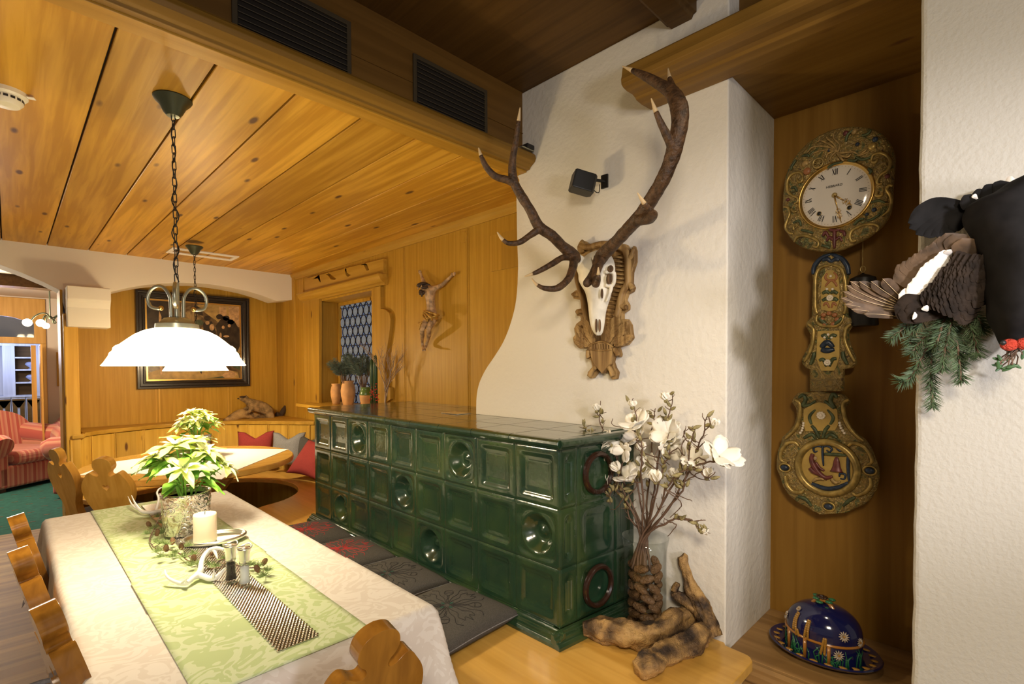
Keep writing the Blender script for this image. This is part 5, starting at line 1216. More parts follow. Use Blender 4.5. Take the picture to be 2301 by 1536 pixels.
# ---- pendulum
pdm = thing('clock_pendulum', 'tall painted brass pendulum with bell-ringer medallion hanging under the clock', 'pendulum', OX(1868, 1150, XN))
def sheet(Z, left, right, X, name, bul=.014, par=pdm, mat='embossed_brass'):
    ymin = max(left[0][1], right[0][1]); ymax = min(left[-1][1], right[-1][1]); nv_ = 90; nu_ = 40
    def at(L_, y):
        for (xa, ya), (xb, yb) in zip(L_, L_[1:]):
            if ya <= y <= yb: return xa+(xb-xa)*(y-ya)/max(1e-6, yb-ya)
        return L_[-1][0]
    def f(u, v):
        y = ymin+(ymax-ymin)*v; xl, xr = at(left, y), at(right, y); x = xl+(xr-xl)*u
        p = OX(*Z([(x, y)])[0], X); e = (1-abs(2*u-1)**4)
        em = .0035*abs(nz((p.y, p.z, 0), 80, 1))+.0025*nz((p.y, p.z, 3), 160, 2)
        return Vector((X-bul*e**.5-em*(1 if 0 < u < 1 else 0), p.y, p.z))
    b = MB(); b.grid(f, nu_, nv_); b.grid(lambda u, v: Vector((X+.003, f(u, v).y, f(u, v).z)), nu_, nv_)
    return b.build(name, mat, par, smooth=True)
XQ = 2.20
UL = [(735, 65), (640, 100), (570, 190), (545, 290), (555, 340), (550, 430), (545, 600), (545, 710), (490, 760), (490, 810), (530, 880), (530, 960), (490, 1040), (450, 1110), (450, 1170), (490, 1215), (525, 1221), (525, 1440)]
UR = [(735, 65), (840, 100), (905, 180), (930, 270), (905, 330), (900, 400), (900, 600), (910, 700), (955, 730), (960, 780), (915, 850), (915, 930), (950, 1030), (985, 1110), (990, 1170), (950, 1215), (870, 1225), (865, 1440)]
sheet(ZK2, UL, UR, XQ, 'upper_plate')
LL = [(640, 85), (430, 96), (380, 140), (355, 190), (400, 250), (410, 330), (380, 430), (320, 500), (260, 550), (250, 610), (220, 680), (205, 780), (205, 870), (240, 950), (270, 1050), (340, 1150), (430, 1220), (520, 1260), (570, 1300), (640, 1325)]
LR = [(660, 85), (880, 110), (930, 150), (960, 190), (910, 240), (910, 330), (960, 440), (1040, 530), (1110, 570), (1170, 660), (1210, 760), (1245, 860), (1250, 960), (1220, 1080), (1170, 1170), (1110, 1230), (1010, 1270), (930, 1315), (700, 1325)]
sheet(ZK3, LL, LR, XQ, 'lower_plate')
XG = XQ-.016
rel([(c, .0075) for c in ([(600, 680), (580, 600), (580, 420), (590, 290), (640, 220), (735, 195)], [(860, 680), (880, 600), (880, 420), (860, 290), (820, 220), (735, 195)], [(510, 780), (560, 830), (560, 930), (540, 1020), (500, 1110), (470, 1150)], [(930, 780), (880, 830), (870, 930), (900, 1020), (940, 1100), (970, 1150)], [(600, 690), (590, 750), (640, 790), (720, 800), (800, 790), (840, 750), (860, 690)])], ZK2, .007, XG, 'gilt_border', 'gilt_relief', pdm, n=8)
rel([(c, .009) for c in ([(560, 290), (570, 210), (640, 130), (735, 90)], [(910, 290), (890, 200), (830, 130), (735, 90)], [(650, 150), (700, 140), (735, 170)], [(820, 150), (780, 140), (735, 170)])], ZK2, .009, XG+.002, 'blue_crest', 'blue_relief', pdm)
basic('yellow_field', (.50, .33, .085), .4, .2, var=.15, vscale=30)
b = MB()
for pl3, Zf in (([(640, 640), (635, 450), (650, 320), (700, 250), (760, 250), (810, 320), (822, 450), (815, 560), (790, 640), (720, 655)], ZK2), ([(605, 850), (820, 845), (820, 1100), (800, 1170), (770, 1240), (640, 1240), (590, 1120)], ZK2), ([(480, 420), (480, 270), (560, 220), (640, 195), (740, 220), (820, 270), (830, 420), (800, 480), (500, 490)], ZK3)):
    MB().prism([(p.y, p.z) for p in Kp(Zf(pl3), XG)], lambda u, v, d: Vector((d, u, v)), XG-.0035, XG+.004).build('yellow_field', 'yellow_field', pdm)
rel([[(700, 280), (680, 310), (690, 340), (730, 350), (780, 340), (790, 300), (760, 270)], [(740, 340), (700, 380), (680, 410)], [(740, 340), (780, 380), (790, 410)], [(660, 600), (690, 570), (720, 620)], [(790, 600), (760, 570), (740, 620)]], ZK2, .0045, XG-.004, 'brown_scroll', 'orange_relief', pdm)
rel([(c, .0075) for c in ([(650, 480), (690, 460), (720, 480)], [(800, 480), (760, 460), (730, 480)], [(650, 550), (690, 530), (710, 550)], [(800, 550), (770, 530), (750, 550)], [(620, 720), (660, 760), (700, 790)], [(840, 720), (800, 760), (760, 790)], [(570, 1060), (560, 1110), (530, 1180)], [(850, 1050), (860, 1110), (900, 1180)], [(640, 900), (680, 890), (700, 930)], [(790, 900), (750, 890), (720, 930)], [(620, 1140), (660, 1130), (690, 1200)], [(790, 1120), (750, 1130), (720, 1200)])], ZK2, .006, XG-.003, 'green_leaf', 'green_relief', pdm)
rel([(c, .012) for c in ([(640, 1010), (700, 960), (760, 1010)], [(640, 1030), (700, 1040), (770, 1030)])], ZK2, .01, XG-.003, 'blue_flower', 'blue_relief', pdm)
for x, y in ((660, 690), (715, 675), (770, 690), (645, 735), (795, 735), (675, 780), (755, 780)):
    MB().ball(OX(*ZK2([(x, y)])[0], XG-.003), (.006, .0095, .0085), 12, 8).build('fruit', 'orange_relief', pdm, smooth=True)
rel([[(430, 150), (470, 120), (500, 170), (470, 230), (540, 220), (600, 180)], [(820, 150), (780, 110), (750, 180), (790, 250), (740, 220), (690, 180)], [(480, 560), (560, 520), (600, 560)], [(820, 560), (750, 520), (700, 560)], [(560, 430), (600, 480), (640, 560)], [(740, 430), (700, 480), (670, 560)], [(420, 1150), (500, 1180), (560, 1250)], [(1000, 1160), (930, 1200), (880, 1250)], [(560, 420), (540, 340), (600, 270)], [(750, 420), (780, 350), (720, 270)]], ZK3, .0075, XG-.001, 'green_leaf', 'green_relief', pdm)
rel([(c, .008) for c in ([(390, 170), (440, 210), (440, 330), (410, 440), (340, 520), (290, 570)], [(940, 170), (880, 210), (890, 330), (930, 430), (1010, 530), (1090, 590)], [(430, 640), (380, 600), (300, 620), (250, 700), (250, 780), (310, 810)], [(930, 640), (980, 610), (1080, 640), (1150, 720), (1170, 800), (1120, 830)], [(290, 940), (310, 1030), (370, 1100), (450, 1110), (480, 1080)], [(1150, 960), (1160, 1040), (1100, 1110), (1020, 1140), (970, 1110)])], ZK3, .008, XG, 'gilt_border', 'gilt_relief', pdm, n=8)
mc = OX(*ZK3([(712, 860)])[0], XG); RM = (OX(*ZK3([(712, 600)])[0], XG).z-OX(*ZK3([(712, 1120)])[0], XG).z)/2
mM = Matrix.Translation(mc) @ Matrix.Rotation(-pi/2, 4, 'Y')
MB().lathe([(0, .002), (RM*.86, .002), (RM*.86, 0)], n=48, mat=mM).build('medallion_ground', 'yellow_field', pdm)
MB().lathe([(RM*.86, .0), (RM*.88, .010), (RM*.96, .015), (RM*1.04, .015), (RM*1.12, .008), (RM*1.14, 0)], n=48, mat=mM).build('medallion_rim', 'gilt_relief', pdm, smooth=True)
XM = XG-.006
rel([([(670, 640), (672, 740), (680, 840)], .0045), ([(930, 740), (930, 860), (940, 1000)], .006), [(660, 650), (620, 640), (580, 660), (590, 700), (620, 690)], [(680, 650), (720, 640), (765, 670), (740, 700), (710, 680)], [(810, 660), (850, 690), (870, 680)], [(840, 950), (850, 920), (900, 930), (890, 975), (850, 970)], ([(560, 1020), (700, 1070), (820, 1060), (930, 1010)], .009)], ZK3, .004, XM, 'bell_frame', 'blue_relief', pdm)
rel([([(690, 720), (800, 725), (910, 735)], .007)], ZK3, .007, XM-.002, 'bell_beam', 'green_relief', pdm)
bc = OX(*ZK3([(812, 900)])[0], XM); top_ = OX(*ZK3([(812, 750)])[0], XM); hh = top_.z-bc.z
MB().lathe([(.018*1.0+.004, 0), (.0185, .004), (.013, hh*.35), (.010, hh*.7), (.006, hh*.95), (0, hh)], bc, 24, sx=.5).build('bell', 'red_relief', pdm, smooth=True)
rel([([(570, 720), (560, 780), (590, 850), (640, 920), (700, 960), (770, 950)], .010), ([(540, 860), (580, 900), (650, 930), (720, 980)], .009), ([(600, 800), (640, 860), (690, 890)], .0055)], ZK3, .009, XM-.002, 'seated_figure', 'red_relief', pdm, n=8)
MB().ball(OX(*ZK3([(597, 765)])[0], XM-.006), (.006, .0065, .009), 12, 8).build('figure_head', 'skin_wood', pdm, smooth=True)
rel([([(570, 1000), (620, 970), (690, 980)], .007), ([(760, 970), (800, 1010), (850, 1000)], .007)], ZK3, .006, XM-.004, 'figure_stocking', 'straw_relief', pdm)
for (x, y), Zf in (((285, 860), ZK3), ((1148, 890), ZK3), ((730, 1255), ZK3)):
    c = OX(*Zf([(x, y)])[0], XG-.004); MB().ball(c, (.007, .0145, .011), 14, 9).build('blue_stone', 'blue_relief', pdm, smooth=True)
    b = MB(); b.tube([c+Vector((.003, .020*cos(q), .016*sin(q))) for q in [2*pi*k/16 for k in range(17)]], .004, 6, cap=False); b.build('stone_setting', 'gilt_relief', pdm, smooth=True)
def rosette(c, r, X, par):
    b = MB()
    for k in range(10): q = 2*pi*k/10; b.ball(c+Vector((0, r*.62*cos(q), r*.62*sin(q))), (.0025, r*.28, r*.28), 8, 6)
    b.ball(c, (.0045, r*.4, r*.4), 10, 6); b.build('white_rosette', 'pearl', par, smooth=True)
rosette(OX(*ZK2([(722, 522)])[0], XG-.008), .0135, 0, pdm); rosette(OX(*ZK2([(698, 1160)])[0], XG-.008), .0135, 0, pdm); rosette(OX(*ZK3([(653, 330)])[0], XG-.008), .0175, 0, pdm)
for Zf, pts in ((ZK2, [(731, 308), (694, 436), (750, 436), (706, 884), (671, 912), (739, 912)]), (ZK3, [(476, 408), (474, 432), (468, 458), (460, 482), (445, 505), (843, 406), (848, 432), (858, 458), (875, 484), (891, 508)])):
    for x, y in pts: MB().ball(OX(*Zf([(x, y)])[0], XG-.006), (.004, .005, .005), 10, 7).build('pearl', 'pearl', pdm, smooth=True)
# driving weight behind the pendulum
wt = thing('clock_weight', 'dark iron clock weight hanging on a cord to the right of the pendulum', 'clock weight', OX(1938, 730, 2.24))
a, c, d_ = OX(1939, 545, 2.225), OX(1939, 612, 2.225), OX(1938, 732, 2.225)
MB().lathe([(0, d_.z), (.048, d_.z), (.050, d_.z+.004), (.040, c.z-.05), (.043, c.z-.035), (.040, c.z-.02), (.02, c.z-.010), (.008, c.z-.006), (0, c.z)], (2.225, c.y, 0), 32, sx=.8).build('weight', 'black_iron', wt, auto=40)
MB().tube([(2.225, a.y, a.z+.05), (2.225, a.y, c.z+.03), (2.225, c.y, c.z)], .0013, 5).tube([(2.225, c.y+.008*cos(q), c.z+.012+.012*sin(q)) for q in [2*pi*k/12 for k in range(13)]], .0016, 5).build('cord', 'brass_old', wt)

# ================================================================ BLACK GROUSE MOUNT AND FIR BRANCHES ON THE PIER
ZB5 = lambda pts: zm(1850, 380, 2.845, pts)
gr = thing('mounted_black_grouse', 'stuffed black grouse with spread wing hanging head down on the right pier', 'mounted bird', OX(2260, 600, 1.5))
def B5(x, y, X): return OX(*ZB5([(x, y)])[0], X)
kb = .00125/2.845
nodes = [(B5(1290, 330, 1.40), 210*kb), (B5(1200, 260, 1.42), 150*kb), (B5(1080, 240, 1.45), 90*kb), (B5(980, 250, 1.46), 60*kb), (B5(1260, 520, 1.40), 230*kb), (B5(1240, 720, 1.39), 220*kb), (B5(1220, 880, 1.39), 175*kb), (B5(1215, 1000, 1.39), 120*kb), (B5(1215, 1080, 1.38), 95*kb), (B5(1220, 1120, 1.36), 60*kb), (B5(1080, 760, 1.42), 130*kb), (B5(980, 680, 1.45), 110*kb), (B5(1040, 400, 1.44), 90*kb), (B5(1100, 560, 1.42), 150*kb)]
edges = [(0, 1), (1, 2), (2, 3), (0, 4), (4, 5), (5, 6), (6, 7), (7, 8), (8, 9), (5, 10), (10, 11), (0, 12), (4, 13)]
rows = smooth_path([(40, 1240, 1480, .03), (60, 1190, 1500, .05), (120, 1060, 1540, .06), (180, 900, 1560, .065), (240, 872, 1575, .07), (310, 862, 1585, .075), (390, 905, 1590, .08), (520, 970, 1590, .085), (650, 1000, 1580, .085), (800, 1010, 1560, .08), (950, 1030, 1480, .075), (1040, 1082, 1400, .06), (1100, 1108, 1340, .05), (1145, 1140, 1300, .035), (1168, 1185, 1260, .015)], 4)
def gbody(u, v):
    y, xl, xr, dp = rows[round(u*(len(rows)-1))]; c = B5((xl+xr)/2, y, 1.41); e = B5(xr, y, 1.41); hw = abs(e.y-c.y); a = 2*pi*v; q = Vector((1.41-dp*sin(a)*(1-.3*cos(a)**2), c.y+hw*cos(a), c.z))
    return q+Vector((0, 1, 1))*.004*nz(q, 30, 3)
MB().grid(gbody, len(rows)-1, 40).build('body', 'feather_black', gr, smooth=True)
def feather(b, root, tip, w, X0_, X1_, bend=(0, 0), shaft=None, th=.0016, ns=14):
    """one curved feather, root and tip in the photo's frame on real depths"""
    r_, t_ = B5(*root, X0_), B5(*tip, X1_); d = t_-r_; L_ = d.length; ax = d.normalized(); sd = Vector((0, -ax.z, ax.y)).normalized()
    for side in (0, 1):
        P_ = []
        for i in range(ns+1):
            t = i/ns; ww = w*(.35+.65*min(1, t*1.8))*(1-max(0, (t-.80)/.20)**2.2*.94)
            c = r_+ax*(L_*t)+sd*(bend[0]*sin(pi*t))+Vector((-.004*sin(pi*t)+(.0012 if side else 0), 0, 0))
            P_.append([b.bm.verts.new(c+sd*(ww*q)+Vector((abs(q)*.0025, 0, 0))) for q in (-1, -.5, 0, .5, 1)])
        for A, B in zip(P_, P_[1:]):
            for j in range(4): b.face([A[j], A[j+1], B[j+1], B[j]])
    if shaft is not None:
        shaft.tube([r_+ax*(L_*t)+sd*(bend[0]*sin(pi*t))+Vector((-.0055*sin(pi*t)-.0008, 0, 0)) for t in [k/8 for k in range(9)]], [.0011*(1-.7*k/8) for k in range(9)], 5)
sc_ = B5
prim = [((470, 900), (112, 822), 12), ((470, 890), (128, 782), 12), ((475, 880), (148, 742), 12), ((480, 870), (172, 716), 12), ((490, 860), (228, 716), 13), ((500, 850), (305, 716), 15), ((520, 840), (380, 700), 16), ((500, 935), (135, 862), 11), ((520, 950), (180, 895), 11), ((540, 955), (260, 925), 11)]
b = MB(); sh_ = MB()
for i, (r_, t_, w) in enumerate(prim): feather(b, r_, t_, w*.00075, 1.44, 1.40-.0035*i, (-.006+.001*i, 0), sh_)
pw_ = b.build('primary_feathers', 'feather_brown', gr, smooth=True); sh_.build('quills', 'shaft', pw_, smooth=True)
sec_ = [((640, 800), (458, 655), 24), ((660, 780), (470, 610), 24), ((680, 760), (505, 590), 24), ((700, 730), (545, 565), 24), ((720, 700), (580, 540), 24), ((740, 680), (620, 515), 24), ((770, 660), (660, 490), 24), ((800, 650), (700, 465), 26), ((830, 640), (740, 430), 28), ((870, 640), (780, 408), 30), ((900, 640), (830, 412), 30), ((940, 660), (885, 440), 30)]
b = MB(); s2 = MB()
for i, (r_, t_, w) in enumerate(sec_): feather(b, r_, t_, w*.0007, 1.43, 1.415-.003*i, (.003, 0))
b.build('secondary_feathers', 'feather_brown', gr, smooth=True)
b = MB()
wh = [((640, 830), (480, 800), 20), ((680, 810), (530, 770), 20), ((690, 790), (540, 735), 22), ((700, 760), (570, 700), 22), ((720, 740), (600, 665), 22), ((740, 700), (620, 630), 22), ((760, 680), (650, 600), 20), ((780, 650), (680, 580), 18), ((800, 610), (710, 560), 16), ((800, 580), (740, 530), 12), ((815, 560), (790, 515), 8)]
for i, (r_, t_, w) in enumerate(wh): feather(b, r_, t_, w*.0008, 1.41, 1.395-.0015*i)
b.build('white_wing_bar', 'feather_white', gr, smooth=True)
b = MB(); random.seed(4)
cov = [((760, 900), (450, 880), 40), ((760, 880), (470, 850), 30), ((780, 925), (475, 925), 30), ((700, 905), (520, 900), 22), ((720, 935), (560, 940), 20)]
for i, (r_, t_, w) in enumerate(cov): feather(b, r_, t_, w*.0007, 1.41, 1.392-.0012*i)
for row in range(9):
    u = row/8
    for k in range(11):
        v = k/10
        tx = 625+(820-625)*v+(250+30*v)*u; ty = 835-265*v+(60+70*(1-v))*u*(1-v*.6)+random.uniform(-8, 8); tx += random.uniform(-8, 8)
        feather(b, (tx+95, ty-10+30*v), (tx, ty), .0125+.004*(1-u), 1.412-.012*sin(pi*u), 1.392-.016*sin(pi*min(1, u+.1))-.0002*k, ns=8)
b.build('wing_coverts', 'covert_brown', gr, smooth=True)
b = MB()
tail = [((960, 240), (540, 340), 22), ((960, 250), (548, 375), 24), ((960, 255), (590, 415), 24), ((965, 260), (640, 428), 24), ((970, 265), (690, 422), 24), ((970, 270), (745, 415), 24), ((975, 270), (800, 380), 22)]
for i, (r_, t_, w) in enumerate(tail): feather(b, r_, t_, w*.00085, 1.46, 1.425+.002*i, (.022-.003*i, 0))
for i, (r_, t_, w) in enumerate([((1040, 200), (870, 215), 20), ((1100, 190), (940, 170), 20), ((1180, 150), (1000, 165), 26), ((1240, 110), (1080, 150), 26)]): feather(b, r_, t_, w*.0008, 1.45, 1.435)
b.build('tail_feathers', 'feather_black', gr, smooth=True)
b = MB()
for i, (r_, t_, w) in enumerate([((1090, 170), (1010, 140), 24), ((1240, 100), (1150, 110), 24), ((985, 190), (955, 162), 5), ((670, 905), (640, 876), 8), ((600, 940), (570, 935), 10)]): feather(b, r_, t_, w*.0008, 1.47 if i < 2 else 1.39, 1.475 if i < 2 else 1.38)
b.build('pale_down', 'feather_white', gr, smooth=True)
for x, y in ((1190, 1122), (1290, 1115)): MB().ball(B5(x, y, 1.345), (.010, .0135, .0115), 18, 12).build('red_comb', 'comb_red', gr, smooth=True)
b = MB(); b.ball(B5(1150, 1108, 1.335), .005, 10, 8); b.build('eye', 'black_plastic', gr, smooth=True)
# mistletoe sprig under the beak
sg = thing('mistletoe_sprig', 'small green leafy sprig under the head of the black grouse', 'sprig', B5(1230, 1200, 1.40))
b = MB(); lv = MB(); random.seed(9)
for k in range(12):
    x0_, y0_ = 1200+random.uniform(-20, 60), 1140; x1_, y1_ = 1190+random.uniform(-90, 110), 1200+random.uniform(-20, 110); X_ = 1.40+random.uniform(-.03, .04)
    p, q = B5(x0_, y0_, 1.39), B5(x1_, y1_, X_); b.tube([p, (p+q)/2+Vector((0, random.uniform(-.006, .006), 0)), q], .0012, 5)
    m_ = Matrix.Translation(q) @ Matrix.Rotation(random.uniform(0, 6.28), 4, 'X') @ Matrix.Rotation(random.uniform(-.5, .5), 4, 'Y')
    lv.ball(q, (.0012, .0030, .0095), 8, 6, mat=m_.to_3x3().to_4x4())
b.build('stems', 'twig', sg); basic('mistle', (.05, .11, .04), .5); lv.build('leaves', 'mistle', sg, smooth=True)
# fir branches
def needles(nd, pts, L_, dens, r0, seed, flatn=.6, up=(0, 0, 1)):
    rnd = random.Random(seed); pts = [Vector(p) for p in pts]
    sp_ = [Vector(q) for q in smooth_path([tuple(p) for p in pts], 6)]; tot = sum((b_-a_).length for a_, b_ in zip(sp_, sp_[1:]))
    n_ = int(tot*dens); k = len(sp_)-1
    for i in range(n_):
        t = (i+rnd.random())/n_*k; j = min(int(t), k-1); p = sp_[j].lerp(sp_[j+1], t-j); ax = (sp_[min(j+1, k)]-sp_[j]).normalized()
        a = rnd.uniform(0, 2*pi); n1 = ax.orthogonal().normalized(); n2 = ax.cross(n1); rad = n1*cos(a)+n2*sin(a)
        d = (ax*rnd.uniform(.55, 1.0)+rad).normalized(); l_ = L_*rnd.uniform(.7, 1.1)*(1 if t < k*.93 else .8); w = d.cross(rad if abs(d.dot(rad)) < .99 else ax).normalized()*r0
        q = p+d*l_; m_ = p+d*l_*.5
        v = [nd.bm.verts.new(x) for x in (p-w*.6, m_-w, q, m_+w, p+w*.6)]; nd.face(v)
        w2 = d.cross(w).normalized()*r0*.8
        v = [nd.bm.verts.new(x) for x in (p-w2*.6, m_-w2, q, m_+w2, p+w2*.6)]; nd.face(v)
fb_ = thing('fir_branches', 'bunch of green fir branches behind the wing of the black grouse', 'fir branch', B5(700, 1000, 1.5))
br = [[(760, 860, 1.47), (700, 1100, 1.46), (690, 1300, 1.46), (700, 1520, 1.455)], [(760, 900, 1.45), (850, 1100, 1.44), (870, 1230, 1.43), (880, 1350, 1.42)], [(720, 900, 1.46), (600, 950, 1.44), (520, 1010, 1.43), (435, 1080, 1.42)], [(800, 900, 1.44), (760, 1000, 1.42), (720, 1130, 1.40)], [(850, 880, 1.45), (940, 1000, 1.45), (990, 1190, 1.45)], [(700, 1080, 1.46), (620, 1220, 1.45), (560, 1330, 1.44), (492, 1360, 1.43)], [(900, 880, 1.45), (1000, 960, 1.45), (1020, 1040, 1.45)], [(760, 1000, 1.44), (640, 1080, 1.43), (560, 1180, 1.42)], [(820, 960, 1.42), (780, 1150, 1.41), (760, 1280, 1.41)], [(640, 960, 1.44), (560, 1060, 1.44), (560, 1120, 1.43)], [(840, 1000, 1.46), (900, 1100, 1.46), (930, 1200, 1.46)]]
nd = MB(); sm_ = MB()
for i, ln in enumerate(br):
    pts = [B5(*q) for q in ln]; needles(nd, pts, .028, 2100, .0010, i); sm_.tube(smooth_path([tuple(p) for p in pts], 5), .0024, 6)
nd.build('needles', 'needle', fb_); sm_.build('stems', 'twig', fb_, smooth=True)

# ================================================================ CHEESE DOME ON ITS STAND
dc_ = Vector((2.045, .475, .412))
pl2 = tag(MB().lathe([(0, .004), (.10, .004), (.115, .012), (.150, .026), (.172, .034), (.176, .030), (.168, .022), (.13, .006), (.10, 0), (0, 0)], dc_+Vector((0, 0, .0005)), 60, sx=.80, sy=1.0).build('majolica_plate', 'dark_blue', auto=50), 'oval dark blue glazed plate under the covered dish on the niche shelf', 'plate')
dm = thing('majolica_cheese_dome', 'dark blue glazed dome with daisies and wheat standing on the blue plate in the niche', 'covered dish', dc_)
DX, DY, DZ, DH = .098, .118, dc_.z+.006, .182
def DS(a, h, lift=0):
    """point on the dome surface: a around (0 = towards +y), h 0..1 height"""
    k = (1 if h < .5 else sqrt(max(0, 1-((h-.5)/.501)**2.1)))
    p = Vector((sin(a)*DX*k, cos(a)*DY*k, DZ-dc_.z+h*DH)); n_ = Vector((sin(a)/DX*DY, cos(a), .15+max(0, h-.5)*2.2)).normalized()
    return dc_+p+n_*lift
MB().grid(lambda u, v: DS(u*2*pi, v*.999), 48, 26, closeu=True).build('dome', 'dark_blue', dm, smooth=True)
b = MB(); b.tube([DS(2*pi*k/40, .42, .001) for k in range(41)], .0045, 8, cap=False)
for k in range(6):
    a = -1.9+k*.62; b.tube([DS(a, .02, .001), DS(a, .42, .001)], .006, 6)
b.build('fence_relief', 'maj_brown', dm, smooth=True)
b = MB(); random.seed(3)
for k in range(60):
    a = random.uniform(-3.0, .2); h = random.uniform(.16, .40); b.tube([DS(a, .01, 0), DS(a+random.uniform(-.1, .1), h*.6, .002), DS(a+random.uniform(-.2, .2), h, .001)], [.0026, .0022, .0006], 5)
b.build('grass_relief', 'maj_green', dm, smooth=True)
def daisy(a, h, r):
    b = MB(); c = DS(a, h, .003); n_ = (DS(a, h, .02)-c).normalized(); t1 = Vector((0, 0, 1)).cross(n_).normalized(); t2 = n_.cross(t1)
    for k in range(12): q = 2*pi*k/12; d = t1*cos(q)+t2*sin(q); b.tube([c+d*r*.22, c+d*r*.6+n_*.001, c+d*r], [.0014, r*.15, .0012], 5)
    o = b.build('daisy', 'maj_white', dm, smooth=True); e = MB(); e.ball(c+n_*.001, r*.24, 8, 6); e.build('daisy_centre', 'maj_yellow', o, smooth=True)
daisy(-2.15, .27, .017); daisy(-2.30, .62, .017); daisy(-.75, .84, .010); daisy(-.35, .60, .015); daisy(-2.85, .5, .015)
for a, h0, h1, da in ((-.95, .50, .78, .05), (-1.32, .45, .74, -.03), (-1.75, .25, .52, -.05), (-1.05, .42, .50, .02)):
    b = MB()
    for k in range(9):
        t = k/8
        for s_ in (-1, 1): p = DS(a+da*t+s_*.045*(1-t*.5), h0+(h1-h0)*t, .003); b.ball(p, (.0035, .0045, .0065), 7, 5)
    b.build('wheat_relief', 'maj_yellow', dm, smooth=True)
tpz = DZ+DH
b = MB(); b.tube(smooth_path([tuple(dc_+Vector((.0, .048, DH-.028))), tuple(dc_+Vector((-.01, .022, DH+.010))), tuple(dc_+Vector((-.01, -.015, DH+.014))), tuple(dc_+Vector((-.02, -.045, DH-.020)))], 5), [.0065]*16, 10)
b.build('twig_handle', 'maj_brown', dm, smooth=True)
b = MB()
for k in range(9): q = 2*pi*k/9; b.ball(dc_+Vector((-.006+.011*cos(q), .004+.013*sin(q), DH+.026)), (.007, .007, .004), 8, 6)
b.ball(dc_+Vector((-.006, .004, DH+.026)), (.008, .008, .008), 10, 7); b.build('flower_knob', 'ring_brown', dm, smooth=True)
b = MB()
for x, y, z in ((-.02, .028, .026), (-.02, -.028, .022), (-.03, .012, .012), (.01, .035, .03), (.01, -.034, .028), (-.035, -.02, -.012), (-.03, -.05, -.022)): b.ball(dc_+Vector((x*.7, y*.7, DH+z*.6+.004)), (.010, .013, .005), 8, 6)
b.build('leaf_relief', 'maj_green', dm, smooth=True)
b = MB()
for k in range(22): q = 2*pi*k/22; b.ball(dc_+Vector((.152*.8*cos(q), .152*sin(q), .029)), (.008, .014, .0025), 7, 5)
o = b.build('rim_relief', 'maj_yellow', pl2, smooth=True)
# ================================================================ MAGNOLIA ARRANGEMENT
VC = Vector((1.695, .985, BZ))
gv = thing('glass_vase', 'tall clear glass vase of pine cones and magnolia branches beside the stove', 'vase', VC)
MB().lathe([(0, .001), (.070, .001), (.076, .006), (.078, .02), (.078, .26), (.080, .31), (.088, .352), (.0855, .352), (.0775, .31), (.0752, .26), (.0752, .022), (.068, .010), (0, .009)], VC, 56).build('glass_body', 'clear_glass', gv, smooth=True)
def cone_mesh(name, mat, L_=.055, R_=.019, rows=8, per=7, parent=None, tr_=None):
    b = MB(); b.lathe([(0, 0), (R_*.45, L_*.1), (R_*.5, L_*.5), (R_*.25, L_*.9), (0, L_)], n=8)
    for i in range(rows):
        t = (i+.5)/rows; r = R_*sin(pi*min(1, t*.85+.12))**.8
        for k in range(per):
            a = 2*pi*(k+.5*(i % 2))/per; m_ = Matrix.Rotation(a, 4, 'Z') @ Matrix.Translation((0, 0, L_*t*.92)) @ Matrix.Rotation(-.5-.5*t, 4, 'Y')
            w = R_*.42*(1-t*.5); v = [b.bm.verts.new(m_ @ Vector(q)) for q in ((R_*.25, -w*.5, 0), (r*1.12, -w, .003), (r*1.34, 0, .006), (r*1.12, w, .003), (R_*.25, w*.5, 0), (r*.85, 0, -.003))]
            b.face([v[0], v[1], v[2], v[3], v[4]]); b.face([v[0], v[1], v[5]]); b.face([v[3], v[4], v[5]]); b.face([v[1], v[2], v[5]]); b.face([v[2], v[3], v[5]])
    if tr_ is not None:
        for v in b.bm.verts: v.co = tr_ @ v.co
    return b.build(name, mat, parent)
random.seed(21)
c0 = cone_mesh('pine_cone', 'cone_brown'); lay = [(.026, 6, .050), (.062, 6, .049), (.098, 6, .050), (.134, 6, .049), (.170, 6, .050), (.206, 6, .049), (.242, 5, .048)]
first = True
for li, (z, n_, r_) in enumerate(lay):
    for k in range(n_):
        a = 2*pi*k/n_+li*.55+random.uniform(-.1, .1); o = c0 if first else c0.copy()
        if not first: COL.objects.link(o)
        first = False
        d = Vector((cos(a)*.35, sin(a)*.35, 0))+Vector((random.uniform(-.6, .6), random.uniform(-.6, .6), random.uniform(-1, 1))); tn = Vector((-sin(a), cos(a), random.uniform(-.9, .9))).normalized()
        o.location = VC+Vector((cos(a)*r_, sin(a)*r_, z))-tn*.027; o.rotation_euler = tn.to_track_quat('Z', 'Y').to_euler()
        w_ = ('bottom', 'middle', 'top')[min(2, li//3)]; tag(o, 'brown pine cone packed inside the tall glass vase, near the %s of the pile' % w_, 'pine cone', 'pine cones near the %s of the glass vase' % w_)
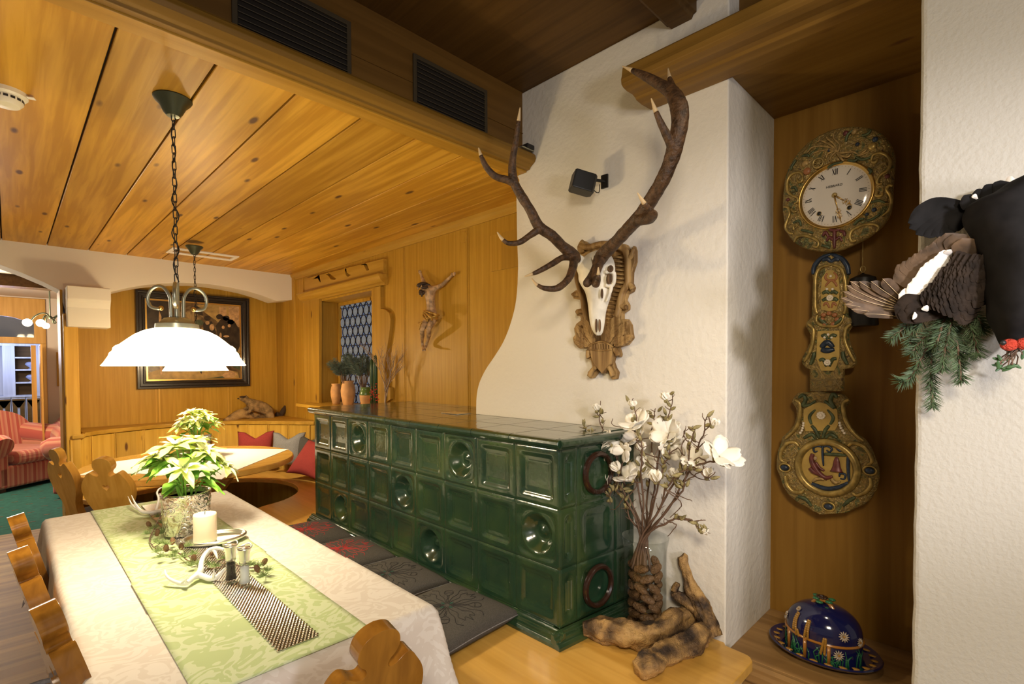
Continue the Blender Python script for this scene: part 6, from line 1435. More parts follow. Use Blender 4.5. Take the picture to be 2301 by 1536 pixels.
# branches: each a thing of its own
ZV = lambda x, y: zm(1280, 850, 2.2396, [(x, y)])[0]
def petalset(c, d, r, op, n_, name, parent, mat='petal', seed=0):
    rnd = random.Random(seed); b = MB(); d = Vector(d).normalized(); t1 = d.orthogonal().normalized(); t2 = d.cross(t1)
    for k in range(n_):
        a = 2*pi*k/n_+rnd.uniform(-.2, .2)+(.5 if k % 2 else 0); o_ = op*(1 if k % 2 else .75)*rnd.uniform(.85, 1.15); rd = t1*cos(a)+t2*sin(a); sd = d.cross(rd)
        L_ = r*rnd.uniform(1.0, 1.35)
        def f(u, v):
            w = r*.52*sin(pi*min(1, u*.82+.10))**.7*(v*2-1); th = o_*sin(u*1.6)
            p = c+d*(L_*u*cos(th*.8)*(1)-abs(v*2-1)**2*.0)+rd*(L_*u*sin(th)+.004)+sd*w
            return p-rd*(abs(v*2-1)**2*r*.16*-1)*sin(pi*u)+rd*.003*sin(6*v+3*u)
        b.grid(f, 7, 6)
    return b.build(name, mat, parent, smooth=True, solid=.0008)
def bud(b, c, d, L_, r):
    d = Vector(d).normalized(); b.tube([c+d*(L_*t) for t in (0, .2, .5, .8, 1)], [r*.35, r*.9, r, r*.55, r*.08], 8)
branches = [
 ('flower', [(370, 790), (300, 640), (230, 520), (170, 380), (120, 290), (85, 262), (70, 232)], .02),
 ('flower', [(340, 780), (300, 600), (250, 450), (215, 330), (160, 240), (150, 180), (155, 112)], .05),
 ('flower', [(380, 790), (370, 620), (360, 470), (365, 350), (345, 270), (330, 150), (316, 100)], -.04),
 ('flower', [(400, 790), (415, 620), (440, 460), (455, 330), (470, 240), (490, 200), (515, 130), (518, 70)], .02),
 ('flower', [(420, 790), (470, 620), (540, 500), (600, 420), (640, 360), (675, 270), (680, 210), (700, 188)], -.03),
 ('flower', [(440, 780), (520, 620), (600, 470), (690, 420), (760, 425), (800, 440), (832, 402)], -.06),
 ('flower', [(450, 790), (500, 720), (560, 705), (610, 712), (640, 740), (660, 772), (690, 765)], -.10),
 ('flower', [(390, 790), (385, 640), (400, 520), (415, 390), (410, 280), (425, 200), (430, 150)], .06),
 ('flower', [(360, 790), (320, 680), (270, 600), (220, 560), (200, 600), (205, 630)], -.06),
 ('flower', [(430, 790), (450, 660), (480, 560), (560, 470), (640, 460), (690, 500), (735, 470)], -.12),
 ('b', [(400, 790), (350, 600), (330, 480), (290, 400), (280, 330)], .04), ('b', [(430, 790), (430, 600), (470, 450), (500, 380), (495, 280)], -.02),
 ('b', [(450, 790), (540, 600), (580, 520), (610, 330), (635, 240)], -.07), ('b', [(380, 790), (300, 700), (285, 600), (250, 520), (260, 430)], -.03)]
subs = {0: [[(170, 380), (150, 350), (150, 310)], [(230, 520), (200, 470), (190, 430)]], 1: [[(250, 450), (240, 380), (270, 330), (230, 300)], [(150, 180), (175, 215)]], 2: [[(365, 350), (340, 310), (350, 280), (290, 250), (220, 230), (215, 200)]],
        3: [[(455, 330), (500, 320), (560, 300), (590, 260), (630, 240)], [(490, 200), (508, 205)], [(440, 460), (400, 420), (380, 400)]], 4: [[(600, 420), (570, 370), (565, 320), (600, 290)], [(640, 360), (680, 320), (690, 310)], [(675, 270), (710, 240), (740, 235)]],
        5: [[(690, 420), (640, 400), (600, 440)], [(760, 425), (790, 445), (770, 430)], [(600, 470), (640, 500), (700, 515)]], 6: [[(560, 705), (620, 715), (685, 712)], [(500, 720), (540, 740), (500, 790)]], 7: [[(415, 390), (460, 400), (500, 440)], [(410, 280), (440, 250), (455, 200)]],
        8: [[(270, 600), (240, 650), (200, 660)]], 9: [[(480, 560), (540, 590), (620, 615)], [(480, 560), (560, 630), (500, 700)]], 10: [[(330, 480), (370, 430), (350, 380)], [(290, 400), (250, 380), (215, 400)]], 11: [[(470, 450), (430, 400), (440, 350)], [(500, 380), (540, 350), (560, 390)]], 12: [[(580, 520), (640, 480), (680, 440)], [(610, 330), (570, 290), (590, 240)]], 13: [[(285, 600), (330, 540), (310, 480)], [(250, 520), (210, 500), (200, 440)]]}
fl = {0: [((195, 320), (-.5, .5, .5), .036, 8), ((190, 530), (-.7, .6, .35), .034, 7), ((190, 410), (0, 0, 1), .016, 4)], 1: [((145, 150), (0, 0, 1), .017, 4), ((260, 330), (-.6, -.2, .3), .030, 7)], 2: [((345, 220), (-.5, .2, .7), .040, 8), ((310, 490), (-.4, .3, .8), .036, 7), ((325, 130), (0, 0, 1), .015, 4)],
      3: [((500, 270), (-.8, .1, .4), .042, 8), ((490, 95), (0, .2, 1), .018, 4), ((370, 350), (-.3, 0, .9), .020, 5), ((525, 340), (-.5, -.5, -.2), .030, 6)], 4: [((640, 400), (-.6, -.2, .6), .030, 6), ((735, 225), (0, -.6, .8), .014, 4)], 5: [((770, 380), (-.3, -.6, .6), .040, 8), ((700, 480), (-.3, -.2, .9), .022, 5)],
      6: [((685, 765), (0, -.8, .3), .011, 4)], 7: [((395, 450), (-.6, 0, .7), .038, 7), ((530, 480), (-.2, -.2, .9), .020, 5), ((340, 290), (-.5, .2, .4), .030, 6)], 8: [((245, 450), (-.2, .4, .8), .022, 5), ((280, 360), (-.6, 0, -.1), .026, 6)], 9: [((440, 500), (-.3, -.1, .9), .024, 5)]}
desc = ['reaching far left with three open blooms', 'rising upper left to a pale bud', 'in the middle left with a large open bloom', 'tallest, with a closed bud at its top', 'curving up to the right', 'sweeping far right with a broad bloom at its tip', 'lowest, bending right with a tiny pink bud', 'upright in the centre', 'short, drooping at the left', 'low at the right with twisted side twigs', 'slim with only buds, left of centre', 'slim with only buds, just right of centre', 'slim with only buds, upper right', 'short with only buds, low left']
for i, (_, pts, dx) in enumerate(branches):
    t = thing('magnolia_branch', 'magnolia branch in the glass vase, '+desc[i], 'branch', VC, 'magnolia branches in the glass vase')
    def D3(x, y, k):  # image point on its own depth, leaning away from the vase axis
        q = ZV(x, y); up = max(0, (790-y)/600); X_ = VC.x-.015+dx*up*1.6-.05*up-(.04 if x > 650 else 0)*up
        return OX(*q, X_)
    n0 = VC+Vector((dx*.3-.02, (i-5)*.006, .24)); n1 = VC+Vector((dx*.1, (5-i)*.004, .05))
    P_ = [tuple(D3(x, y, 0)) for x, y in pts]
    P_[0] = tuple(VC+Vector((dx*.35, -(P_[1][1]*0)-(pts[1][0]-400)*.00012, .355)))
    full = smooth_path([tuple(n0)]+P_, 5); rnd = random.Random(i)
    full = [tuple(Vector(q)+Vector((rnd.uniform(-1, 1), rnd.uniform(-1, 1), rnd.uniform(-1, 1)))*.0022) for q in full]
    b = MB(); k = len(full); b.tube(full, [.0048*(1-.72*j/k) for j in range(k)], 7)
    for sl in subs.get(i, []):
        sp_ = smooth_path([tuple(D3(x, y, 0)+Vector((rnd.uniform(-.01, .01), 0, 0))*(1 if j else 0)) for j, (x, y) in enumerate(sl)], 5)
        sp_ = [tuple(Vector(q)+Vector((rnd.uniform(-1, 1), rnd.uniform(-1, 1), rnd.uniform(-1, 1)))*.0018) for q in sp_]
        b.tube(sp_, [.0024*(1-.5*j/len(sp_)) for j in range(len(sp_))], 6)
    for j in range(10):
        q = Vector(full[rnd.randint(8, k-3)]); d = Vector((rnd.uniform(-1, 1), rnd.uniform(-1, 1), rnd.uniform(.1, 1))).normalized(); b.tube([q, q+d*.014+Vector((0, .004, 0)), q+d*.028], [.0018, .0014, .0008], 5)
    b.build('stem', 'twig', t, smooth=True)
    for j in range(11):
        q = Vector(full[rnd.randint(12, k-2)]); bb = MB(); bud(bb, q+Vector((rnd.uniform(-.008, .008), rnd.uniform(-.012, .012), 0)), (rnd.uniform(-.6, .3), rnd.uniform(-.8, .8), rnd.uniform(.0, 1)), .031, .0062); bb.build('leaf_bud', 'sepal', t, smooth=True)
    for (x, y), d, r, n_ in fl.get(i, []):
        c = D3(x, y, 0)+Vector((-.012, 0, 0))-Vector(d).normalized()*r*.45
        o = petalset(c, d, r*1.3, 1.15 if n_ > 5 else .35, n_, 'flower', t, seed=i*7+n_)
        e = MB(); bud(e, c-Vector(d).normalized()*.012, d, .018, .008); e.build('calyx', 'sepal', o, smooth=True)
        # short twig joining the bloom to its branch
        near = min(full, key=lambda q: (Vector(q)-c).length); e = MB(); e.tube([near, c-Vector(d).normalized()*.008], [.0020, .0022], 6); e.build('flower_stalk', 'twig', o, smooth=True)
# ================================================================ DRIFTWOOD
ZD = lambda x, y: zm(1280, 850, 2.2396, [(x, y)])[0]
def drift(label, secs, seed, knobs=()):
    """secs: (centre, radius a, radius b)"""
    b = MB(); sp_ = smooth_path([(*c, ra, rb) for c, ra, rb in secs], 8); k = len(sp_); n_ = 30
    for i, q in enumerate(sp_):
        pass
    rings = []
    for i, q in enumerate(sp_):
        c = Vector(q[:3]); t = (Vector(sp_[min(i+1, k-1)][:3])-Vector(sp_[max(i-1, 0)][:3])).normalized(); n1 = t.cross(Vector((0, 0, 1)))
        if n1.length < .2: n1 = t.cross(Vector((0, 1, 0)))
        n1.normalize(); n2 = n1.cross(t); ring = []
        for j in range(n_):
            a = 2*pi*j/n_; d = n1*cos(a)*q[3]+n2*sin(a)*q[4]; m_ = 1+.40*nz(c+d*2, 16, seed)+.20*nz((cos(a)*1.5, sin(a)*1.5, i*.05), 2.2, seed+2)+.16*nz((c+d), 55, seed+4)-.30*max(0, nz((cos(a)*3, sin(a)*3, i*.03), 1.5, seed+9))
            ring.append(b.bm.verts.new(c+d*m_))
        rings.append(ring)
    for A, B in zip(rings, rings[1:]):
        for j in range(n_): b.face([A[j], A[(j+1) % n_], B[(j+1) % n_], B[j]])
    b.face(rings[0][::-1]); b.face(rings[-1])
    o = b.build('driftwood', 'drift_wood', smooth=True); tag(o, label, 'driftwood', 'driftwood at the foot of the vase'); return o
g = BZ
def G(x, y, h): p = OZ(*ZD(x, y), g+h); return Vector((p.x, p.y, g+h))
drift('long pale driftwood log with a cut end lying in front of the glass vase', [(G(68, 1262, .038), .020, .026), (G(130, 1262, .042), .034, .038), (G(230, 1270, .050), .044, .045), (G(340, 1290, .050), .040, .042), (G(460, 1270, .052), .036, .040), (G(560, 1215, .062), .036, .044), (G(610, 1190, .065), .028, .036), (G(640, 1200, .055), .016, .02)], 1)
drift('gnarled dark driftwood root in front of the long log', [(G(345, 1470, .030), .030, .028), (G(400, 1440, .038), .042, .036), (G(480, 1385, .040), .040, .038), (G(560, 1350, .045), .036, .040), (G(640, 1310, .048), .040, .045), (G(670, 1290, .045), .030, .040)], 5)
b0 = OX(*ZD(735, 1285), 1.745)
drift('upright forked driftwood piece leaning against the white wall', [(OX(*ZD(735, 1300), 1.745), .028, .030), (OX(*ZD(700, 1220), 1.755), .034, .030), (OX(*ZD(660, 1130), 1.765), .034, .028), (OX(*ZD(610, 1050), 1.775), .026, .022), (OX(*ZD(585, 960), 1.782), .018, .018), (OX(*ZD(570, 900), 1.786), .020, .018), (OX(*ZD(566, 890), 1.786), .012, .010)], 8)
drift('short driftwood branch behind the glass vase, beside the upright piece', [(OX(*ZD(640, 1150), 1.765), .026, .024), (OX(*ZD(580, 1110), 1.76), .022, .022), (OX(*ZD(530, 1075), 1.755), .016, .016), (OX(*ZD(545, 1030), 1.76), .010, .010)], 11)

# ================================================================ ON THE WINDOW SILL
SZ = 1.10
struct(MB().bx(1.93, XP+.20, 3.30, 4.84, SZ-.03, SZ).build('window_1_sill', 'pine_rail_y', bevel=.004))
struct(MB().bx(2.10, XP-.001, 3.24, 4.30, .45, SZ-.03).build('wall_sill_front', 'pine_knotty_y'))
def at_px(px_, X_): # y on the ray column through px at depth plane X
    d = ray(px_, 860); return X_*d.y/d.x
def jug(x, y, h, r, name, label, mat, glazed=None):
    t = thing(name, label, 'vase', (x, y, SZ))
    MB().lathe([(0, 0), (r*.62, 0), (r*.72, h*.1), (r*.95, h*.42), (r, h*.62), (r*.86, h*.84), (r*.72, h*.90), (r*.80, h*.97), (r*.82, h), (r*.70, h), (r*.66, h*.9), (0, h*.6)], (x, y, SZ), 36).build('body', mat, t, smooth=True)
    if glazed: MB().lathe([(r*.985, h*.60), (r*1.008, h*.66), (r*.875, h*.84), (r*.735, h*.90), (r*.815, h*.965), (r*.835, h*1.004), (r*.70, h*1.002)], (x, y, SZ), 36).build('glaze_rim', glazed, t, smooth=True)
    return t
x = 2.08; y = at_px(782, x); jug(x, y, .225, .062, 'terracotta_vase', 'tall ochre terracotta vase holding pine sprays on the sill', 'terracotta')
ya_ = y
x2 = 2.13; y2 = at_px(758, x2); jug(x2, y2+.03, .19, .048, 'terracotta_vase', 'smaller ochre terracotta vase at the left end of the sill', 'terracotta')
x3 = 2.10; y3 = at_px(822, x3); jug(x3, y3, .175, .052, 'glazed_vase', 'short ochre vase with a green glazed rim on the sill', 'terracotta', 'green_glass_glaze')
def spray(base, n_, L_, spread, label, seed, lean=(0, 0)):
    t = thing('pine_spray', label, 'pine spray', base, 'pine sprays on the sill'); nd = MB(); sm_ = MB(); rnd = random.Random(seed)
    for i in range(n_):
        a = rnd.uniform(0, 6.28); s_ = rnd.uniform(.15, spread); l_ = L_*rnd.uniform(.6, 1); d = Vector((cos(a)*s_*.7+lean[0], sin(a)*s_+lean[1], 1)).normalized()
        P_ = [Vector(base)+Vector((0, 0, -.05)), Vector(base)+d*l_*.5, Vector(base)+d*l_+Vector((cos(a)*.02, sin(a)*.02, -.01))]
        sm_.tube(P_, [.003, .0022, .0014], 5); needles(nd, P_[1:] if l_ > .1 else P_, .046, 1100, .0017, seed*50+i)
    nd.build('needles', 'needle_blue', t); sm_.build('stems', 'twig', t)
spray((x-.02, ya_, SZ+.20), 26, .27, 1.15, 'grey-green pine spray filling the tall terracotta vase', 1, (0, .15))
spray((x3-.02, y3, SZ+.165), 18, .33, .6, 'bluish pine spray in the green-rimmed vase before the window', 2, (0, .12))
for k, (px_, hh_, lb) in enumerate(((836, .42, 'taller dark green candle standing by the window casing'), (844, .45, 'dark green candle standing right beside the silvery twigs'))):
    X_ = 2.02-.01*k; yy = at_px(px_, X_); t = thing('tall_candle', lb, 'candle', (X_, yy, SZ), 'tall dark candles on the sill')
    MB().lathe([(0, 0), (.017, 0), (.016, hh_*.8), (.011, hh_*.95), (0, hh_*.97)], (X_, yy, SZ), 16).build('wax_body', 'candle_green', t, smooth=True)
    MB().tube([(X_, yy, SZ+hh_*.96), (X_, yy+.001, SZ+hh_)], .0015, 5).build('wick', 'black_iron', t)
t = thing('berry_twig', 'thin twig of red berries between the candles and the green-rimmed vase', 'twig', (2.0, at_px(848, 2.0), SZ)); b = MB(); bt = MB(); rnd = random.Random(3)
y_ = at_px(848, 1.99)
for k in range(4):
    P_ = [Vector((1.99, y_+.05-.03*k, SZ)), Vector((1.97, y_+.06-.03*k, SZ+.10)), Vector((1.97, y_+.055-.03*k, SZ+.22))]; b.tube(P_, .0014, 5)
    for j in range(9): bt.ball(P_[1].lerp(P_[2], rnd.random())+Vector((rnd.uniform(-.008, .008), rnd.uniform(-.010, .010), rnd.uniform(-.09, .01))), .0048, 7, 5)
b.build('stems', 'twig', t); bt.build('berries', 'berry_red', t, smooth=True)
t = thing('silvered_twigs', 'branching bare silvery-brown twigs standing at the right end of the sill', 'twigs', (2.0, at_px(866, 2.0), SZ)); b = MB(); rnd = random.Random(12)
def grow(p, d, l_, r_, lev):
    q = p+d*l_; m_ = (p+q)/2+Vector((rnd.uniform(-1, 1), rnd.uniform(-1, 1), 0))*l_*.12; b.tube([p, m_, q], [r_, r_*.85, r_*.65], 5)
    if lev > 0:
        for _ in range(3 if lev > 2 else 2):
            nd_ = (d+Vector((rnd.uniform(-.6, .5), rnd.uniform(-.75, .75), rnd.uniform(-.2, .5)))*.75).normalized(); grow(q if rnd.random() < .6 else m_, nd_, l_*rnd.uniform(.65, .9), r_*.65, lev-1)
base = Vector((1.985, at_px(866, 1.985), SZ)); grow(base, Vector((0, 0, 1)), .16, .0075, 5); b.build('twigs', 'silver_twig', t, smooth=True)

# ================================================================ POINSETTIAS
def leafshape(b, base, d, up, L_, w, droop=.3, lobes=False, fold=.25):
    d = Vector(d).normalized(); up = Vector(up); sd = d.cross(up); sd = sd.normalized() if sd.length > 1e-3 else d.orthogonal().normalized(); nn = sd.cross(d).normalized()
    def f(u, v):
        s_ = v*2-1; ww = w*2.05*max(u, 0)**.75*max(1-u, 0)**.95*(1+(.20*abs(sin(u*7.5))**2-.08 if lobes else 0))
        return base+d*(L_*u)+sd*(ww*s_)+nn*(fold*w*abs(s_)*sin(pi*u)-droop*L_*u*u+.03*L_*sin(9*u+2*s_))
    b.grid(f, 9, 4)
def poinsettia(loc, R_, H_, seed, label, group, nb=(9, 22), pot=None):
    t = thing('poinsettia', label, 'potted plant', loc, group); rnd = random.Random(seed); c = Vector(loc)
    gb = MB(); bb = MB(); bw = MB(); stm = MB(); cy = MB()
    heads = []
    for i in range(nb[0]):
        a = 2*pi*i*.618; rr = R_*.62*sqrt((i+.3)/nb[0]); h = H_*(1-.55*(rr/(R_*.62))**1.5)*rnd.uniform(.9, 1.05); heads.append(c+Vector((rr*cos(a), rr*sin(a), h)))
    for hd in heads:
        out = Vector((hd.x-c.x, hd.y-c.y, 0)); ol = out.length; out = out/ol if ol > 1e-4 else Vector((0, 0, 0)); ax = (Vector((0, 0, 1))+out*.75*ol/(R_*.62)).normalized(); t1 = ax.orthogonal().normalized(); t2 = ax.cross(t1)
        stm.tube([c+Vector((out.x*.02, out.y*.02, -.02)), c+Vector((out.x*ol*.45, out.y*ol*.45, (hd.z-c.z)*.5)), hd-ax*.01], [.0038, .0034, .003], 6)
        for ring, (n_, L_, w, el) in enumerate(((5, .055, .014, .55), (7, .105, .027, .12))):
            for k in range(n_):
                a = 2*pi*(k+.5*ring)/n_+rnd.uniform(-.2, .2); rd = t1*cos(a)+t2*sin(a); s_ = rnd.uniform(.85, 1.15)*R_/.24
                leafshape(bw if ring == 0 or rnd.random() < .35 else bb, hd+ax*(.004 if ring == 0 else 0), rd+ax*(el+rnd.uniform(-.15, .15)), ax, L_*s_, w*s_, rnd.uniform(.05, .3), ring == 1)
        for k in range(5): q = hd+ax*.006+(t1*cos(k*1.25)+t2*sin(k*1.25))*.005; cy.ball(q, .0028, 6, 5)
    for i in range(nb[1]):
        a = 2*pi*i*.618+rnd.uniform(-.2, .2); h = H_*rnd.uniform(.15, .72); r0 = R_*rnd.uniform(.15, .38); base = c+Vector((r0*cos(a), r0*sin(a), h)); s_ = R_/.24
        d = Vector((cos(a), sin(a), rnd.uniform(-.35, .25))); stm.tube([c+Vector((.02*cos(a), .02*sin(a), h*.4)), base], .0018, 5)
        leafshape(gb, base, d, (0, 0, 1), .115*s_*rnd.uniform(.8, 1.15), .034*s_*rnd.uniform(.85, 1.1), rnd.uniform(.15, .5), True)
    stm.build('stems', 'leaf_green', t); gb.build('green_leaves', 'leaf_green', t, smooth=True); bb.build('yellow_green_bracts', 'bract', t, smooth=True); bw.build('cream_bracts', 'bract_white', t, smooth=True); cy.build('flower_buds', 'larch', t, smooth=True)
    return t
ZTOP = ZS+.004
PC = Vector((.520, 2.46, ZTOP))
pt = thing('silver_plant_pot', 'silvery relief-patterned pot holding the near poinsettia', 'plant pot', PC)
MB().lathe([(0, 0), (.078, 0), (.084, .006), (.0895, .155), (.092, .165), (.092, .172), (.086, .172), (.083, .15), (.078, .145)], PC, 56).build('pot_body', 'pot_relief', pt, smooth=True)
MB().lathe([(0, .150), (.082, .150)], PC, 32).build('soil', 'bark', pt)
rnd = random.Random(5)
for k in range(30):
    a0 = rnd.uniform(0, 6.28); z0_ = rnd.uniform(.02, .14); s_ = rnd.choice((-1, 1)); P_ = []
    for j in range(12):
        q = j/11*4.6; rr = .020*(1-j/14); a = a0+s_*rr*cos(q)/.088; z = z0_+rr*sin(q); z = min(max(z, .008), .162); r = .0855+.0035*z/.15; P_.append((PC.x+r*cos(a), PC.y+r*sin(a), PC.z+z))
    MB().tube(P_, [.0026*(1-.5*j/11) for j in range(12)], 6).build('scroll_relief', 'silver', pt, smooth=True)
poinsettia(PC+Vector((0, 0, .155)), .235, .255, 3, 'large cream and green poinsettia in the silvery pot on the dining table', 'poinsettias', (9, 34))
FC = Vector((1.00, 4.38, RZ+.002))
fp = tag(MB().lathe([(0, 0), (.055, 0), (.075, .13), (.079, .135), (.079, .145), (.072, .145), (.07, .13), (0, .12)], FC, 36).build('plant_pot', 'pot_relief', smooth=True), 'pot of the far poinsettia on the round table, mostly hidden by leaves', 'plant pot')
poinsettia(FC+Vector((0, 0, .125)), .21, .235, 8, 'far cream and green poinsettia standing on the round table', 'poinsettias', (11, 26))
# ================================================================ TABLE DECORATION
pl = thing('oval_silver_tray', 'small oval mirror-finish tray with a thick rim under the candle', 'tray', (.575, 2.265, ZTOP))
TC_ = Vector((.572, 2.262, ZTOP)); mt_ = Matrix.Translation(TC_) @ Matrix.Rotation(radians(-20), 4, 'Z')
MB().lathe([(0, .003), (.080, .004), (.086, .008), (.088, .014), (.094, .019), (.100, .016), (.101, .010), (.095, .002), (.085, 0), (0, 0)], n=60, sx=1.15, sy=.86, mat=mt_).build('tray_body', 'silver', pl, smooth=True)
cdl = thing('pillar_candle', 'cream pillar candle standing on the silvery tray', 'candle', (.548, 2.262, ZTOP+.004)); CC = Vector((.540, 2.262, ZTOP+.004))
MB().lathe([(0, 0), (.040, 0), (.041, .004), (.041, .104), (.039, .110), (.034, .111), (.028, .108), (0, .106)], CC, 44).build('wax_body', 'wax', cdl, smooth=True)
MB().tube([CC+Vector((0, 0, .106)), CC+Vector((.001, 0, .119))], .0012, 6).build('wick', 'black_iron', cdl)
for i, (px_, py_, fill, lb) in enumerate(((515, 1314, 'pepper', 'left metal-topped glass mill filled with dark pepper'), (546, 1322, 'salt', 'right metal-topped glass mill filled with white salt'))):
    c = OZ(px_, py_-4, ZTOP); c = Vector((c.x+.008, c.y+.008, ZTOP)); t = thing('spice_mill', lb, 'mill', c, 'spice mills on the table')
    MB().lathe([(0, .0), (.0215, 0), (.0225, .003), (.0215, .008), (.017, .028), (.0150, .058), (.0148, .074), (.0135, .074), (.0132, .03), (.0175, .010), (0, .009)], c, 36).build('glass_body', 'clear_glass', t, smooth=True)
    MB().lathe([(0, .011), (.0165, .011), (.0125, .03), (.0124, .062), (0, .064)], c, 28).build('filling', fill, t, smooth=True)
    MB().lathe([(0, .074), (.0155, .072), (.0150, .082), (.0158, .098), (.0195, .116), (.0205, .120), (0, .122)], c, 36).build('grinder_head', 'silver', t, smooth=True)
    m_ = Matrix.Translation(c+Vector((0, 0, .121))) @ Matrix.Rotation(radians(25), 4, 'Z')
    b = MB(); P_ = [m_ @ Vector((.0205*cos(q), .0205*sin(q), .0025+.0035*cos(2*q))) for q in [2*pi*k/28 for k in range(29)]]; b.tube(P_, .0026, 7, cap=False); b.build('rim', 'silver', t, smooth=True)
# white antler ornaments
ZA = lambda x, y: zm(340, 1180, 7.67, [(x, y)])[0]
def AO(x, y, h): p = OZ(*ZA(x, y), ZTOP+h); return tuple(p)
def ornament(label, lines, fn):
    b = MB()
    for ln in lines:
        sp_ = smooth_path([(*fn(x, y, h), r) for x, y, h, r in ln], 7); b.tube([q[:3] for q in sp_], [q[3] for q in sp_], 12)
    tag(b.build('white_antler_ornament', 'white_enamel', smooth=True), label, 'ornament', 'white antler ornaments on the table')
ornament('white enamelled antler ornament lying in front of the candle and mills', [
  [(235, 765, .040, .0018), (245, 830, .032, .0035), (290, 900, .022, .0045), (390, 960, .013, .0055), (520, 1000, .008, .0065), (620, 985, .010, .007), (720, 900, .014, .008), (800, 850, .014, .011), (850, 770, .024, .0095), (860, 660, .034, .008), (900, 540, .045, .0075), (980, 440, .055, .0075), (1080, 400, .062, .0075), (1180, 395, .062, .0060), (1250, 420, .058, .0035)],
  [(620, 985, .010, .0045), (590, 950, .022, .003), (630, 880, .034, .0012)], [(520, 1000, .008, .0045), (560, 960, .020, .003), (600, 920, .030, .001)],
  [(1060, 400, .062, .0065), (1100, 460, .052, .0055), (1130, 540, .040, .003), (1145, 575, .034, .001)],
  [(820, 850, .014, .010), (900, 880, .010, .009), (1000, 915, .008, .0085), (1100, 900, .010, .008), (1180, 840, .020, .006), (1250, 760, .034, .0035), (1280, 720, .042, .001)],
  [(1080, 905, .010, .0055), (1078, 840, .028, .0035), (1080, 750, .045, .001)]], AO)
ZA2 = lambda x, y: zm(0, 850, 3.0276, [(x, y)])[0]
def AO2(x, y, h): return tuple(OZ(*ZA2(x, y), ZTOP+h))
ornament('white enamelled antler ornament behind the silvery pot', [
  [(895, 795, .060, .0015), (920, 850, .035, .0045), (960, 900, .014, .0075), (1020, 910, .010, .0085), (1100, 895, .010, .0085), (1180, 860, .014, .007)],
  [(960, 900, .014, .006), (900, 860, .026, .004), (870, 800, .05, .001)], [(1060, 900, .010, .006), (1080, 820, .05, .005), (1070, 770, .08, .004), (1120, 735, .10, .003), (1300, 720, .11, .002)]], AO2)
# larch garland
gl = thing('larch_garland', 'larch twig garland with small cones winding round the pot and tray', 'garland', (.45, 2.25, ZTOP)); tw_ = MB(); rnd = random.Random(14)
ZG = lambda x, y: zm(240, 880, 3.268, [(x, y)])[0]
def GO(x, y, h): return Vector(OZ(*ZG(x, y), ZTOP+h))
main = [(400, 900, .02), (370, 960, .018), (330, 1040, .014), (315, 1090, .006), (345, 1140, .006), (400, 1160, .010), (470, 1160, .012), (540, 1190, .010), (590, 1235, .008), (650, 1250, .012), (720, 1240, .016), (790, 1270, .014), (850, 1230, .02), (950, 1270, .02), (1040, 1290, .014), (1090, 1290, .016), (1150, 1300, .014)]
mp_ = smooth_path([tuple(GO(*q)) for q in main], 5); tw_.tube(mp_, [.0024]*len(mp_), 6)
tufts = [(300, 1040), (345, 1000), (410, 960), (375, 915), (420, 1020), (390, 1040), (370, 1100), (450, 1000), (400, 1110), (375, 1170), (440, 1120), (400, 1210), (500, 1180), (600, 1130), (640, 1190), (620, 1270), (680, 1260), (755, 1270), (800, 1280), (860, 1230), (1060, 1270), (1150, 1350), (1180, 1310), (1110, 1280), (560, 1210), (480, 1210)]
for x_, y_ in tufts:
    c = GO(x_, y_, .014); near = min(mp_, key=lambda q: (Vector(q)-c).length); tw_.tube([near, c], [.0014, .0010], 5); nd = MB()
    for k in range(70):
        a = rnd.uniform(0, 6.28); e = rnd.uniform(-.15, 1.3); d = Vector((cos(a)*cos(e), sin(a)*cos(e), abs(sin(e)))); l_ = rnd.uniform(.014, .026); w = d.orthogonal().normalized()*.0007; q = c+Vector((rnd.uniform(-.008, .008), rnd.uniform(-.008, .008), 0))
        if q.z+d.z*l_ < ZTOP: d.z = abs(d.z)
        v = [nd.bm.verts.new(s_) for s_ in (q-w, q+d*l_*.6-w, q+d*l_, q+d*l_*.6+w, q+w)]; nd.face(v)
    nd.build('needle_tuft', 'larch', gl)
tw_.build('twig', 'twig', gl, smooth=True)
cones = [(322, 995), (365, 1060), (480, 1125), (440, 1175), (545, 1160), (640, 1255), (765, 1205), (1120, 1325), (1140, 1275)]
for i, (x_, y_) in enumerate(cones):
    c = GO(x_, y_, .006); m_ = Matrix.Translation(c) @ Matrix.Rotation(rnd.uniform(-.5, .5), 4, 'X') @ Matrix.Rotation(rnd.uniform(-.5, .5), 4, 'Y')
    cone_mesh('cone', 'cone_brown', .025, .0115, 6, 8, gl, m_)
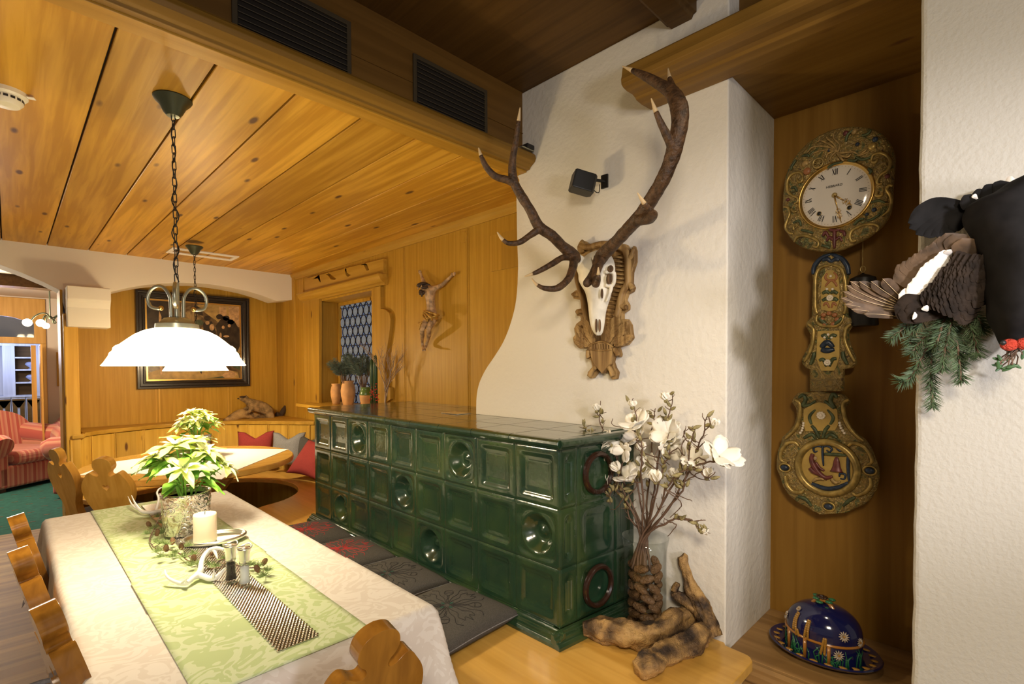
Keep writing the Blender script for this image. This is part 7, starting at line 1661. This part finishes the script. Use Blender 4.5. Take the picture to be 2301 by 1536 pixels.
# ================================================================ LOUNGE
def rbox(b, x0, x1, y0, y1, z0, z1): b.bx(x0, x1, y0, y1, z0, z1)
def armchair(label, loc, rz, group='striped armchairs in the lounge'):
    t = thing('striped_armchair', label, 'armchair', (0, 0, 0), group)
    MB().bx(-.48, .48, -.42, .40, .04, .30).build('base', 'stripe_fabric', t, bevel=.03, bseg=3)
    b = MB()
    b.grid(lambda u, v: Vector((-.46+.92*u, .38+.14*sin(pi*v)*(1), .12+.80*v*(.80+.20*sin(pi*u)) if v > .0 else .12)), 14, 10)
    bk_ = MB()
    arc = [(-.47, .15), (-.50, .60), (-.44, .76), (-.28, .87), (0, .92), (.28, .87), (.44, .76), (.50, .60), (.47, .15)]; arc = [(q[0], q[1]) for q in smooth_path(arc, 4)]
    b.bm.free(); bk_.prism(arc, lambda u, v, d: Vector((u, d+.12*(v-.15), v)), .26, .46); bk_.build('backrest', 'stripe_fabric', t, bevel=.06, bseg=4, auto=50)
    MB().bx(-.32, .32, -.46, .30, .30, .46).build('seat_cushion', 'stripe_fabric', t, bevel=.06, bseg=4)
    for s_ in (-1, 1):
        o = MB().bx(s_*.45-.09, s_*.45+.09, -.42, .36, .05, .50).build('armrest', 'stripe_fabric', t, bevel=.03, bseg=3)
        MB().tube([(s_*.47, -.48, .53), (s_*.47, -.44, .545), (s_*.47, 0, .56), (s_*.45, .38, .60)], [.115, .135, .135, .12], 24).build('arm_roll', 'stripe_fabric', o, smooth=False, auto=60)
        MB().tube([(s_*.38, -.34, .04), (s_*.38, -.34, 0)], .03, 12).build('foot', 'twig', t); MB().tube([(s_*.38, .34, .04), (s_*.38, .34, 0)], .03, 12).build('foot', 'twig', t)
    t.location = loc; t.rotation_euler = (0, 0, radians(rz)); return t
a1 = armchair('large red striped armchair at the left edge of the lounge', (.02, 8.85, 0), 38)
a2 = copy_tree(a1); a2.location = (.94, 7.75, 0); a2.rotation_euler = (0, 0, radians(-118)); a2['label'] = 'red striped armchair half hidden behind the wooden post'
a3 = copy_tree(a1); a3.location = (.98, 8.98, 0); a3.rotation_euler = (0, 0, radians(4)); a3['label'] = 'red striped armchair farthest back beside the white lounge wall'
# chandelier of the lounge
ch = thing('branching_ceiling_lamp', 'curly iron ceiling lamp with glowing bulbs in the lounge', 'ceiling lamp', (.33, 7.9, 2.3)); YC_ = 7.9
def C3(x, y, Y_=YC_): return OY(*zm(0, 640, 4.8, [(x, y)])[0], Y_)
hub = C3(540, 350)
for i, ln in enumerate(([(540, 350), (500, 310), (440, 305), (370, 340), (330, 385), (295, 405)], [(540, 350), (490, 330), (460, 370), (440, 410)], [(540, 350), (500, 360), (495, 410), (495, 440)], [(540, 350), (580, 350), (610, 330), (640, 320)], [(540, 350), (570, 370), (600, 400), (590, 412), (570, 400), (580, 370), (620, 330)])):
    Yv = YC_-.12+.06*i; P_ = [tuple(C3(x, y, YC_ if j == 0 else Yv)) for j, (x, y) in enumerate(ln)]
    MB().tube(smooth_path(P_, 5), .008, 6).build('arm', 'iron_green', ch, smooth=True)
    if i < 3: MB().ball(P_[-1], .042 if i < 2 else .034, 14, 10).build('bulb', 'bulb_glow', ch, smooth=True)
b = MB(); b.ball(hub, .02, 8, 6); b.tube([hub, hub+Vector((0, 0, 2.42-hub.z))], .008, 6); b.build('stem', 'iron_green', ch)
sp_ = OZ(122, 648, 2.415); o = MB().lathe([(0, 0), (.04, 0), (.045, .004), (0, .004)], (sp_.x, sp_.y, 2.413), 24).build('recessed_spotlight', 'spot_glow'); tag(o, 'small glowing recessed spotlight in the lounge ceiling', 'spotlight')
